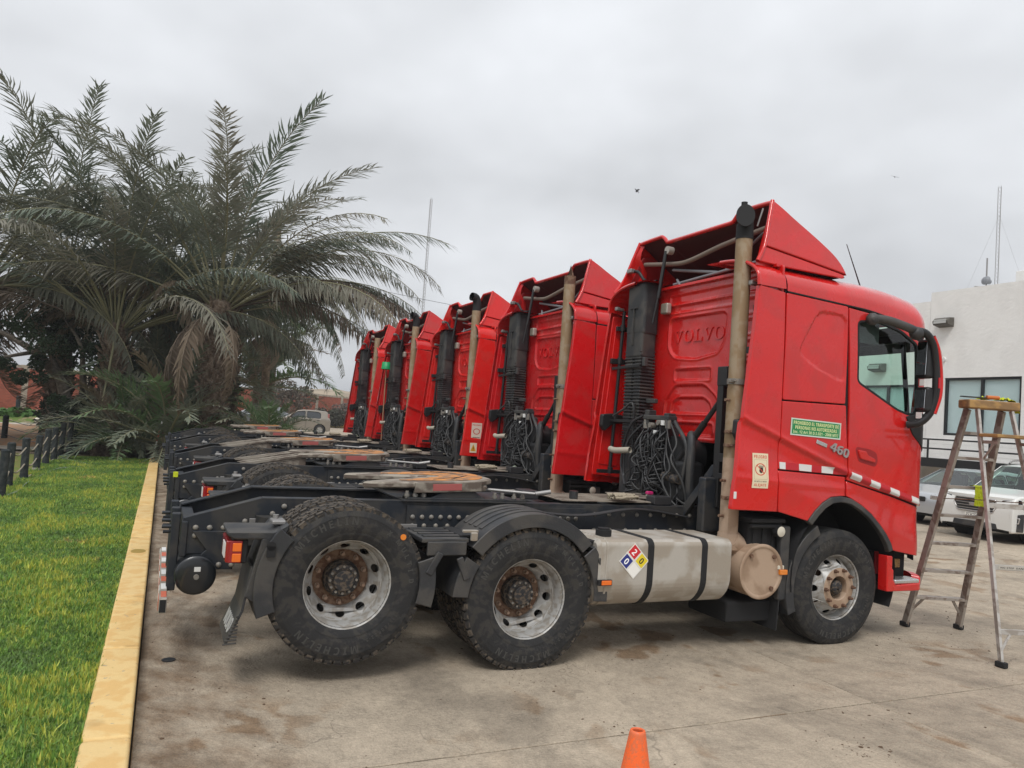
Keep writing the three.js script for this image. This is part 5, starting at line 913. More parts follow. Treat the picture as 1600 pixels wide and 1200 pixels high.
  mesh('bandaged_hose', [tube([[-1.22, 1.61, -0.92], [-1.24, 1.60, -0.8], [-1.23, 1.61, -0.66], [-1.2, 1.62, -0.56]], 0.033, 16, 8)], std({ color: C(0.42, 0.38, 0.31), roughness: 0.95 }), du);

  // ---------------- air and electric lines behind the cab
  const va = group('valve_tower', T);
  mesh('manifold', [rbox(0.12, 0.05, 0.44, -1.12, 1.98, -0.17, 0.012), rbox(0.10, 0.16, 0.08, -1.12, 1.98, -0.34, 0.012), rbox(0.1, 0.12, 0.08, -1.12, 1.97, 0.0, 0.012), rbox(0.16, 0.2, 0.3, -1.02, 1.82, -0.2, 0.03)], M.plastic, va);
  mesh('coupling', [cylY(0.03, 0.09, -1.15, 1.91, -0.36, 10), cylY(0.03, 0.09, -1.15, 1.92, 0.02, 10), cylX(0.028, 0.08, -1.17, 1.93, -0.08, 10), cylX(0.028, 0.08, -1.17, 1.90, -0.22, 10)], M.bolt, va);
  mesh('white_fitting', [cylY(0.022, 0.05, -1.18, 1.93, -0.03, 10), rbox(0.03, 0.04, 0.06, -1.17, 1.83, -0.16, 0.01)], M.white, va);
  mesh('dark_housing', [cylX(0.19, 0.3, -0.95, 1.62, 0.08, 24), rbox(0.26, 0.42, 0.34, -1.02, 1.36, 0.14, 0.05), rbox(0.2, 0.5, 0.4, -0.98, 1.45, -0.2, 0.05)], M.black, va);
  mesh('solenoid', [cylZ(0.045, 0.12, -1.18, 1.40, 0.10, 14), cylZ(0.045, 0.12, -1.18, 1.385, 0.24, 14)], M.hub, va);
  mesh('big_hose', [tube([[-1.0, 1.80, 0.20], [-1.10, 1.82, 0.34], [-1.14, 1.6, 0.40], [-1.12, 1.3, 0.38], [-1.05, 1.0, 0.36]], 0.042, 30, 10), tube([[-1.1, 1.95, 0.06], [-1.12, 1.7, 0.30], [-1.15, 1.3, 0.28]], 0.022, 24, 8), tube([[-1.12, 1.66, -0.44], [-1.16, 1.4, -0.42], [-1.12, 1.1, -0.4]], 0.03, 20, 8)], M.plastic, va);
  const r = mulberry(404);
  const coil = (a, b, rad, turns, th) => { const A = V(...a), B = V(...b), pts = [], n = turns * 8; const d = B.clone().sub(A).normalize(), u = V(0, 0, 1).cross(d).normalize(), w = V().crossVectors(d, u); for (let k = 0; k <= n; k++) { const t = k / n, ph = t * turns * 2 * PI; pts.push(A.clone().lerp(B, t).addScaledVector(u, Math.cos(ph) * rad).addScaledVector(w, Math.sin(ph) * rad).add(V(0.02 * Math.sin(t * 5), -0.05 * Math.sin(t * PI), 0.03 * Math.sin(t * 7)))); } return tube(pts, th, n * 2, 5); };
  [[[-1.18, 1.85, -0.32], [-1.22, 1.45, -0.22], 0.045, 7], [[-1.18, 1.62, -0.10], [-1.22, 1.30, -0.04], 0.05, 6], [[-1.22, 1.60, -0.38], [-1.24, 1.12, -0.46], 0.04, 7], [[-1.20, 1.42, -0.22], [-1.22, 1.14, -0.12], 0.05, 5], [[-1.19, 1.78, -0.05], [-1.2, 1.52, -0.12], 0.04, 5], [[-1.25, 1.30, -0.50], [-1.27, 1.10, -0.44], 0.05, 4]]
    .forEach(([a, b, q, t], k) => mesh('coiled_hose', [coil(a, b, q, t, 0.0085)], k % 3 === 1 ? M.hosegrey : M.pipe, va));
  for (let k = 0; k < 26; k++) {
    const z0 = -0.40 + r() * 0.5, y0 = 1.98 - r() * 0.2, p = [[-1.13, y0, z0]]; let y = y0, z = z0;
    if (k < 5) p.push([-1.16, y0 + 0.08, z0 + (r() - 0.5) * 0.2]);
    for (let j = 0; j < 4; j++) { y -= 0.08 + r() * 0.14; z += (r() - 0.5) * 0.26; p.push([-1.12 - r() * 0.14, y, clamp(z, -0.62, 0.34)]); }
    p.push([-1.2, 1.12 + r() * 0.2, clamp(z + (r() - 0.5) * 0.4, -0.55, 0.3)]);
    mesh('hose', [tube(p, 0.0065 + r() * 0.005, 40, 5)], k % 4 === 0 ? M.hosegrey : M.pipe, va);
  }
  for (const [a, b, c2] of [[[-1.15, 2.0, -0.42], [-1.18, 1.9, -0.6], [-1.15, 1.5, -0.8]], [[-1.12, 1.95, -0.4], [-1.2, 1.7, -0.62], [-1.2, 1.35, -0.66]]]) mesh('hose', [tube([a, b, c2, [-1.25, 1.25, -0.55]], 0.013, 30, 6)], M.pipe, va);
  mesh('cloth_scrap', [new THREE.IcosahedronGeometry(0.045, 1).scale(1, 1.2, 0.8).translate(-1.24, 1.17, -0.10)], std({ color: C(0.30, 0.33, 0.26), roughness: 1 }), va);
  mesh('rear_lamp', [cylX(0.055, 0.06, -1.28, 1.02, -1.0, 18)], M.cream, T);
}
const truck = buildTruck();
buildCab(truck);

// ---------------------------------------------------------------- five trucks in a row
const PITCH = 3.253, trucks = [truck];
for (let i = 1; i < 5; i++) { const t = truck.clone(); t.name = numbered('tractor_unit'); t.position.set([0, 0.0, 0.02, -0.03, 0.02][i], 0, -PITCH * i); scene.add(t); trucks.push(t); }
[['nearest red tractor unit with warning stickers on its side and its rear axle lifted'],
 ['second red tractor unit from the camera, open exhaust stack, just behind the nearest one'],
 ['third red tractor unit in the row, white sticker low on its side deflector'],
 ['fourth red tractor unit in the row, green bucket hung behind its cab'],
 ['farthest red tractor unit, at the left end of the row of cabs']].forEach(([l], i) => tag(trucks[i], l, 'truck', 'red tractor units parked side by side'));
const drop = (t, n) => { const o = t.children.find((c) => c.name === n); if (o) t.remove(o); };
for (const k of [1, 2, 3, 4]) drop(trucks[k], 'rear_bar');
drop(trucks[1], 'exhaust_cap'); drop(trucks[4], 'exhaust_cap');
{ const c = group('exhaust_cap', trucks[1]); mesh('cut_pipe', [latheZ([[0.074, 0], [0.074, 0.12], [0.069, 0.12], [0.069, 0]], 28).rotateX(-PI / 2).translate(-1.15, 3.64, 0.99), new THREE.ConeGeometry(0.071, 0.22, 20, 1, true, 0, 3.6).translate(-1.15, 3.80, 0.99)], M.rust, c); }
for (const k of [2, 3]) { drop(trucks[k], 'exhaust_cap'); const c = group('exhaust_cap', trucks[k]); mesh('elbow', [tube([[-1.15, 3.62, 0.99], [-1.15, 3.78, 0.99], [-1.19, 3.87, 1.0], [-1.27, 3.88, 1.02]], 0.070, 16, 20)], M.soot, c); }
{ // pale diagonal ladder rails over the second truck's deck are plain frame rails; its lamp glass is yellowed
  const t = trucks[1], y = mesh('marking_tape', [tube([[-5.05, 0.62, 1.1], [-4.98, 0.60, 1.15], [-4.93, 0.52, 1.18], [-4.92, 0.44, 1.19]], 0.02, 12, 6)], M.lime, t);
  mesh('marking_tape', [rbox(0.05, 0.06, 0.02, -5.60, 1.0, 0.45, 0.004)], M.lime, t);
}
for (const k of [1, 2]) for (const s of both) for (const z of [0.36, 0.16]) mesh('guide_ramp', [ext([[-4.95, 1.145], [-4.28, 1.27], [-4.12, 1.28], [-4.12, 1.25], [-4.28, 1.235], [-4.85, 1.125]], 0.05, 0.006).translate(0, 0, s * z - 0.025), ext([[-4.70, 1.14], [-4.2, 1.235], [-4.2, 1.14]], 0.012, 0.002).translate(0, 0, s * z - 0.006)], M.plate, trucks[k]);
// each truck has its own fading and dust
for (let k = 1; k < 5; k++) {
  const t = [[0.60, 0.013, 0.016], [0.68, 0.020, 0.017], [0.56, 0.014, 0.013], [0.62, 0.024, 0.022]][k - 1];
  const red = M.red.clone(); red.map = dust(t, t.map((q, i) => q * 0.8 + [0.02, 0.03, 0.025][i]), 0.6, 4 + k, 256, 0.35 + 0.04 * k); red.clearcoat = 0.75 - 0.1 * (k % 3);
  trucks[k].traverse((o) => { if (o.material === M.red) o.material = red; });
  trucks[k].rotation.y = [0.0025, -0.002, 0.003, -0.003][k - 1];
}
// ---------------------------------------------------------------- stickers and badges of the nearest truck (follow its side)
{
  const T = trucks[0];
  const sticker = (name, x0, x1, y0, y1, mat, rot = 0, parent = T, off = 0.0035) => {
    const g = new THREE.BoxGeometry(1, 1, 1, 10, 4, 1), p = g.attributes.position, cx = (x0 + x1) / 2, cy = (y0 + y1) / 2, c = Math.cos(rot), s = Math.sin(rot);
    for (let i = 0; i < p.count; i++) { const u = p.getX(i) * (x1 - x0), v = p.getY(i) * (y1 - y0), x = cx + u * c - v * s, y = cy + u * s + v * c; p.setXYZ(i, x, y, S(x, y) + off + p.getZ(i) * 0.003); }
    g.computeVertexNormals(); return inst(name, g, mat, parent);
  };
  const txt = (x, s, font, px, py, w, col, stroke) => { x.font = font; x.textAlign = 'center'; x.textBaseline = 'middle'; const k = Math.min(1, w / x.measureText(s).width); x.save(); x.translate(px, py); x.scale(w / x.measureText(s).width, 1); if (stroke) { x.lineWidth = 5; x.strokeStyle = stroke; x.strokeText(s, 0, 0); } x.fillStyle = col; x.fillText(s, 0, 0); x.restore(); };
  const sign = print(1024, 264, (x, w, h) => {
    x.fillStyle = '#cfdccf'; x.fillRect(0, 0, w, h); x.fillStyle = '#12854a'; x.fillRect(22, 20, w - 44, h - 40);
    txt(x, 'PROHIBIDO EL TRANSPORTE DE', 'bold 74px sans-serif', w / 2, 66, 930, '#e8e6a8'); txt(x, 'PERSONAS NO AUTORIZADAS', 'bold 74px sans-serif', w / 2, 138, 860, '#e8e6a8'); txt(x, 'Inc. 12 Art 30 D.S.021 - 2008 MTC', 'bold 62px sans-serif', w / 2, 206, 930, '#dfe6b0');
    x.globalAlpha = 0.35; x.fillStyle = '#bfae8e'; x.fillRect(w - 70, 20, 60, 190); x.fillRect(20, 20, 26, 150);
  });
  sticker('passenger_notice', -0.742, -0.134, 1.885, 2.037, sign, -0.022);
  const pel = print(256, 512, (x, w, h) => {
    x.fillStyle = '#e6d9b8'; x.fillRect(0, 0, w, h); txt(x, 'PELIGRO', 'bold 66px sans-serif', w / 2, 52, 218, '#c8452c');
    x.strokeStyle = '#b9a27c'; x.lineWidth = 5; x.strokeRect(26, 96, w - 52, 284);
    x.fillStyle = '#241d18'; x.beginPath(); x.ellipse(140, 250, 32, 40, 0.2, 0, 7); x.fill(); for (let k = 0; k < 4; k++) { x.save(); x.translate(122 + k * 14, 222); x.rotate(-0.3 + k * 0.16); x.fillRect(-5, -44, 11, 50); x.restore(); }
    x.strokeStyle = '#cc4a2e'; x.lineWidth = 14; x.beginPath(); x.arc(128, 236, 82, 0, 7); x.stroke(); x.beginPath(); x.moveTo(72, 178); x.lineTo(186, 294); x.stroke();
    txt(x, 'NO META LA MANO', 'bold 30px sans-serif', w / 2, 412, 200, '#4a3b30'); txt(x, 'ALEJATE', 'bold 56px sans-serif', w / 2, 464, 200, '#c8452c');
  });
  sticker('danger_notice', -1.150, -0.970, 1.412, 1.712, pel, -0.004);
  const bp = group('power_badge', T), t = text3('460', 0.085, 0.012); t.scale(1.25, 0.95, 1).rotateZ(-0.30).translate(-0.14, 1.785, S(-0.14, 1.79) + 0.002);
  mesh('digits', [t], std({ color: C(0.42, 0.41, 0.40), roughness: 0.35, metalness: 0.6 }), bp); mesh('strip', [rbox(0.135, 0.035, 0.008, 0, 0, 0, 0.004).rotateZ(-0.26).translate(-0.362, 1.832, S(-0.362, 1.832) + 0.004)], M.chrome, bp);
  mesh('paint_chip', [rbox(0.03, 0.06, 0.006, -1.325, 1.345, S(-1.32, 1.34) + 0.001, 0.003)], M.white, T);
  // hazard diamond on the fuel tank
  const dia = print(256, 256, (x, w, h) => { x.fillStyle = '#e2e0da'; x.fillRect(0, 0, w, h); const q = (a, b, c) => { x.fillStyle = c; x.fillRect(a + 10, b + 10, 108, 108); }; q(0, 0, '#cf2730'); q(0, 128, '#26317f'); q(128, 0, '#e6cf2b'); q(128, 128, '#f2f0ea'); x.fillStyle = '#fff'; x.font = 'bold 90px sans-serif'; x.textAlign = 'center'; x.textBaseline = 'middle'; x.fillText('2', 64, 66); x.fillText('0', 64, 194); x.fillStyle = '#222'; x.fillText('0', 192, 66); });
  const dm = inst('hazard_diamond', new THREE.BoxGeometry(0.2, 0.2, 0.004).rotateZ(-PI / 4).translate(-2.29, 0.80, 1.228), dia, T);
  // chain under the bumper, bent oval links
  const links = []; for (let k = 0; k < 11; k++) links.push(new THREE.TorusGeometry(0.016, 0.006, 6, 10).scale(0.8, 1.35, 1).rotateY(k % 2 ? PI / 2 : 0.2).translate(0.575 - k * 0.001, 0.62 - k * 0.033, 1.02));
  links.forEach((g) => mesh('chain_link', [g], M.rust, T));
  mesh('pink_reflector', [rbox(0.07, 0.035, 0.05, -1.42, 1.235, 0.15, 0.012)], std({ color: C(0.5, 0.02, 0.14), roughness: 0.4 }), T);
}
{ // white and yellow stickers on the third truck
  const T = trucks[2];
  const a = print(128, 256, (x, w, h) => { x.fillStyle = '#ddd6c6'; x.fillRect(0, 0, w, h); x.strokeStyle = '#c04030'; x.lineWidth = 10; x.beginPath(); x.arc(64, 120, 38, 0, 7); x.stroke(); x.fillStyle = '#c04030'; x.font = 'bold 26px sans-serif'; x.textAlign = 'center'; x.fillText('PELIGRO', 64, 40); x.fillStyle = '#443'; x.fillRect(20, 200, 88, 8); x.fillRect(20, 220, 88, 8); });
  inst('danger_notice', new THREE.BoxGeometry(0.18, 0.30, 0.004).translate(-1.10, 1.62, S(-1.1, 1.62) + 0.006), a, T);
  const b = print(128, 128, (x, w, h) => { x.fillStyle = '#e8e0c8'; x.fillRect(0, 0, w, h); x.fillStyle = '#d8a020'; x.beginPath(); x.moveTo(64, 16); x.lineTo(116, 108); x.lineTo(12, 108); x.fill(); x.fillStyle = '#222'; x.fillRect(58, 48, 12, 36); x.fillRect(58, 90, 12, 10); });
  inst('caution_notice', new THREE.BoxGeometry(0.12, 0.16, 0.004).translate(-1.14, 1.36, S(-1.1, 1.36) + 0.006), b, T);
}
{ // green bucket and its broomstick behind the fourth cab
  const b = tag(group('bucket'), 'small bright green bucket upside down on a stick behind the fourth cab', 'bucket'); b.position.set(-1.22, 2.90, -PITCH * 3 - 0.93);
  mesh('shell', [latheZ([[0.001, 0.09], [0.10, 0.09], [0.115, -0.06], [0.122, -0.07], [0.118, -0.075], [0.095, 0.08]], 24).rotateX(-PI / 2)], M.green, b);
  const s = tag(group('broomstick'), 'pale brown stick standing behind the fourth cab below the green bucket', 'stick'); s.position.set(-1.24, 1.2, -PITCH * 3 - 0.93);
  mesh('handle', [rod([0.03, 0, 0], [0.02, 1.72, 0], 0.014, 8)], std({ color: C(0.36, 0.19, 0.11), roughness: 0.7 }), s);
}
// ---------------------------------------------------------------- step ladder
{
  const L = tag(group('step_ladder'), 'tall worn aluminium step ladder with wooden cap standing before the nearest truck', 'ladder');
  const aluM = std({ map: dust([0.36, 0.32, 0.28], [0.20, 0.15, 0.12], 0.9, 7, 512, 1.2), roughness: 0.55, metalness: 0.25 }), aluL = std({ map: dust([0.50, 0.48, 0.45], [0.32, 0.28, 0.24], 0.8, 7, 512, 1.2), roughness: 0.5, metalness: 0.25 });
  const wood = std({ map: dWood, roughness: 0.75 });
  const A1 = V(1.40, 0.02, 0.82), A2 = V(1.94, 0.02, 1.03), B1 = V(1.02, 0.02, 2.06), B2 = V(1.60, 0.02, 2.28);
  const dir = A2.clone().sub(A1).setY(0).normalize(), nrm = V(-dir.z, 0, dir.x);
  const mid = V(1.485, 2.27, 1.56), tA1 = mid.clone().addScaledVector(dir, -0.185).addScaledVector(nrm, -0.045), tA2 = mid.clone().addScaledVector(dir, 0.165).addScaledVector(nrm, -0.045), tB1 = mid.clone().addScaledVector(dir, -0.15).addScaledVector(nrm, 0.05), tB2 = mid.clone().addScaledVector(dir, 0.19).addScaledVector(nrm, 0.05);
  const rail = (n, a, b, w, t, m) => mesh(n, [bar(a.toArray(), b.toArray(), w, t, [dir.z, 0, -dir.x].map((v) => v))], m, L);
  rail('front_rail', A1, tA1, 0.03, 0.085, aluM); rail('front_rail', A2, tA2, 0.03, 0.085, aluM);
  rail('rear_rail', B1, tB1, 0.026, 0.045, aluL); rail('rear_rail', B2, tB2, 0.026, 0.045, aluL);
  const lerp = (a, b, t) => a.clone().lerp(b, t);
  for (const t of [0.135, 0.265, 0.395, 0.525, 0.655, 0.785, 0.895]) mesh('tread', [bar(lerp(A1, tA1, t).toArray(), lerp(A2, tA2, t).toArray(), 0.085, 0.03, [0, 1, 0])], aluM, L);
  for (const t of [0.12, 0.36, 0.60]) mesh('rear_rung', [bar(lerp(B1, tB1, t).toArray(), lerp(B2, tB2, t).toArray(), 0.02, 0.045, [0, 1, 0])], aluL, L);
  for (const [P, Q, s] of [[A1, tA1, 1], [A2, tA2, -1]]) { const a = lerp(P, Q, 0.055), b = lerp(A1, tA1, 0.13).lerp(lerp(A2, tA2, 0.13), s > 0 ? 0.22 : 0.78); mesh('knee_brace', [bar(a.toArray(), b.toArray(), 0.025, 0.015, nrm.toArray())], aluM, L); }
  for (const [P, Q, R, Z, s] of [[B1, tB1, B2, tB2, 1], [B2, tB2, B1, tB1, -1]]) { const a = lerp(P, Q, 0.045), b = lerp(P, Q, 0.118).lerp(lerp(R, Z, 0.118), 0.2); mesh('knee_brace', [bar(a.toArray(), b.toArray(), 0.02, 0.012, nrm.toArray())], aluL, L); }
  for (const [a, b] of [[[A1, tA1], [B1, tB1]], [[A2, tA2], [B2, tB2]]]) mesh('spreader', [bar(lerp(...a, 0.60).toArray(), lerp(...b, 0.62).toArray(), 0.008, 0.028, dir.toArray())], M.rust, L);
  for (const p of [A1, A2, B1, B2]) mesh('rubber_foot', [rbox(0.06, 0.05, 0.09, p.x, 0.025, p.z, 0.01)], M.blackMatt, L);
  const cap = new THREE.BufferGeometry().copy(rbox(0.52, 0.085, 0.17, 0, 0, 0, 0.016, 2)); cap.rotateY(-Math.atan2(dir.z, dir.x)).translate(mid.x, mid.y + 0.045, mid.z);
  mesh('top_cap', [cap], wood, L);
  const shelf = rbox(0.50, 0.03, 0.26, 0, 0, 0, 0.006).rotateY(-Math.atan2(dir.z, dir.x)); const sc = lerp(tB1, B1, 0.125).lerp(lerp(tB2, B2, 0.125), 0.62).addScaledVector(nrm, 0.13);
  mesh('tool_shelf', [shelf.translate(sc.x, sc.y + 0.03, sc.z)], wood, L);
  mesh('shelf_bracket', [bar(lerp(tB1, B1, 0.14).toArray(), lerp(tB1, B1, 0.14).addScaledVector(nrm, 0.24).toArray(), 0.012, 0.03), bar(lerp(tB2, B2, 0.14).toArray(), lerp(tB2, B2, 0.14).addScaledVector(nrm, 0.24).toArray(), 0.012, 0.03), bar(lerp(tB1, B1, 0.22).toArray(), lerp(tB1, B1, 0.145).addScaledVector(nrm, 0.18).toArray(), 0.01, 0.02), bar(lerp(tB2, B2, 0.22).toArray(), lerp(tB2, B2, 0.145).addScaledVector(nrm, 0.18).toArray(), 0.01, 0.02)], aluM, L);
  const lab = print(512, 64, (x, w, h) => { x.fillStyle = '#b9b4aa'; x.fillRect(0, 0, w, h); x.fillStyle = '#33302c'; x.font = 'bold 40px sans-serif'; x.textBaseline = 'middle'; x.fillText('NO STEP  DANGER', 20, 34); });
  const rp = lerp(B1, tB1, 0.36).lerp(lerp(B2, tB2, 0.36), 0.5); inst('warning_print', new THREE.BoxGeometry(0.42, 0.035, 0.003).rotateY(-Math.atan2(dir.z, dir.x)).translate(rp.x + nrm.x * 0.0125, rp.y, rp.z + nrm.z * 0.0125), lab, L);
  // things lying on it
  const topY = mid.y + 0.09, place = (o, u, w) => { const p = mid.clone().addScaledVector(dir, u).addScaledVector(nrm, w); o.position.set(p.x, topY, p.z); o.rotation.y = -Math.atan2(dir.z, dir.x); };
  const cloth = (w, d, seed, drop) => { const f = (o) => grid(22, 14, (u, v) => { const x = (u - 0.5) * w, z = (v - 0.5) * d, e = 1 - Math.pow(Math.abs(u - 0.5) * 2, 3); return V(x + 0.01 * fbm(z * 20, seed, x * 9), 0.012 + o + 0.035 * Math.abs(fbm(x * 14, seed, z * 14, 3)) * 1.6 * e - drop * Math.pow(Math.max(0, u - 0.66) * 3, 2) * 0.11, z + 0.012 * fbm(x * 18, seed + 3, z * 10)); }); return [f(0), f(-0.004)]; };
  const gl = tag(mesh('work_glove', cloth(0.20, 0.11, 3, 1), M.lime), 'yellow green work glove draped over the right end of the ladder cap', 'glove'); place(gl, 0.17, 0.0);
  const g2 = tag(mesh('work_glove', cloth(0.10, 0.08, 9, 0), M.lime), 'crumpled yellow green glove in the middle of the ladder cap', 'glove'); place(g2, -0.06, -0.01);
  const hm = tag(group('hand_tool'), 'hand tool with orange handle and dark blade on the ladder cap', 'tool'); place(hm, -0.08, 0.03);
  mesh('handle', [rod([0.03, 0.03, 0], [0.15, 0.03, 0.005], 0.019, 12)], std({ color: C(0.55, 0.15, 0.03), roughness: 0.5 }), hm); mesh('blade', [rbox(0.26, 0.012, 0.03, -0.10, 0.022, 0, 0.004)], M.black, hm);
  const rg = tag(mesh('cleaning_rag', [grid(12, 12, (u, v) => V((u - 0.5) * 0.13, (0.5 - v) * 0.19 - 0.09 + 0.01 * fbm(u * 4, 3, 1), 0.028 + 0.02 * fbm(u * 5, v * 3, 8))), grid(12, 4, (u, v) => V((u - 0.5) * 0.13, 0.006 + 0.012 * Math.sin(v * PI), 0.03 - v * 0.09))], M.lime), 'yellow green rag hanging over a tread of the step ladder', 'rag');
  const q = lerp(A1, tA1, 0.655).lerp(lerp(A2, tA2, 0.655), 0.80); rg.position.set(q.x + nrm.x * 0.02, q.y + 0.012, q.z + nrm.z * 0.02); rg.rotation.y = -Math.atan2(dir.z, dir.x);
}
{ // ---------------------------------------------------------------- traffic cone
  const c = tag(group('traffic_cone'), 'bright orange traffic cone at the bottom edge of the picture', 'cone'); c.position.set(-3.72, 0, 3.42);
  const om = std({ map: dust([0.90, 0.145, 0.03], [0.62, 0.16, 0.07], 0.7, 12, 256, 3), roughness: 0.5 });
  mesh('body', [latheZ([[0.120, 0.03], [0.112, 0.05], [0.037, 0.48], [0.033, 0.492], [0.026, 0.494], [0.023, 0.485], [0.10, 0.05]], 40).rotateX(-PI / 2)], om, c);
  mesh('base', [rbox(0.34, 0.03, 0.34, 0, 0.017, 0, 0.012, 2)], om, c);
}
// ---------------------------------------------------------------- cars
function makeCar(name, label, o) {
  const car = tag(group(name), label, 'car'); const { L, W, H, belt, prof, wb, wr, paint } = o;
  const hw = (x, y) => { const k = Math.abs(x) / (L / 2); return (W / 2) * (1 - 0.13 * Math.pow(k, 4)) * (y > belt ? 1 - 0.24 * (y - belt) / (H - belt) : 1 - 0.05 * Math.pow((belt - y) / belt, 2)); };
  const under = 0.24, wx = [-wb / 2 + o.shift, wb / 2 + o.shift], body = [...prof];
  // close the lower edge with the wheel openings
  body.push([L / 2 - 0.02, under]); for (const x of [wx[1], wx[0]]) { const R = wr + 0.05, a0 = Math.asin((under - wr) / R); for (let k = 0; k <= 14; k++) { const a = a0 + (PI - 2 * a0) * k / 14; body.push([x + Math.cos(a) * R, wr + Math.sin(a) * R]); } } body.push([-L / 2 + 0.02, under]);
  for (const s of both) mesh('body_side', [panel(body, (x, y, off) => V(x, y, s * (hw(x, y) + off)), { max: 0.12, depth: 0.05, edge: 0.04, flip: s > 0 ? area2(body) < 0 && false : true, holes: o.glass.map((g) => roundPoly(g, 0.05)) })], paint, car);
  // the skin across: follow the outline of the profile
  const P = prof.slice(), acc = [0]; for (let i = 1; i < P.length; i++) acc.push(acc[i - 1] + Math.hypot(P[i][0] - P[i - 1][0], P[i][1] - P[i - 1][1]));
  const strip = (i0, i1, k, off) => grid(8, 10, (u, v) => { const t = acc[i0] + (acc[i1] - acc[i0]) * v; let i = i0; while (i < i1 - 1 && acc[i + 1] < t) i++; const f = (t - acc[i]) / (acc[i + 1] - acc[i]), x = P[i][0] + (P[i + 1][0] - P[i][0]) * f, y = P[i][1] + (P[i + 1][1] - P[i][1]) * f, e = Math.pow(Math.abs(u - 0.5) * 2, 6) * 0.02; return V(x, y + off - e, (u - 0.5) * 2 * (hw(x, y) - 0.012) * k); });
  mesh('hood_and_roof', o.skin.map(([a, b]) => strip(a, b, 1, 0)), paint, car);
  for (const [a, b] of o.screens) mesh('windscreen', [strip(a, b, 0.97, 0.006)], M.glass, car);
  mesh('cabin_trim', [span(-L * 0.28, L * 0.3, 0.35, belt - 0.05, -W / 2 + 0.12, W / 2 - 0.12, 0.05), rbox(0.12, 0.6, 0.46, 0.05, belt + 0.02, 0.36, 0.05), rbox(0.12, 0.6, 0.46, 0.05, belt + 0.02, -0.36, 0.05), rbox(0.12, 0.5, 1.1, 0.95, belt, 0, 0.05)], M.interior, car);
  for (const g of o.glass) for (const s of both) mesh('side_window', [panel(insetPoly(area2(g) > 0 ? roundPoly(g, 0.05) : roundPoly(g.slice().reverse(), 0.05), -0.01), (x, y, off) => V(x, y, s * (hw(x, y) - 0.015 + off)), { max: 0.2, depth: 0.004, edge: 0.002, flip: s < 0 })], o.tint || M.glass, car);
  for (const g of o.glass) for (const s of both) { const ring = roundPoly(g, 0.05); mesh('window_trim', [tube([...ring, ring[0]].map(([x, y]) => [x, y, s * (hw(x, y) + 0.002)]), 0.012, 60, 5)], M.black, car); }
  for (const x of wx) for (const s of both) { const w = group('wheel', car); w.position.set(x, wr, s * (W / 2 - 0.12)); if (s < 0) w.rotation.y = PI;
    mesh('tyre', [latheZ([[wr * 0.62, -0.1], [wr * 0.8, -0.115], [wr * 0.96, -0.10], [wr, -0.07], [wr, 0.07], [wr * 0.96, 0.10], [wr * 0.8, 0.115], [wr * 0.62, 0.1]], 36)], M.rubber, w);
    mesh('rim', [latheZ([[wr * 0.63, 0.09], [wr * 0.6, 0.1], [wr * 0.57, 0.05], [wr * 0.15, 0.07], [0.001, 0.075]], 30), ...Array.from({ length: 5 }, (_, k) => rbox(wr * 0.46, 0.06, 0.03, wr * 0.34, 0, 0.075, 0.01).rotateZ(k * 1.2566))], M.rim, w); mesh('wheel_well', [latheZ([[wr + 0.06, 0.1], [wr + 0.06, -0.25], [0.01, -0.25]], 24)], M.blackMatt, w); }
  mesh('underside', [span(-L / 2 + 0.15, L / 2 - 0.15, 0.22, 0.34, -W / 2 + 0.2, W / 2 - 0.2, 0.02)], M.blackMatt, car);
  for (const s of both) { const m = group('side_mirror', car); mesh('housing', [rbox(0.14, 0.13, 0.2, o.mx, belt + 0.05, s * (W / 2 + 0.07), 0.04, 2)], o.mirrorM || paint, m); }
  for (const [x, y] of o.handles) for (const s of both) mesh('door_handle', [rbox(0.18, 0.035, 0.03, x, y, s * (hw(x, y) + 0.012), 0.01)], o.handleM || paint, car);
  for (const [x0, y0, y1] of o.seams) for (const s of both) mesh('door_seam', [tube([[x0, y0, s * hw(x0, y0)], [x0, (y0 + y1) / 2, s * hw(x0, (y0 + y1) / 2)], [x0, y1, s * hw(x0, y1)]], 0.006, 8, 4)], M.blackMatt, car);
  return { car, hw };
}
const paintOf = (r, g, b, m = 0.2) => phys({ color: C(r, g, b), roughness: 0.35, metalness: m, clearcoat: 0.8, clearcoatRoughness: 0.08 });
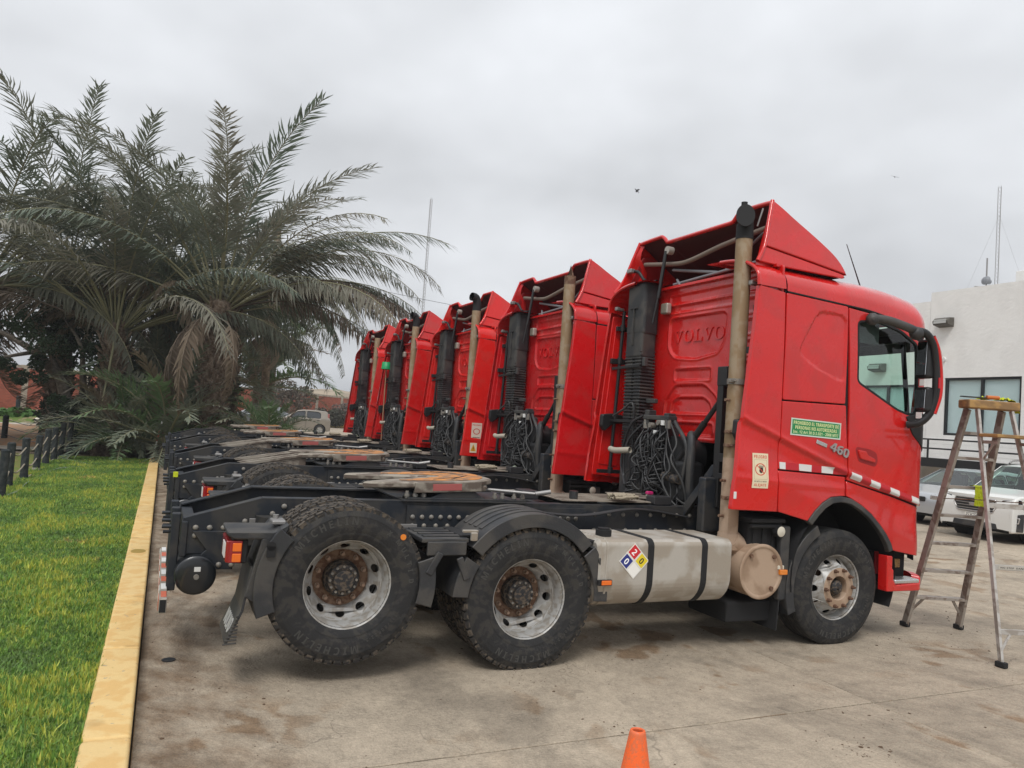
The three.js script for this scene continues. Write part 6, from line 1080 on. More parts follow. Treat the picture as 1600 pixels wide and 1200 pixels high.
{ // white crossover, nose towards -x
  const W = 1.86, L = 4.8, paint = paintOf(0.72, 0.72, 0.69, 0);
  const prof = [[-2.38, 0.30], [-2.40, 0.62], [-2.36, 0.92], [-2.20, 1.00], [-1.15, 1.10], [-1.10, 1.11], [-0.42, 1.60], [-0.1, 1.66], [0.6, 1.68], [1.6, 1.64], [1.75, 1.60], [2.22, 1.12], [2.36, 1.05], [2.38, 0.6], [2.36, 0.3]];
  const { car, hw } = makeCar('white_crossover', 'white crossover car with dark mesh grille facing the camera behind the ladder', { L, W, H: 1.68, belt: 1.06, prof, wb: 2.74, wr: 0.36, shift: -0.02, paint, glass: [[[-0.72, 1.14], [-0.28, 1.54], [0.40, 1.56], [0.40, 1.14]], [[0.48, 1.14], [0.48, 1.56], [1.30, 1.53], [1.42, 1.16]]], screens: [[5, 6], [10, 11]], skin: [[0, 5], [6, 10], [11, 14]], mx: -0.62, handles: [[0.25, 0.98], [1.2, 0.98]], seams: [[-0.85, 0.4, 1.05], [0.44, 0.4, 1.1]], handleM: M.black });
  car.position.set(12.65, 0, -4.4);
  const zf = (z) => -2.40 + 0.22 * Math.pow(Math.abs(z) / 0.93, 2.2), fp = (a, b, q) => V(zf(a) - 0.006 - q, b, a);
  const F = (n, p, m, o = {}, off = 0, par = car) => mesh(n, [panel(p, (a, b, q) => fp(a, b, q + off), { max: 0.1, depth: 0.02, edge: 0.008, ...o })], m, par);
  F('front_skin', roundPoly([[-0.90, 0.32], [0.90, 0.32], [0.92, 0.62], [0.86, 0.96], [-0.86, 0.96], [-0.92, 0.62]], 0.05), paint, {}, 0.0);
  const gp = roundPoly([[-0.44, 0.90], [0.44, 0.90], [0.50, 0.76], [0.40, 0.60], [-0.40, 0.60], [-0.50, 0.76]], 0.04);
  F('grille', gp, M.black, {}, 0.02); F('grille_frame', gp, M.chrome, { holes: [insetPoly(area2(gp) > 0 ? gp : gp.slice().reverse(), 0.025)] }, 0.03);
  for (let k = 0; k < 4; k++) F('grille_bar', [[-0.42, 0.655 + k * 0.058], [0.42, 0.655 + k * 0.058], [0.42, 0.672 + k * 0.058], [-0.42, 0.672 + k * 0.058]], M.steel, { edge: 0.003, depth: 0.01 }, 0.03);
  F('emblem', roundPoly([[-0.09, 0.79], [0.09, 0.79], [0.09, 0.72], [-0.09, 0.72]], 0.03), M.chrome, { edge: 0.006 }, 0.045);
  F('bumper_cladding', roundPoly([[-0.92, 0.28], [0.92, 0.28], [0.93, 0.66], [0.72, 0.60], [0.60, 0.40], [-0.60, 0.40], [-0.72, 0.60], [-0.93, 0.66]], 0.03), M.plastic, {}, 0.028);
  for (const s of both) {
    const hl = group('headlight', car), pts = roundPoly([[s * 0.50, 0.78], [s * 0.56, 0.90], [s * 0.88, 0.94], [s * 0.90, 0.82], [s * 0.70, 0.77]], 0.03); F('lens', pts, M.darkGlass, {}, 0.024, hl);
    F('reflector', roundPoly([[s * 0.58, 0.80], [s * 0.60, 0.88], [s * 0.72, 0.89], [s * 0.72, 0.80]], 0.02), M.chrome, {}, 0.03, hl);
    const fg = group('fog_lamp', car); F('surround', roundPoly([[s * 0.66, 0.44], [s * 0.86, 0.44], [s * 0.88, 0.57], [s * 0.70, 0.57]], 0.02), M.chrome, { holes: [roundPoly([[s * 0.685, 0.46], [s * 0.84, 0.46], [s * 0.855, 0.55], [s * 0.715, 0.55]], 0.02)] }, 0.042, fg); F('lamp', arcPts(s * 0.77, 0.505, 0.035, 0, 350, 14), M.chrome, {}, 0.042, fg);
    mesh('roof_rail', [tube([[-0.2, 1.66, s * 0.66], [-0.1, 1.72, s * 0.66], [0.6, 1.745, s * 0.66], [1.45, 1.71, s * 0.65], [1.6, 1.64, s * 0.65]], 0.022, 24, 8)], M.steel, car);
  }
  const pl = print(256, 80, (x, w, h) => { x.fillStyle = '#e6e4dc'; x.fillRect(0, 0, w, h); x.fillStyle = '#26262a'; x.font = 'bold 58px sans-serif'; x.textAlign = 'center'; x.textBaseline = 'middle'; x.fillText('CLB-627', w / 2, 46); x.fillRect(20, 8, w - 40, 8); });
  inst('number_plate', new THREE.BoxGeometry(0.34, 0.11, 0.006).rotateY(-PI / 2).translate(-2.452, 0.515, 0), pl, car);
}
{ // silver sedan beside it
  const prof = [[-2.2, 0.3], [-2.23, 0.55], [-2.15, 0.78], [-1.2, 0.94], [-1.12, 0.96], [-0.30, 1.36], [0.0, 1.41], [0.5, 1.42], [1.0, 1.37], [1.66, 1.04], [2.1, 0.99], [2.2, 0.9], [2.22, 0.5], [2.2, 0.3]];
  const paint = paintOf(0.46, 0.48, 0.50, 0.35);
  const { car } = makeCar('silver_sedan', 'silver grey sedan parked between the red cab and the white crossover', { L: 4.46, W: 1.74, H: 1.42, belt: 0.94, prof, wb: 2.6, wr: 0.31, shift: -0.05, paint, glass: [[[-0.78, 0.98], [-0.26, 1.28], [0.22, 1.32], [0.22, 0.99]], [[0.30, 0.99], [0.30, 1.32], [0.85, 1.28], [1.25, 1.03]]], screens: [[4, 5], [8, 9]], skin: [[0, 4], [5, 8], [9, 13]], mx: -0.72, handles: [[0.1, 0.86], [1.0, 0.88]], seams: [[-0.85, 0.36, 0.94], [0.26, 0.36, 0.99]] });
  car.position.set(13.6, 0, -6.75);
  for (const s of both) mesh('headlight', [rbox(0.2, 0.16, 0.36, -2.1, 0.7, s * 0.62, 0.05, 2)], M.chrome, car);
  mesh('grille', [rbox(0.04, 0.12, 0.7, -2.215, 0.64, 0, 0.02)], M.black, car);
  const pl = print(128, 40, (x, w, h) => { x.fillStyle = '#d9d6cc'; x.fillRect(0, 0, w, h); });
}
{ // beige hatchback far left, tail to the right
  const prof = [[-1.85, 0.3], [-1.88, 0.6], [-1.78, 0.85], [-1.05, 1.02], [-0.98, 1.03], [-0.28, 1.48], [0.1, 1.55], [0.8, 1.56], [1.5, 1.52], [1.62, 1.46], [1.80, 1.0], [1.86, 0.9], [1.86, 0.5], [1.84, 0.3]];
  const paint = paintOf(0.27, 0.24, 0.20, 0.3);
  const { car } = makeCar('beige_hatchback', 'beige grey hatchback parked beyond the last truck with its tail to the right', { L: 3.74, W: 1.66, H: 1.56, belt: 0.98, prof, wb: 2.36, wr: 0.31, shift: 0, paint, glass: [[[-0.70, 1.05], [-0.28, 1.40], [0.22, 1.46], [0.22, 1.05]], [[0.34, 1.05], [0.34, 1.46], [1.05, 1.44], [1.2, 1.34], [1.2, 1.05]]], screens: [[4, 5], [9, 10]], skin: [[0, 4], [5, 9], [10, 13]], mx: -0.58, handles: [[0.05, 0.90], [1.05, 0.90]], seams: [[-0.8, 0.36, 1.0], [0.28, 0.36, 1.5]], tint: M.darkGlass, handleM: M.black, mirrorM: M.black });
  car.position.set(2.9, 0, -47.5); car.rotation.y = -0.12; car.scale.setScalar(1.06);
  for (const s of both) mesh('tail_lamp', [rbox(0.12, 0.38, 0.12, 1.70, 1.18, s * 0.66, 0.03)], std({ color: C(0.35, 0.12, 0.11), roughness: 0.3 }), car);
}
{ // dark car behind the pole
  const prof = [[-2.25, 0.3], [-2.28, 0.6], [-2.2, 0.85], [-1.2, 1.0], [-1.1, 1.02], [-0.3, 1.5], [0.1, 1.57], [0.8, 1.58], [1.5, 1.52], [1.8, 1.2], [2.2, 1.08], [2.25, 0.9], [2.28, 0.5], [2.25, 0.3]];
  const paint = paintOf(0.16, 0.17, 0.185, 0.4);
  const { car } = makeCar('dark_grey_car', 'dark grey car half hidden by palm leaves left of the beige hatchback', { L: 4.56, W: 1.76, H: 1.58, belt: 0.98, prof, wb: 2.65, wr: 0.33, shift: 0, paint, glass: [[[-0.78, 1.06], [-0.30, 1.40], [0.22, 1.46], [0.22, 1.05]], [[0.34, 1.05], [0.34, 1.46], [1.15, 1.43], [1.4, 1.1]]], screens: [[4, 5], [8, 9]], skin: [[0, 4], [5, 8], [9, 13]], mx: -0.68, handles: [], seams: [], tint: M.darkGlass });
  car.position.set(0.2, 0, -49.5); car.rotation.y = -0.2; car.scale.setScalar(1.1);
}
{ // ---------------------------------------------------------------- birds
  const bird = (x, y, z, s, roll, yaw, label) => {
    const b = tag(group('bird'), label, 'bird'); b.position.set(x, y, z); b.rotation.set(roll, yaw, 0.25); b.scale.setScalar(s);
    const wing = (k) => grid(10, 4, (u, v) => { const z = u * 0.82 * k, c = 0.24 * (1 - 0.5 * u * u) * (u > 0.93 ? 0.7 : 1); return V((0.5 - v) * c - 0.08 * u * u, 0.16 * u - 0.10 * u * u + 0.02 * Math.sin(v * PI), z); });
    mesh('wing', [wing(1)], M.blackMatt, b); mesh('wing', [wing(-1)], M.blackMatt, b);
    mesh('body', [new THREE.SphereGeometry(0.1, 14, 10).scale(3.0, 0.8, 0.9), new THREE.SphereGeometry(0.05, 10, 8).translate(0.33, 0.01, 0), new THREE.ConeGeometry(0.09, 0.26, 8).scale(1, 1, 0.3).rotateX(PI / 2).rotateZ(PI / 2).translate(-0.36, 0, 0)], M.blackMatt, b);
  };
  bird(26.8, 20.76, -43.85, 0.62, 0.75, 2.4, 'black vulture gliding in the grey sky above the second cab');
  bird(66, 32.0, -52.2, 0.55, 0.4, 0.9, 'tiny dark bird far off in the grey sky above the mirror');
}
{ // ---------------------------------------------------------------- rope fence
  const pm = std({ map: dust([0.020, 0.027, 0.029], [0.055, 0.058, 0.055], 0.6, 8, 256, 0.8), roughness: 0.85, bumpMap: bMid, bumpScale: 0.01 }), rm = std({ color: C(0.30, 0.26, 0.20), roughness: 1 });
  const P = [[-8.00, -7.9], [-8.14, -9.42], [-8.12, -10.94], [-8.14, -12.6], [-8.2, -14.5], [-8.2, -15.96], [-8.15, -16.8], [-8.03, -17.5], [-7.98, -18.3]];
  const hs = [0.80, 0.82, 0.83, 0.80, 0.86, 0.84, 0.94, 1.04, 1.0];
  const names = ['nearest dark green round fence post at the left edge of the lawn', 'dark green fence post second from the left edge of the picture', 'third dark green fence post along the lawn edge', 'fourth dark green fence post along the lawn, paler band near its base', 'fifth dark green fence post along the lawn edge', 'sixth dark green fence post, just before the tight cluster of posts', 'first tall post of the cluster at the far end of the lawn fence', 'middle tall post of the cluster at the far end of the lawn fence', 'last post of the lawn fence, nearest the palms'];
  P.forEach(([x, z], i) => { const p = tag(group('fence_post'), names[i], 'post', 'posts of the rope fence'); p.position.set(x, 0, z); p.rotation.z = (i % 3 - 1) * 0.02;
    mesh('shaft', [cylY(0.070, hs[i] + 0.04, 0, hs[i] / 2, 0, 18, 0.066), cylY(0.066, 0.02, 0, hs[i] + 0.03, 0, 18, 0.05)], pm, p); mesh('collar', [cylY(0.076, 0.06, 0, 0.12, 0, 18)], i === 3 ? M.alu : pm, p); });
  const P2 = [[-10.32, -22.4, 0.9], [-12.4, -22.6, 0.9], [-8.6, -19.4, 1.0]];
  P2.forEach(([x, z, h], i) => { const p = tag(group('fence_post'), ['dark post beyond the pale path at the left edge of the picture', 'dark post at the outer left beyond the pale path', 'dark post beyond the lawn fence cluster, beside the pale path'][i], 'post', 'posts of the rope fence'); p.position.set(x, 0, z); mesh('shaft', [cylY(0.088, h, 0, h / 2, 0, 18, 0.084)], pm, p); });
  const P3 = [[-14.6, -38.5, 1.25], [-12.35, -38.0, 1.2]];
  P3.forEach(([x, z, h], i) => { const p = tag(group('fence_post'), ['left one of two small posts on the far lawn before the brick wall', 'right one of two small posts on the far lawn before the brick wall'][i], 'post', 'posts of the rope fence'); p.position.set(x, 0.2, z); mesh('shaft', [cylY(0.1, h, 0, h / 2, 0, 14)], pm, p); });
  const NTH = ['first', 'second', 'third', 'fourth', 'fifth', 'sixth', 'seventh', 'eighth', 'last'];
  const sag = (a, b, y0, y1, s, r = 0.013) => tube([[a[0], y0, a[1]], [(a[0] + b[0]) / 2, (y0 + y1) / 2 - s, (a[1] + b[1]) / 2], [b[0], y1, b[1]]], r, 14, 5);
  for (const [k, f] of [[0, 0.80], [1, 0.42], [2, 0.06]]) for (let i = 0; i + 1 < P.length; i++) tag(mesh('fence_rope', [sag(P[i], P[i + 1], hs[i] * f + 0.02, hs[i + 1] * f + 0.02, k === 2 ? 0.02 : 0.10, k === 2 ? 0.02 : 0.014)], rm), ['upper', 'middle', 'lowest'][k] + ' rope between the ' + NTH[i] + ' and ' + NTH[i + 1] + ' posts of the lawn fence from the left', 'rope', 'ropes of the lawn fence');
  for (const [y, q] of [[0.78, 'topmost'], [0.55, 'middle'], [0.3, 'lowest']]) tag(mesh('fence_rope', [sag(P2[1].slice(0, 2), P2[0].slice(0, 2), y, y, 0.05, 0.011), sag(P2[0].slice(0, 2), P2[2].slice(0, 2), y, y, 0.1, 0.011), sag(P2[2].slice(0, 2), [-6.2, -20.0], y, y - 0.1, 0.1, 0.011)], M.pipe), q + ' thin dark rope strung beyond the pale path at left', 'rope', 'far fence ropes');
  tag(mesh('garden_hose', [tube([[-8.0, 0.09, -15.9], [-7.75, 0.085, -15.6], [-7.35, 0.085, -14.7], [-7.25, 0.085, -14.3], [-7.45, 0.085, -13.8], [-7.75, 0.085, -13.4], [-7.9, 0.08, -12.0], [-7.95, 0.085, -10.3], [-7.9, 0.085, -8.6], [-8.1, 0.085, -7.2]], 0.016, 80, 6)], std({ color: C(0.26, 0.29, 0.27), roughness: 0.6 })), 'grey garden hose lying on the grass beside the fence posts', 'hose');
  tag(mesh('bollard_block', [rbox(0.6, 0.75, 0.6, -15.3, 0.5, -38.0, 0.04)], std({ color: C(0.5, 0.5, 0.47), roughness: 0.9 })), 'pale concrete block at the far left before the yellow kerb', 'block');
  const rk = mulberry(31);
  [[-13.3, -36.6, 'white flat stone lying alone on the far lawn'], [-10.6, -34.2, 'pale stone at the left of the small stone heap by the far path'], [-10.2, -35.0, 'pale stone at the back of the small stone heap by the far path'], [-9.9, -33.5, 'pale stone at the right of the small stone heap by the far path']]
    .forEach(([x, z, l]) => tag(mesh('pale_stone', [new THREE.IcosahedronGeometry(0.24 + rk() * 0.16, 1).scale(1.5, 0.55, 1).rotateY(rk() * 7).translate(x, 0.38, z)], M.cream), l, 'stone'));
  // thin red and white marker stick at the end of the kerb
  const st = tag(group('marker_stick'), 'thin red and white marker stick leaning at the far end of the yellow kerb', 'stick'); st.position.set(-5.98, 0, -16.9);
  for (let k = 0; k < 5; k++) mesh(k % 2 ? 'white_band' : 'red_band', [rod([0.05 * k, 0.3 * k, 0], [0.05 * (k + 1), 0.3 * (k + 1), 0], 0.022, 8)], k % 2 ? M.white : std({ color: C(0.36, 0.10, 0.06), roughness: 0.7 }), st);
}

// ================================================================ PALMS, TREE, SHRUBS
const leafM = (r, g, b) => phys({ color: C(r, g, b), roughness: 0.85, specularIntensity: 0.4, transmission: 0.42, thickness: 0 });
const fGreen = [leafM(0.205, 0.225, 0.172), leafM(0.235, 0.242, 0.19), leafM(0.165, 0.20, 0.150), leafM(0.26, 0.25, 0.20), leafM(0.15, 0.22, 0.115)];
const fDead = [leafM(0.26, 0.205, 0.15), leafM(0.19, 0.15, 0.115), leafM(0.34, 0.27, 0.20)];
const fYoung = [leafM(0.22, 0.25, 0.18), leafM(0.25, 0.26, 0.19), leafM(0.18, 0.23, 0.16), leafM(0.17, 0.26, 0.12)];
const petioleM = std({ color: C(0.26, 0.25, 0.15), roughness: 0.7 });
function frondGeo({ L = 5, bend = 1.0, n = 70, leaf = 0.5, bare = 0.18, lift = 0.35, hang = 0, seed = 1, w = 0.019, twist = 0.4 }) {
  const r = mulberry(seed), pos = [], idx = [], pts = [];
  const at = (t) => { const k = 14; let x = 0, y = 0; const m = Math.max(1, Math.round(t * 40)); for (let i = 0; i < m; i++) { const u = (i + 0.5) / m * t, a = -bend * Math.pow(u, 1.5); x += Math.cos(a) * L * t / m; y += Math.sin(a) * L * t / m; } return V(x, y, 0); };
  const N = 12; for (let i = 0; i <= N; i++) pts.push(at(i / N));
  const swirl = (t) => twist * Math.sin(t * 3 + seed) * t;
  for (let i = 0; i < n; i++) for (const s of both) {
    const t = bare + (1 - bare) * (i + 0.3 * r()) / n, p = at(t), a = -bend * Math.pow(t, 1.5), T = V(Math.cos(a), Math.sin(a), 0), Nn = V(-Math.sin(a), Math.cos(a), 0), Z = V(0, 0, s);
    const open = (62 - 34 * t + (r() - 0.5) * 30) * D2R, len = leaf * (0.55 + 0.6 * Math.sin(Math.PI * Math.min(1, 0.18 + t * 0.86))) * (0.68 + r() * 0.5), up = lift * (1 - 0.5 * t) + (r() - 0.5) * 0.7; if (r() < 0.05) continue;
    const d = T.clone().multiplyScalar(Math.cos(open)).addScaledVector(Z, Math.sin(open)).addScaledVector(Nn, up - hang * (0.8 + r() * 0.8)).normalize();
    const d2 = d.clone().addScaledVector(V(0, -1, 0), 0.25 + hang * 0.6 + r() * 0.15).normalize();
    const wv = V().crossVectors(d, Nn).normalize().multiplyScalar(w * (0.8 + r() * 0.4)), m = p.clone().addScaledVector(d, len * 0.5), e = m.clone().addScaledVector(d2, len * 0.5), o = pos.length / 3;
    for (const q of [p.clone().addScaledVector(wv, -0.4), p.clone().addScaledVector(wv, 0.4), m.clone().add(wv), m.clone().sub(wv), e]) pos.push(q.x, q.y, q.z);
    idx.push(o, o + 1, o + 2, o, o + 2, o + 3, o + 3, o + 2, o + 4);
  }
  const g = new THREE.BufferGeometry(); g.setAttribute('position', new THREE.Float32BufferAttribute(pos, 3)); g.setIndex(idx);
  const rach = new THREE.TubeGeometry(new THREE.CatmullRomCurve3(pts), 14, 1, 5), P = rach.attributes.position, c = V();
  for (let i = 0; i < P.count; i++) { const k = Math.floor(i / 6) / 14, q = new THREE.CatmullRomCurve3(pts).getPointAt(clamp(k)); c.fromBufferAttribute(P, i).sub(q).multiplyScalar(0.008 + 0.026 * Math.pow(1 - k, 1.6)); P.setXYZ(i, q.x + c.x, q.y + c.y, q.z + c.z); }
  rach.computeVertexNormals();
  return [g, rach].map((h) => { const out = join([h]), Q = out.attributes.position; for (let i = 0; i < Q.count; i++) { const t = clamp(Q.getX(i) / L); Q.setZ(i, Q.getZ(i) + swirl(t) * 0.35 * L * 0.25); } return out; });
}
const FR = {
  up: [1, 2, 3, 4].map((s) => frondGeo({ L: 6.0, bend: 0.75 + s * 0.16, n: 80, leaf: 0.72, bare: 0.26, lift: 0.25, hang: 0.12, seed: s, w: 0.021 })),
  mid: [5, 6, 7, 8].map((s) => frondGeo({ L: 6.2, bend: 1.15 + (s - 5) * 0.16, n: 82, leaf: 0.74, bare: 0.28, lift: 0.1, hang: 0.35, seed: s, w: 0.021 })),
  hang: [9, 10, 11].map((s) => frondGeo({ L: 6.2, bend: 1.35 + (s - 9) * 0.15, n: 84, leaf: 0.66, bare: 0.26, lift: 0.0, hang: 0.75, seed: s, w: 0.026 })),
  dead: [12, 13, 14].map((s) => frondGeo({ L: 4.2, bend: 2.3 + (s - 12) * 0.2, n: 70, leaf: 0.5, bare: 0.3, lift: 0, hang: 0.9, seed: s, w: 0.024 })),
  young: [15, 16, 17].map((s) => frondGeo({ L: 2.5, bend: 1.0 + (s - 15) * 0.2, n: 50, leaf: 0.42, bare: 0.12, lift: 0.4, seed: s, w: 0.022 })),
};
const barkM = std({ map: dust([0.16, 0.115, 0.082], [0.28, 0.22, 0.17], 0.8, 9, 512, 0.8), roughness: 0.95, bumpMap: bMid, bumpScale: 0.03 });
function addFrond(p, geo, mat, y, az, el, s, r = 0.2) {
  const m = group('frond', p); inst('leaflets', geo[0], mat, m); inst('petiole', geo[1], fDead.includes(mat) ? mat : petioleM, m); m.position.set(Math.cos(az) * r, y, -Math.sin(az) * r);
  m.quaternion.setFromAxisAngle(V(0, 1, 0), az).multiply(new THREE.Quaternion().setFromAxisAngle(V(0, 0, 1), el)); m.scale.setScalar(s); return m;
}
function palm(label, x, z, H, R, o) {
  const p = tag(group('date_palm'), label, 'palm tree'); p.position.set(x, 0, z);
  const r = mulberry(o.seed), k = o.s || 1;
  const prof = []; for (let i = 0; i <= 20; i++) { const t = i / 20; prof.push([R * (1.25 - 0.35 * smooth(0, 0.2, t)) * (1 + 0.06 * Math.sin(i * 2.1)) * (1 + 0.25 * smooth(0.75, 0.95, t)), t * H]); } prof.push([0.01, H + 0.3]);
  mesh('trunk', [new THREE.LatheGeometry(prof.map((q) => new THREE.Vector2(...q)), 20)], barkM, p);
  const st = []; const nb = Math.round(H * R * 70);
  for (let i = 0; i < nb; i++) { const a = i * 2.39996, y = (i + 0.5) / nb * H, up = smooth(H * 0.5, H, y); st.push(new THREE.CylinderGeometry(0.035, 0.10, 0.32 + 0.2 * up, 4).scale(1, 1, 0.55).rotateZ(-0.55 - r() * 0.35).translate(R * (1.08 + 0.2 * up), y, 0).rotateY(a + r() * 0.3)); }
  mesh('leaf_bases', st, barkM, p).userData.kind = 'stuff';
  const n = o.n;
  for (let i = 0; i < n; i++) {
    const t = (i + 0.5) / n, az = i * 2.39996 + o.seed + (r() - 0.5) * 0.4; let el = (76 - (76 - (o.low ?? -6)) * Math.pow(t, 0.9) + (r() - 0.5) * 14) * D2R, set = t < 0.45 ? FR.up : t < 0.8 ? FR.mid : FR.hang;
    const toCam = Math.abs(((az + 95 * D2R + 9 * PI) % (2 * PI)) - PI); const azz = t > 0.5 && toCam < 0.75 ? az + 1.3 : az;
    const mat = t > 0.86 && r() < 0.35 ? fDead[i % 3] : fGreen[Math.floor(r() * 4)];
    addFrond(p, set[i % set.length], mat, H + 0.05 - 0.35 * t, azz, el, k * (0.82 + r() * 0.3), R * 0.6);
  }
  for (let i = 0; i < (o.dead || 0); i++) addFrond(p, FR.dead[i % 3], fDead[i % 3], H - 0.4 - r() * 0.3, r() * 7, (10 - r() * 60) * D2R, k * (0.8 + r() * 0.3), R);
  for (const [az, el, s, kind, m] of o.extra || []) addFrond(p, FR[kind][Math.floor(r() * 3)], m ?? fGreen[0], H - 0.15, az * D2R, el * D2R, s, R * 0.7);
  return p;
}
const palmA = palm('left big date palm with bare pale petioles at the far end of the lawn', -7.25, -19.0, 3.85, 0.30, { n: 46, seed: 1.7, s: 1.08, dead: 4, low: 26, extra: [[150, 30, 0.62, 'dead', fDead[2]], [165, 42, 0.6, 'dead', fDead[2]], [140, 48, 0.6, 'dead', fDead[0]]] });
mesh('hanging_petiole', [rod([0.06, 4.0, 0.35], [-0.25, 0.35, 0.75], 0.045, 6, 0.014)], petioleM, palmA);
palm('date palm with thick scaly trunk and long drooping fronds reaching towards the red cabs', -4.5, -17.9, 4.75, 0.40, { n: 48, seed: 2.9, s: 1.10, dead: 5, low: 26, extra: [[-14, 34, 1.08, 'hang', fDead[1]], [-24, 26, 1.18, 'hang', fDead[1]], [-34, 16, 1.0, 'hang', fDead[1]], [-20, 44, 1.05, 'hang', fGreen[1]], [-26, 58, 1.05, 'hang', fGreen[2]], [-40, 50, 1.0, 'mid', fGreen[3]], [120, 50, 0.6, 'dead', fDead[2]], [200, 55, 0.55, 'dead', fDead[2]]] });
palm('date palm at the back, its crown in the middle of the palm group', -6.0, -23.6, 5.8, 0.36, { n: 40, low: 10, seed: 3, s: 1.0, dead: 4 });
palm('date palm at the far left whose fronds reach the left edge of the picture', -10.9, -20.4, 5.0, 0.34, { n: 44, seed: 4, s: 1.08, dead: 1, low: 6 });
palm('date palm behind the wooden pole, crown right of the group centre', -3.6, -25.6, 6.2, 0.36, { n: 34, low: 5, seed: 6, s: 0.95, dead: 3 });
palm('date palm at the back left, its crown rising above the dark leafy tree', -8.9, -21.8, 5.6, 0.34, { n: 40, seed: 8, s: 1.05, dead: 3, low: 4 });
function youngPalm(label, x, z, n, s, seed, h = 0.3) {
  const p = tag(group('young_palm'), label, 'palm tree'); p.position.set(x, 0, z); const r = mulberry(seed);
  mesh('trunk', [cylY(0.16 * s, h + 0.3, 0, h / 2 + 0.05, 0, 12, 0.12 * s)], barkM, p);
  for (let i = 0; i < n; i++) { const t = (i + 0.5) / n; addFrond(p, FR.young[i % 3], r() < 0.1 ? fDead[i % 3] : fYoung[Math.floor(r() * 4)], h + 0.1, i * 2.39996 + seed, (84 - 78 * t + (r() - 0.5) * 14) * D2R, s * (0.8 + r() * 0.4), 0.08); }
  return p;
}
youngPalm('young palm with arching grey green fronds at the foot of the left palm', -6.75, -17.8, 26, 0.95, 21, 0.2);
youngPalm('young palm at the outer left of the palm clump beside the grey tree trunk', -7.1, -18.5, 18, 0.75, 22);
youngPalm('young palm low in the middle of the clump between the two big trunks', -5.65, -17.3, 30, 1.2, 23, 0.4);
youngPalm('young palm right of the thick trunk, low fronds over the truck wheels', -3.0, -16.6, 24, 0.85, 24, 0.4);
youngPalm('young palm with fronds spreading right of the wooden pole', -1.9, -30.5, 24, 1.7, 25, 2.5);
youngPalm('small young palm behind the marker stick at the end of the kerb', -6.7, -18.6, 22, 0.8, 27);
youngPalm('taller young palm filling the gap under the left palm crown', -6.2, -20.6, 30, 1.35, 28, 1.5);
youngPalm('young palm at the back of the clump, left of the thick trunk', -5.2, -20.6, 28, 1.3, 29, 1.3);
// leafy masses made of many small leaves
function leaves(n, seed, centres, size, flatY = 0.8) {
  const r = mulberry(seed), pos = [], idx = [];
  for (let i = 0; i < n; i++) {
    const c = centres[Math.floor(r() * centres.length)]; let x, y, z, d; do { x = r() * 2 - 1; y = r() * 2 - 1; z = r() * 2 - 1; d = x * x + y * y + z * z; } while (d > 1 || d < 0.12);
    const p = V(c[0] + x * c[3], c[1] + y * c[3] * flatY, c[2] + z * c[3]), s = size * (0.6 + r() * 0.8), q = new THREE.Quaternion().setFromEuler(new THREE.Euler((r() - 0.5) * 2.4, r() * 7, (r() - 0.5) * 1.6)), o = pos.length / 3;
    for (const v of [[-0.5, 0, 0], [0, 0.06, 0.24], [0.5, -0.05, 0], [0, 0.06, -0.24]]) { const w = V(v[0] * s, v[1] * s, v[2] * s).applyQuaternion(q).add(p); pos.push(w.x, w.y, w.z); }
    idx.push(o, o + 1, o + 2, o, o + 2, o + 3);
  }
  const g = new THREE.BufferGeometry(); g.setAttribute('position', new THREE.Float32BufferAttribute(pos, 3)); g.setIndex(idx); g.computeVertexNormals(); return g;
}
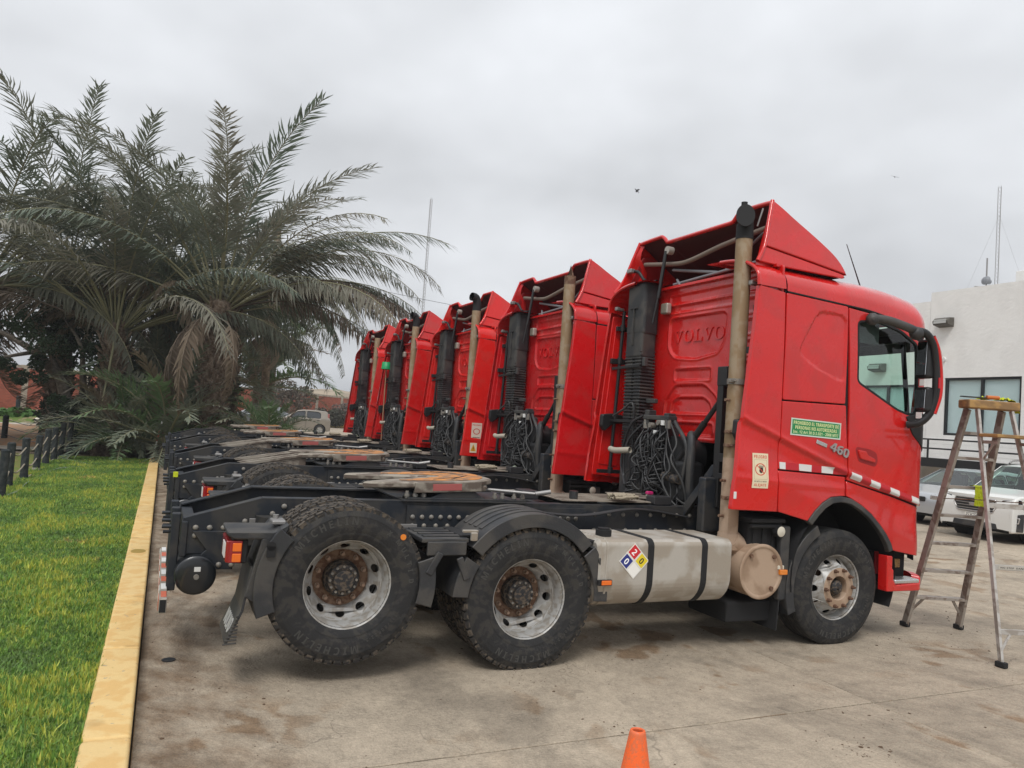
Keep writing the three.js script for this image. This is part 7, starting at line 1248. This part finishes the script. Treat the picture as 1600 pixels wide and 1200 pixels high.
{ // broadleaf tree at the left
  const t = tag(group('broadleaf_tree'), 'dark leafy tree at the left edge with a forked grey trunk beside the palms', 'tree'); t.position.set(-8.3, 0, -20.2);
  const bark = std({ map: dust([0.17, 0.145, 0.12], [0.28, 0.245, 0.205], 0.8, 9, 256, 0.8), roughness: 0.95, bumpMap: bMid, bumpScale: 0.02 });
  const limb = (pts, r0, r1) => { const g = tube(pts, 1, 20, 9), P = g.attributes.position, cu = new THREE.CatmullRomCurve3(pts.map((p) => V(...p))), c = V(); for (let i = 0; i < P.count; i++) { const k = Math.floor(i / 10) / 20, q = cu.getPointAt(k); c.fromBufferAttribute(P, i).sub(q).multiplyScalar(r0 + (r1 - r0) * k); P.setXYZ(i, q.x + c.x, q.y + c.y, q.z + c.z); } g.computeVertexNormals(); return g; };
  mesh('trunk', [limb([[0, -0.1, 0], [0.05, 0.6, 0], [-0.12, 1.3, 0.05], [-0.4, 2.2, 0]], 0.24, 0.14), limb([[0.02, 0.3, 0], [0.28, 1.0, 0.1], [0.3, 1.5, 0.1], [0.2, 2.4, 0.2]], 0.17, 0.09)], bark, t);
  mesh('limb', [limb([[-0.4, 2.2, 0], [-1.1, 2.9, 0.2], [-2.0, 3.4, 0.1], [-3.2, 3.8, 0]], 0.13, 0.03), limb([[-0.3, 2.0, 0], [-0.8, 3.0, -0.5], [-1.3, 3.9, -0.8]], 0.11, 0.03), limb([[0.2, 2.4, 0.2], [0.1, 3.2, 0.5], [-0.5, 4.1, 0.4]], 0.09, 0.02), limb([[-1.1, 2.9, 0.2], [-1.6, 2.7, 0.8], [-2.4, 2.4, 1.0]], 0.07, 0.02), limb([[0.2, 1.7, 0.1], [0.2, 2.0, 0.8], [-0.2, 1.7, 1.3]], 0.07, 0.02)], bark, t);
  const r = mulberry(61), cs = [];
  for (let i = 0; i < 46; i++) { const a = r() * 7, d = Math.sqrt(r()); cs.push([-1.5 + Math.cos(a) * d * 2.6, 3.8 + (r() - 0.5) * 1.5 - d * 0.3, Math.sin(a) * d * 1.9, 0.34 + r() * 0.36]); }
  for (let i = 0; i < 7; i++) cs.push([-0.6 - r() * 1.3, 2.0 + r() * 0.7, 0.3 + r() * 0.9, 0.16 + r() * 0.16]);
  for (const [x, y, z] of [[-0.1, 1.4, 1.2], [0.05, 1.2, 1.3], [0.25, 1.1, 1.2], [-0.3, 1.55, 1.2], [0.3, 1.45, 1.1]]) cs.push([x, y, z, 0.26]);
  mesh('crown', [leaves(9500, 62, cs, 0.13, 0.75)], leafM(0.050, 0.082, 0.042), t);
}
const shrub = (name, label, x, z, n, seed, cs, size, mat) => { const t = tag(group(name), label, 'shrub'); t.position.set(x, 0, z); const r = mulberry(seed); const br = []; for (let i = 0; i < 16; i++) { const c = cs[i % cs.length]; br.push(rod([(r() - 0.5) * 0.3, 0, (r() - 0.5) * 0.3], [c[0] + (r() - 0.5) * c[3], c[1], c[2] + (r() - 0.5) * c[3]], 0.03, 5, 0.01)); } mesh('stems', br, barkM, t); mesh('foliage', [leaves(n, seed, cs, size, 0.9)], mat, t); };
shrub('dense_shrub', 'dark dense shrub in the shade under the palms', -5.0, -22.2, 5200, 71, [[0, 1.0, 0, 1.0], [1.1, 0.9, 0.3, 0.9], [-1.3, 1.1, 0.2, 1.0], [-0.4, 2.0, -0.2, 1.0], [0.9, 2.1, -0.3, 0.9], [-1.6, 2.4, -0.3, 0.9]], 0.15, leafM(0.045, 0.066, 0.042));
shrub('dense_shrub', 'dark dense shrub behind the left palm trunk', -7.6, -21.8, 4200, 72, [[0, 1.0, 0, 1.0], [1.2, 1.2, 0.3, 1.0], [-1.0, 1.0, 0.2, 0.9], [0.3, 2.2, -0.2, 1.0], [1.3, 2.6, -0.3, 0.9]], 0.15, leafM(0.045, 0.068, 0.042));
shrub('dry_shrub', 'grey brown twiggy shrub before the brick wall left of the red cabs', 11.4, -69.0, 3000, 73, [[0, 1.6, 0, 1.6], [1.2, 2.6, 0, 1.5], [-1.2, 1.3, 0.3, 1.3], [1.8, 4.2, 0, 1.2]], 0.28, leafM(0.17, 0.14, 0.12));
shrub('dry_shrub', 'brownish shrub behind the wooden pole before the brick wall', 4.2, -62, 2600, 74, [[0, 1.8, 0, 1.6], [-1.6, 1.6, 0, 1.4], [1.0, 2.6, 0.3, 1.2], [-0.6, 3.2, 0, 1.2]], 0.28, leafM(0.16, 0.135, 0.105));
shrub('dry_shrub', 'low shrub at the foot of the brick wall behind the hatchback', 8.0, -68, 1500, 75, [[0, 0.9, 0, 1.1], [1.5, 1.0, 0, 1.0]], 0.28, leafM(0.085, 0.085, 0.06));
{ // fan palm behind the pole
  const p = tag(group('fan_palm'), 'fan palm with pale ribbed leaves behind the wooden pole', 'palm tree'); p.position.set(-1.2, 0, -31.5); const H = 5.6;
  mesh('trunk', [cylY(0.2, H, 0, H / 2, 0, 14, 0.15)], barkM, p);
  const fan = (seed) => { const r = mulberry(seed), pos = [], idx = []; const pet = rod([0, 0, 0], [0.9, 0.1, 0], 0.02, 5, 0.014); for (let k = 0; k < 26; k++) { const a = (-105 + k * 8.4) * D2R, d = V(Math.cos(a), 0.15, Math.sin(a)).normalize(), l = 0.95 * (0.75 + 0.3 * Math.cos(a * 0.8)), s = V(-Math.sin(a), 0, Math.cos(a)).multiplyScalar(0.042), b = V(0.9, 0.1, 0), m = b.clone().addScaledVector(d, l * 0.6), e = b.clone().addScaledVector(d, l).add(V(0, -0.25 - r() * 0.15, 0)), o = pos.length / 3; for (const q of [b, m.clone().add(s), m.clone().sub(s), e]) pos.push(q.x, q.y, q.z); idx.push(o, o + 1, o + 2, o + 1, o + 3, o + 2); } const g = new THREE.BufferGeometry(); g.setAttribute('position', new THREE.Float32BufferAttribute(pos, 3)); g.setIndex(idx); g.computeVertexNormals(); return join([g, pet]); };
  const gs = [81, 82, 83].map(fan), r = mulberry(84), fm = [leafM(0.085, 0.135, 0.045), leafM(0.14, 0.15, 0.07), leafM(0.20, 0.165, 0.10)];
  for (let i = 0; i < 34; i++) { const t = i / 34, m = inst('frond', gs[i % 3], fm[t > 0.75 ? 2 : i % 2], p); m.position.y = H - 0.5 * t; m.quaternion.setFromAxisAngle(V(0, 1, 0), i * 2.4).multiply(new THREE.Quaternion().setFromAxisAngle(V(0, 0, 1), (75 - 125 * t) * D2R)); m.scale.setScalar(0.9 + r() * 0.3); }
}
{ // dry fallen fronds and litter at the foot of the palms
  const r = mulberry(91), L = []; for (let k = 0; k < 420; k++) { const x = -7.9 + r() * 2.3, z = -18.6 - r() * 1.6, a = r() * 7, l = 0.1 + r() * 0.35; L.push(rod([x, 0.07 + r() * 0.1, z], [x + Math.cos(a) * l, 0.07 + r() * 0.16, z + Math.sin(a) * l], 0.008, 4, 0.003)); }
  stuff(tag(mesh('leaf_litter', L, std({ color: C(0.20, 0.145, 0.095), roughness: 1 })), 'dry brown leaf litter on the ground below the palms', 'leaf litter'));
}

renderer.render(scene, camera);
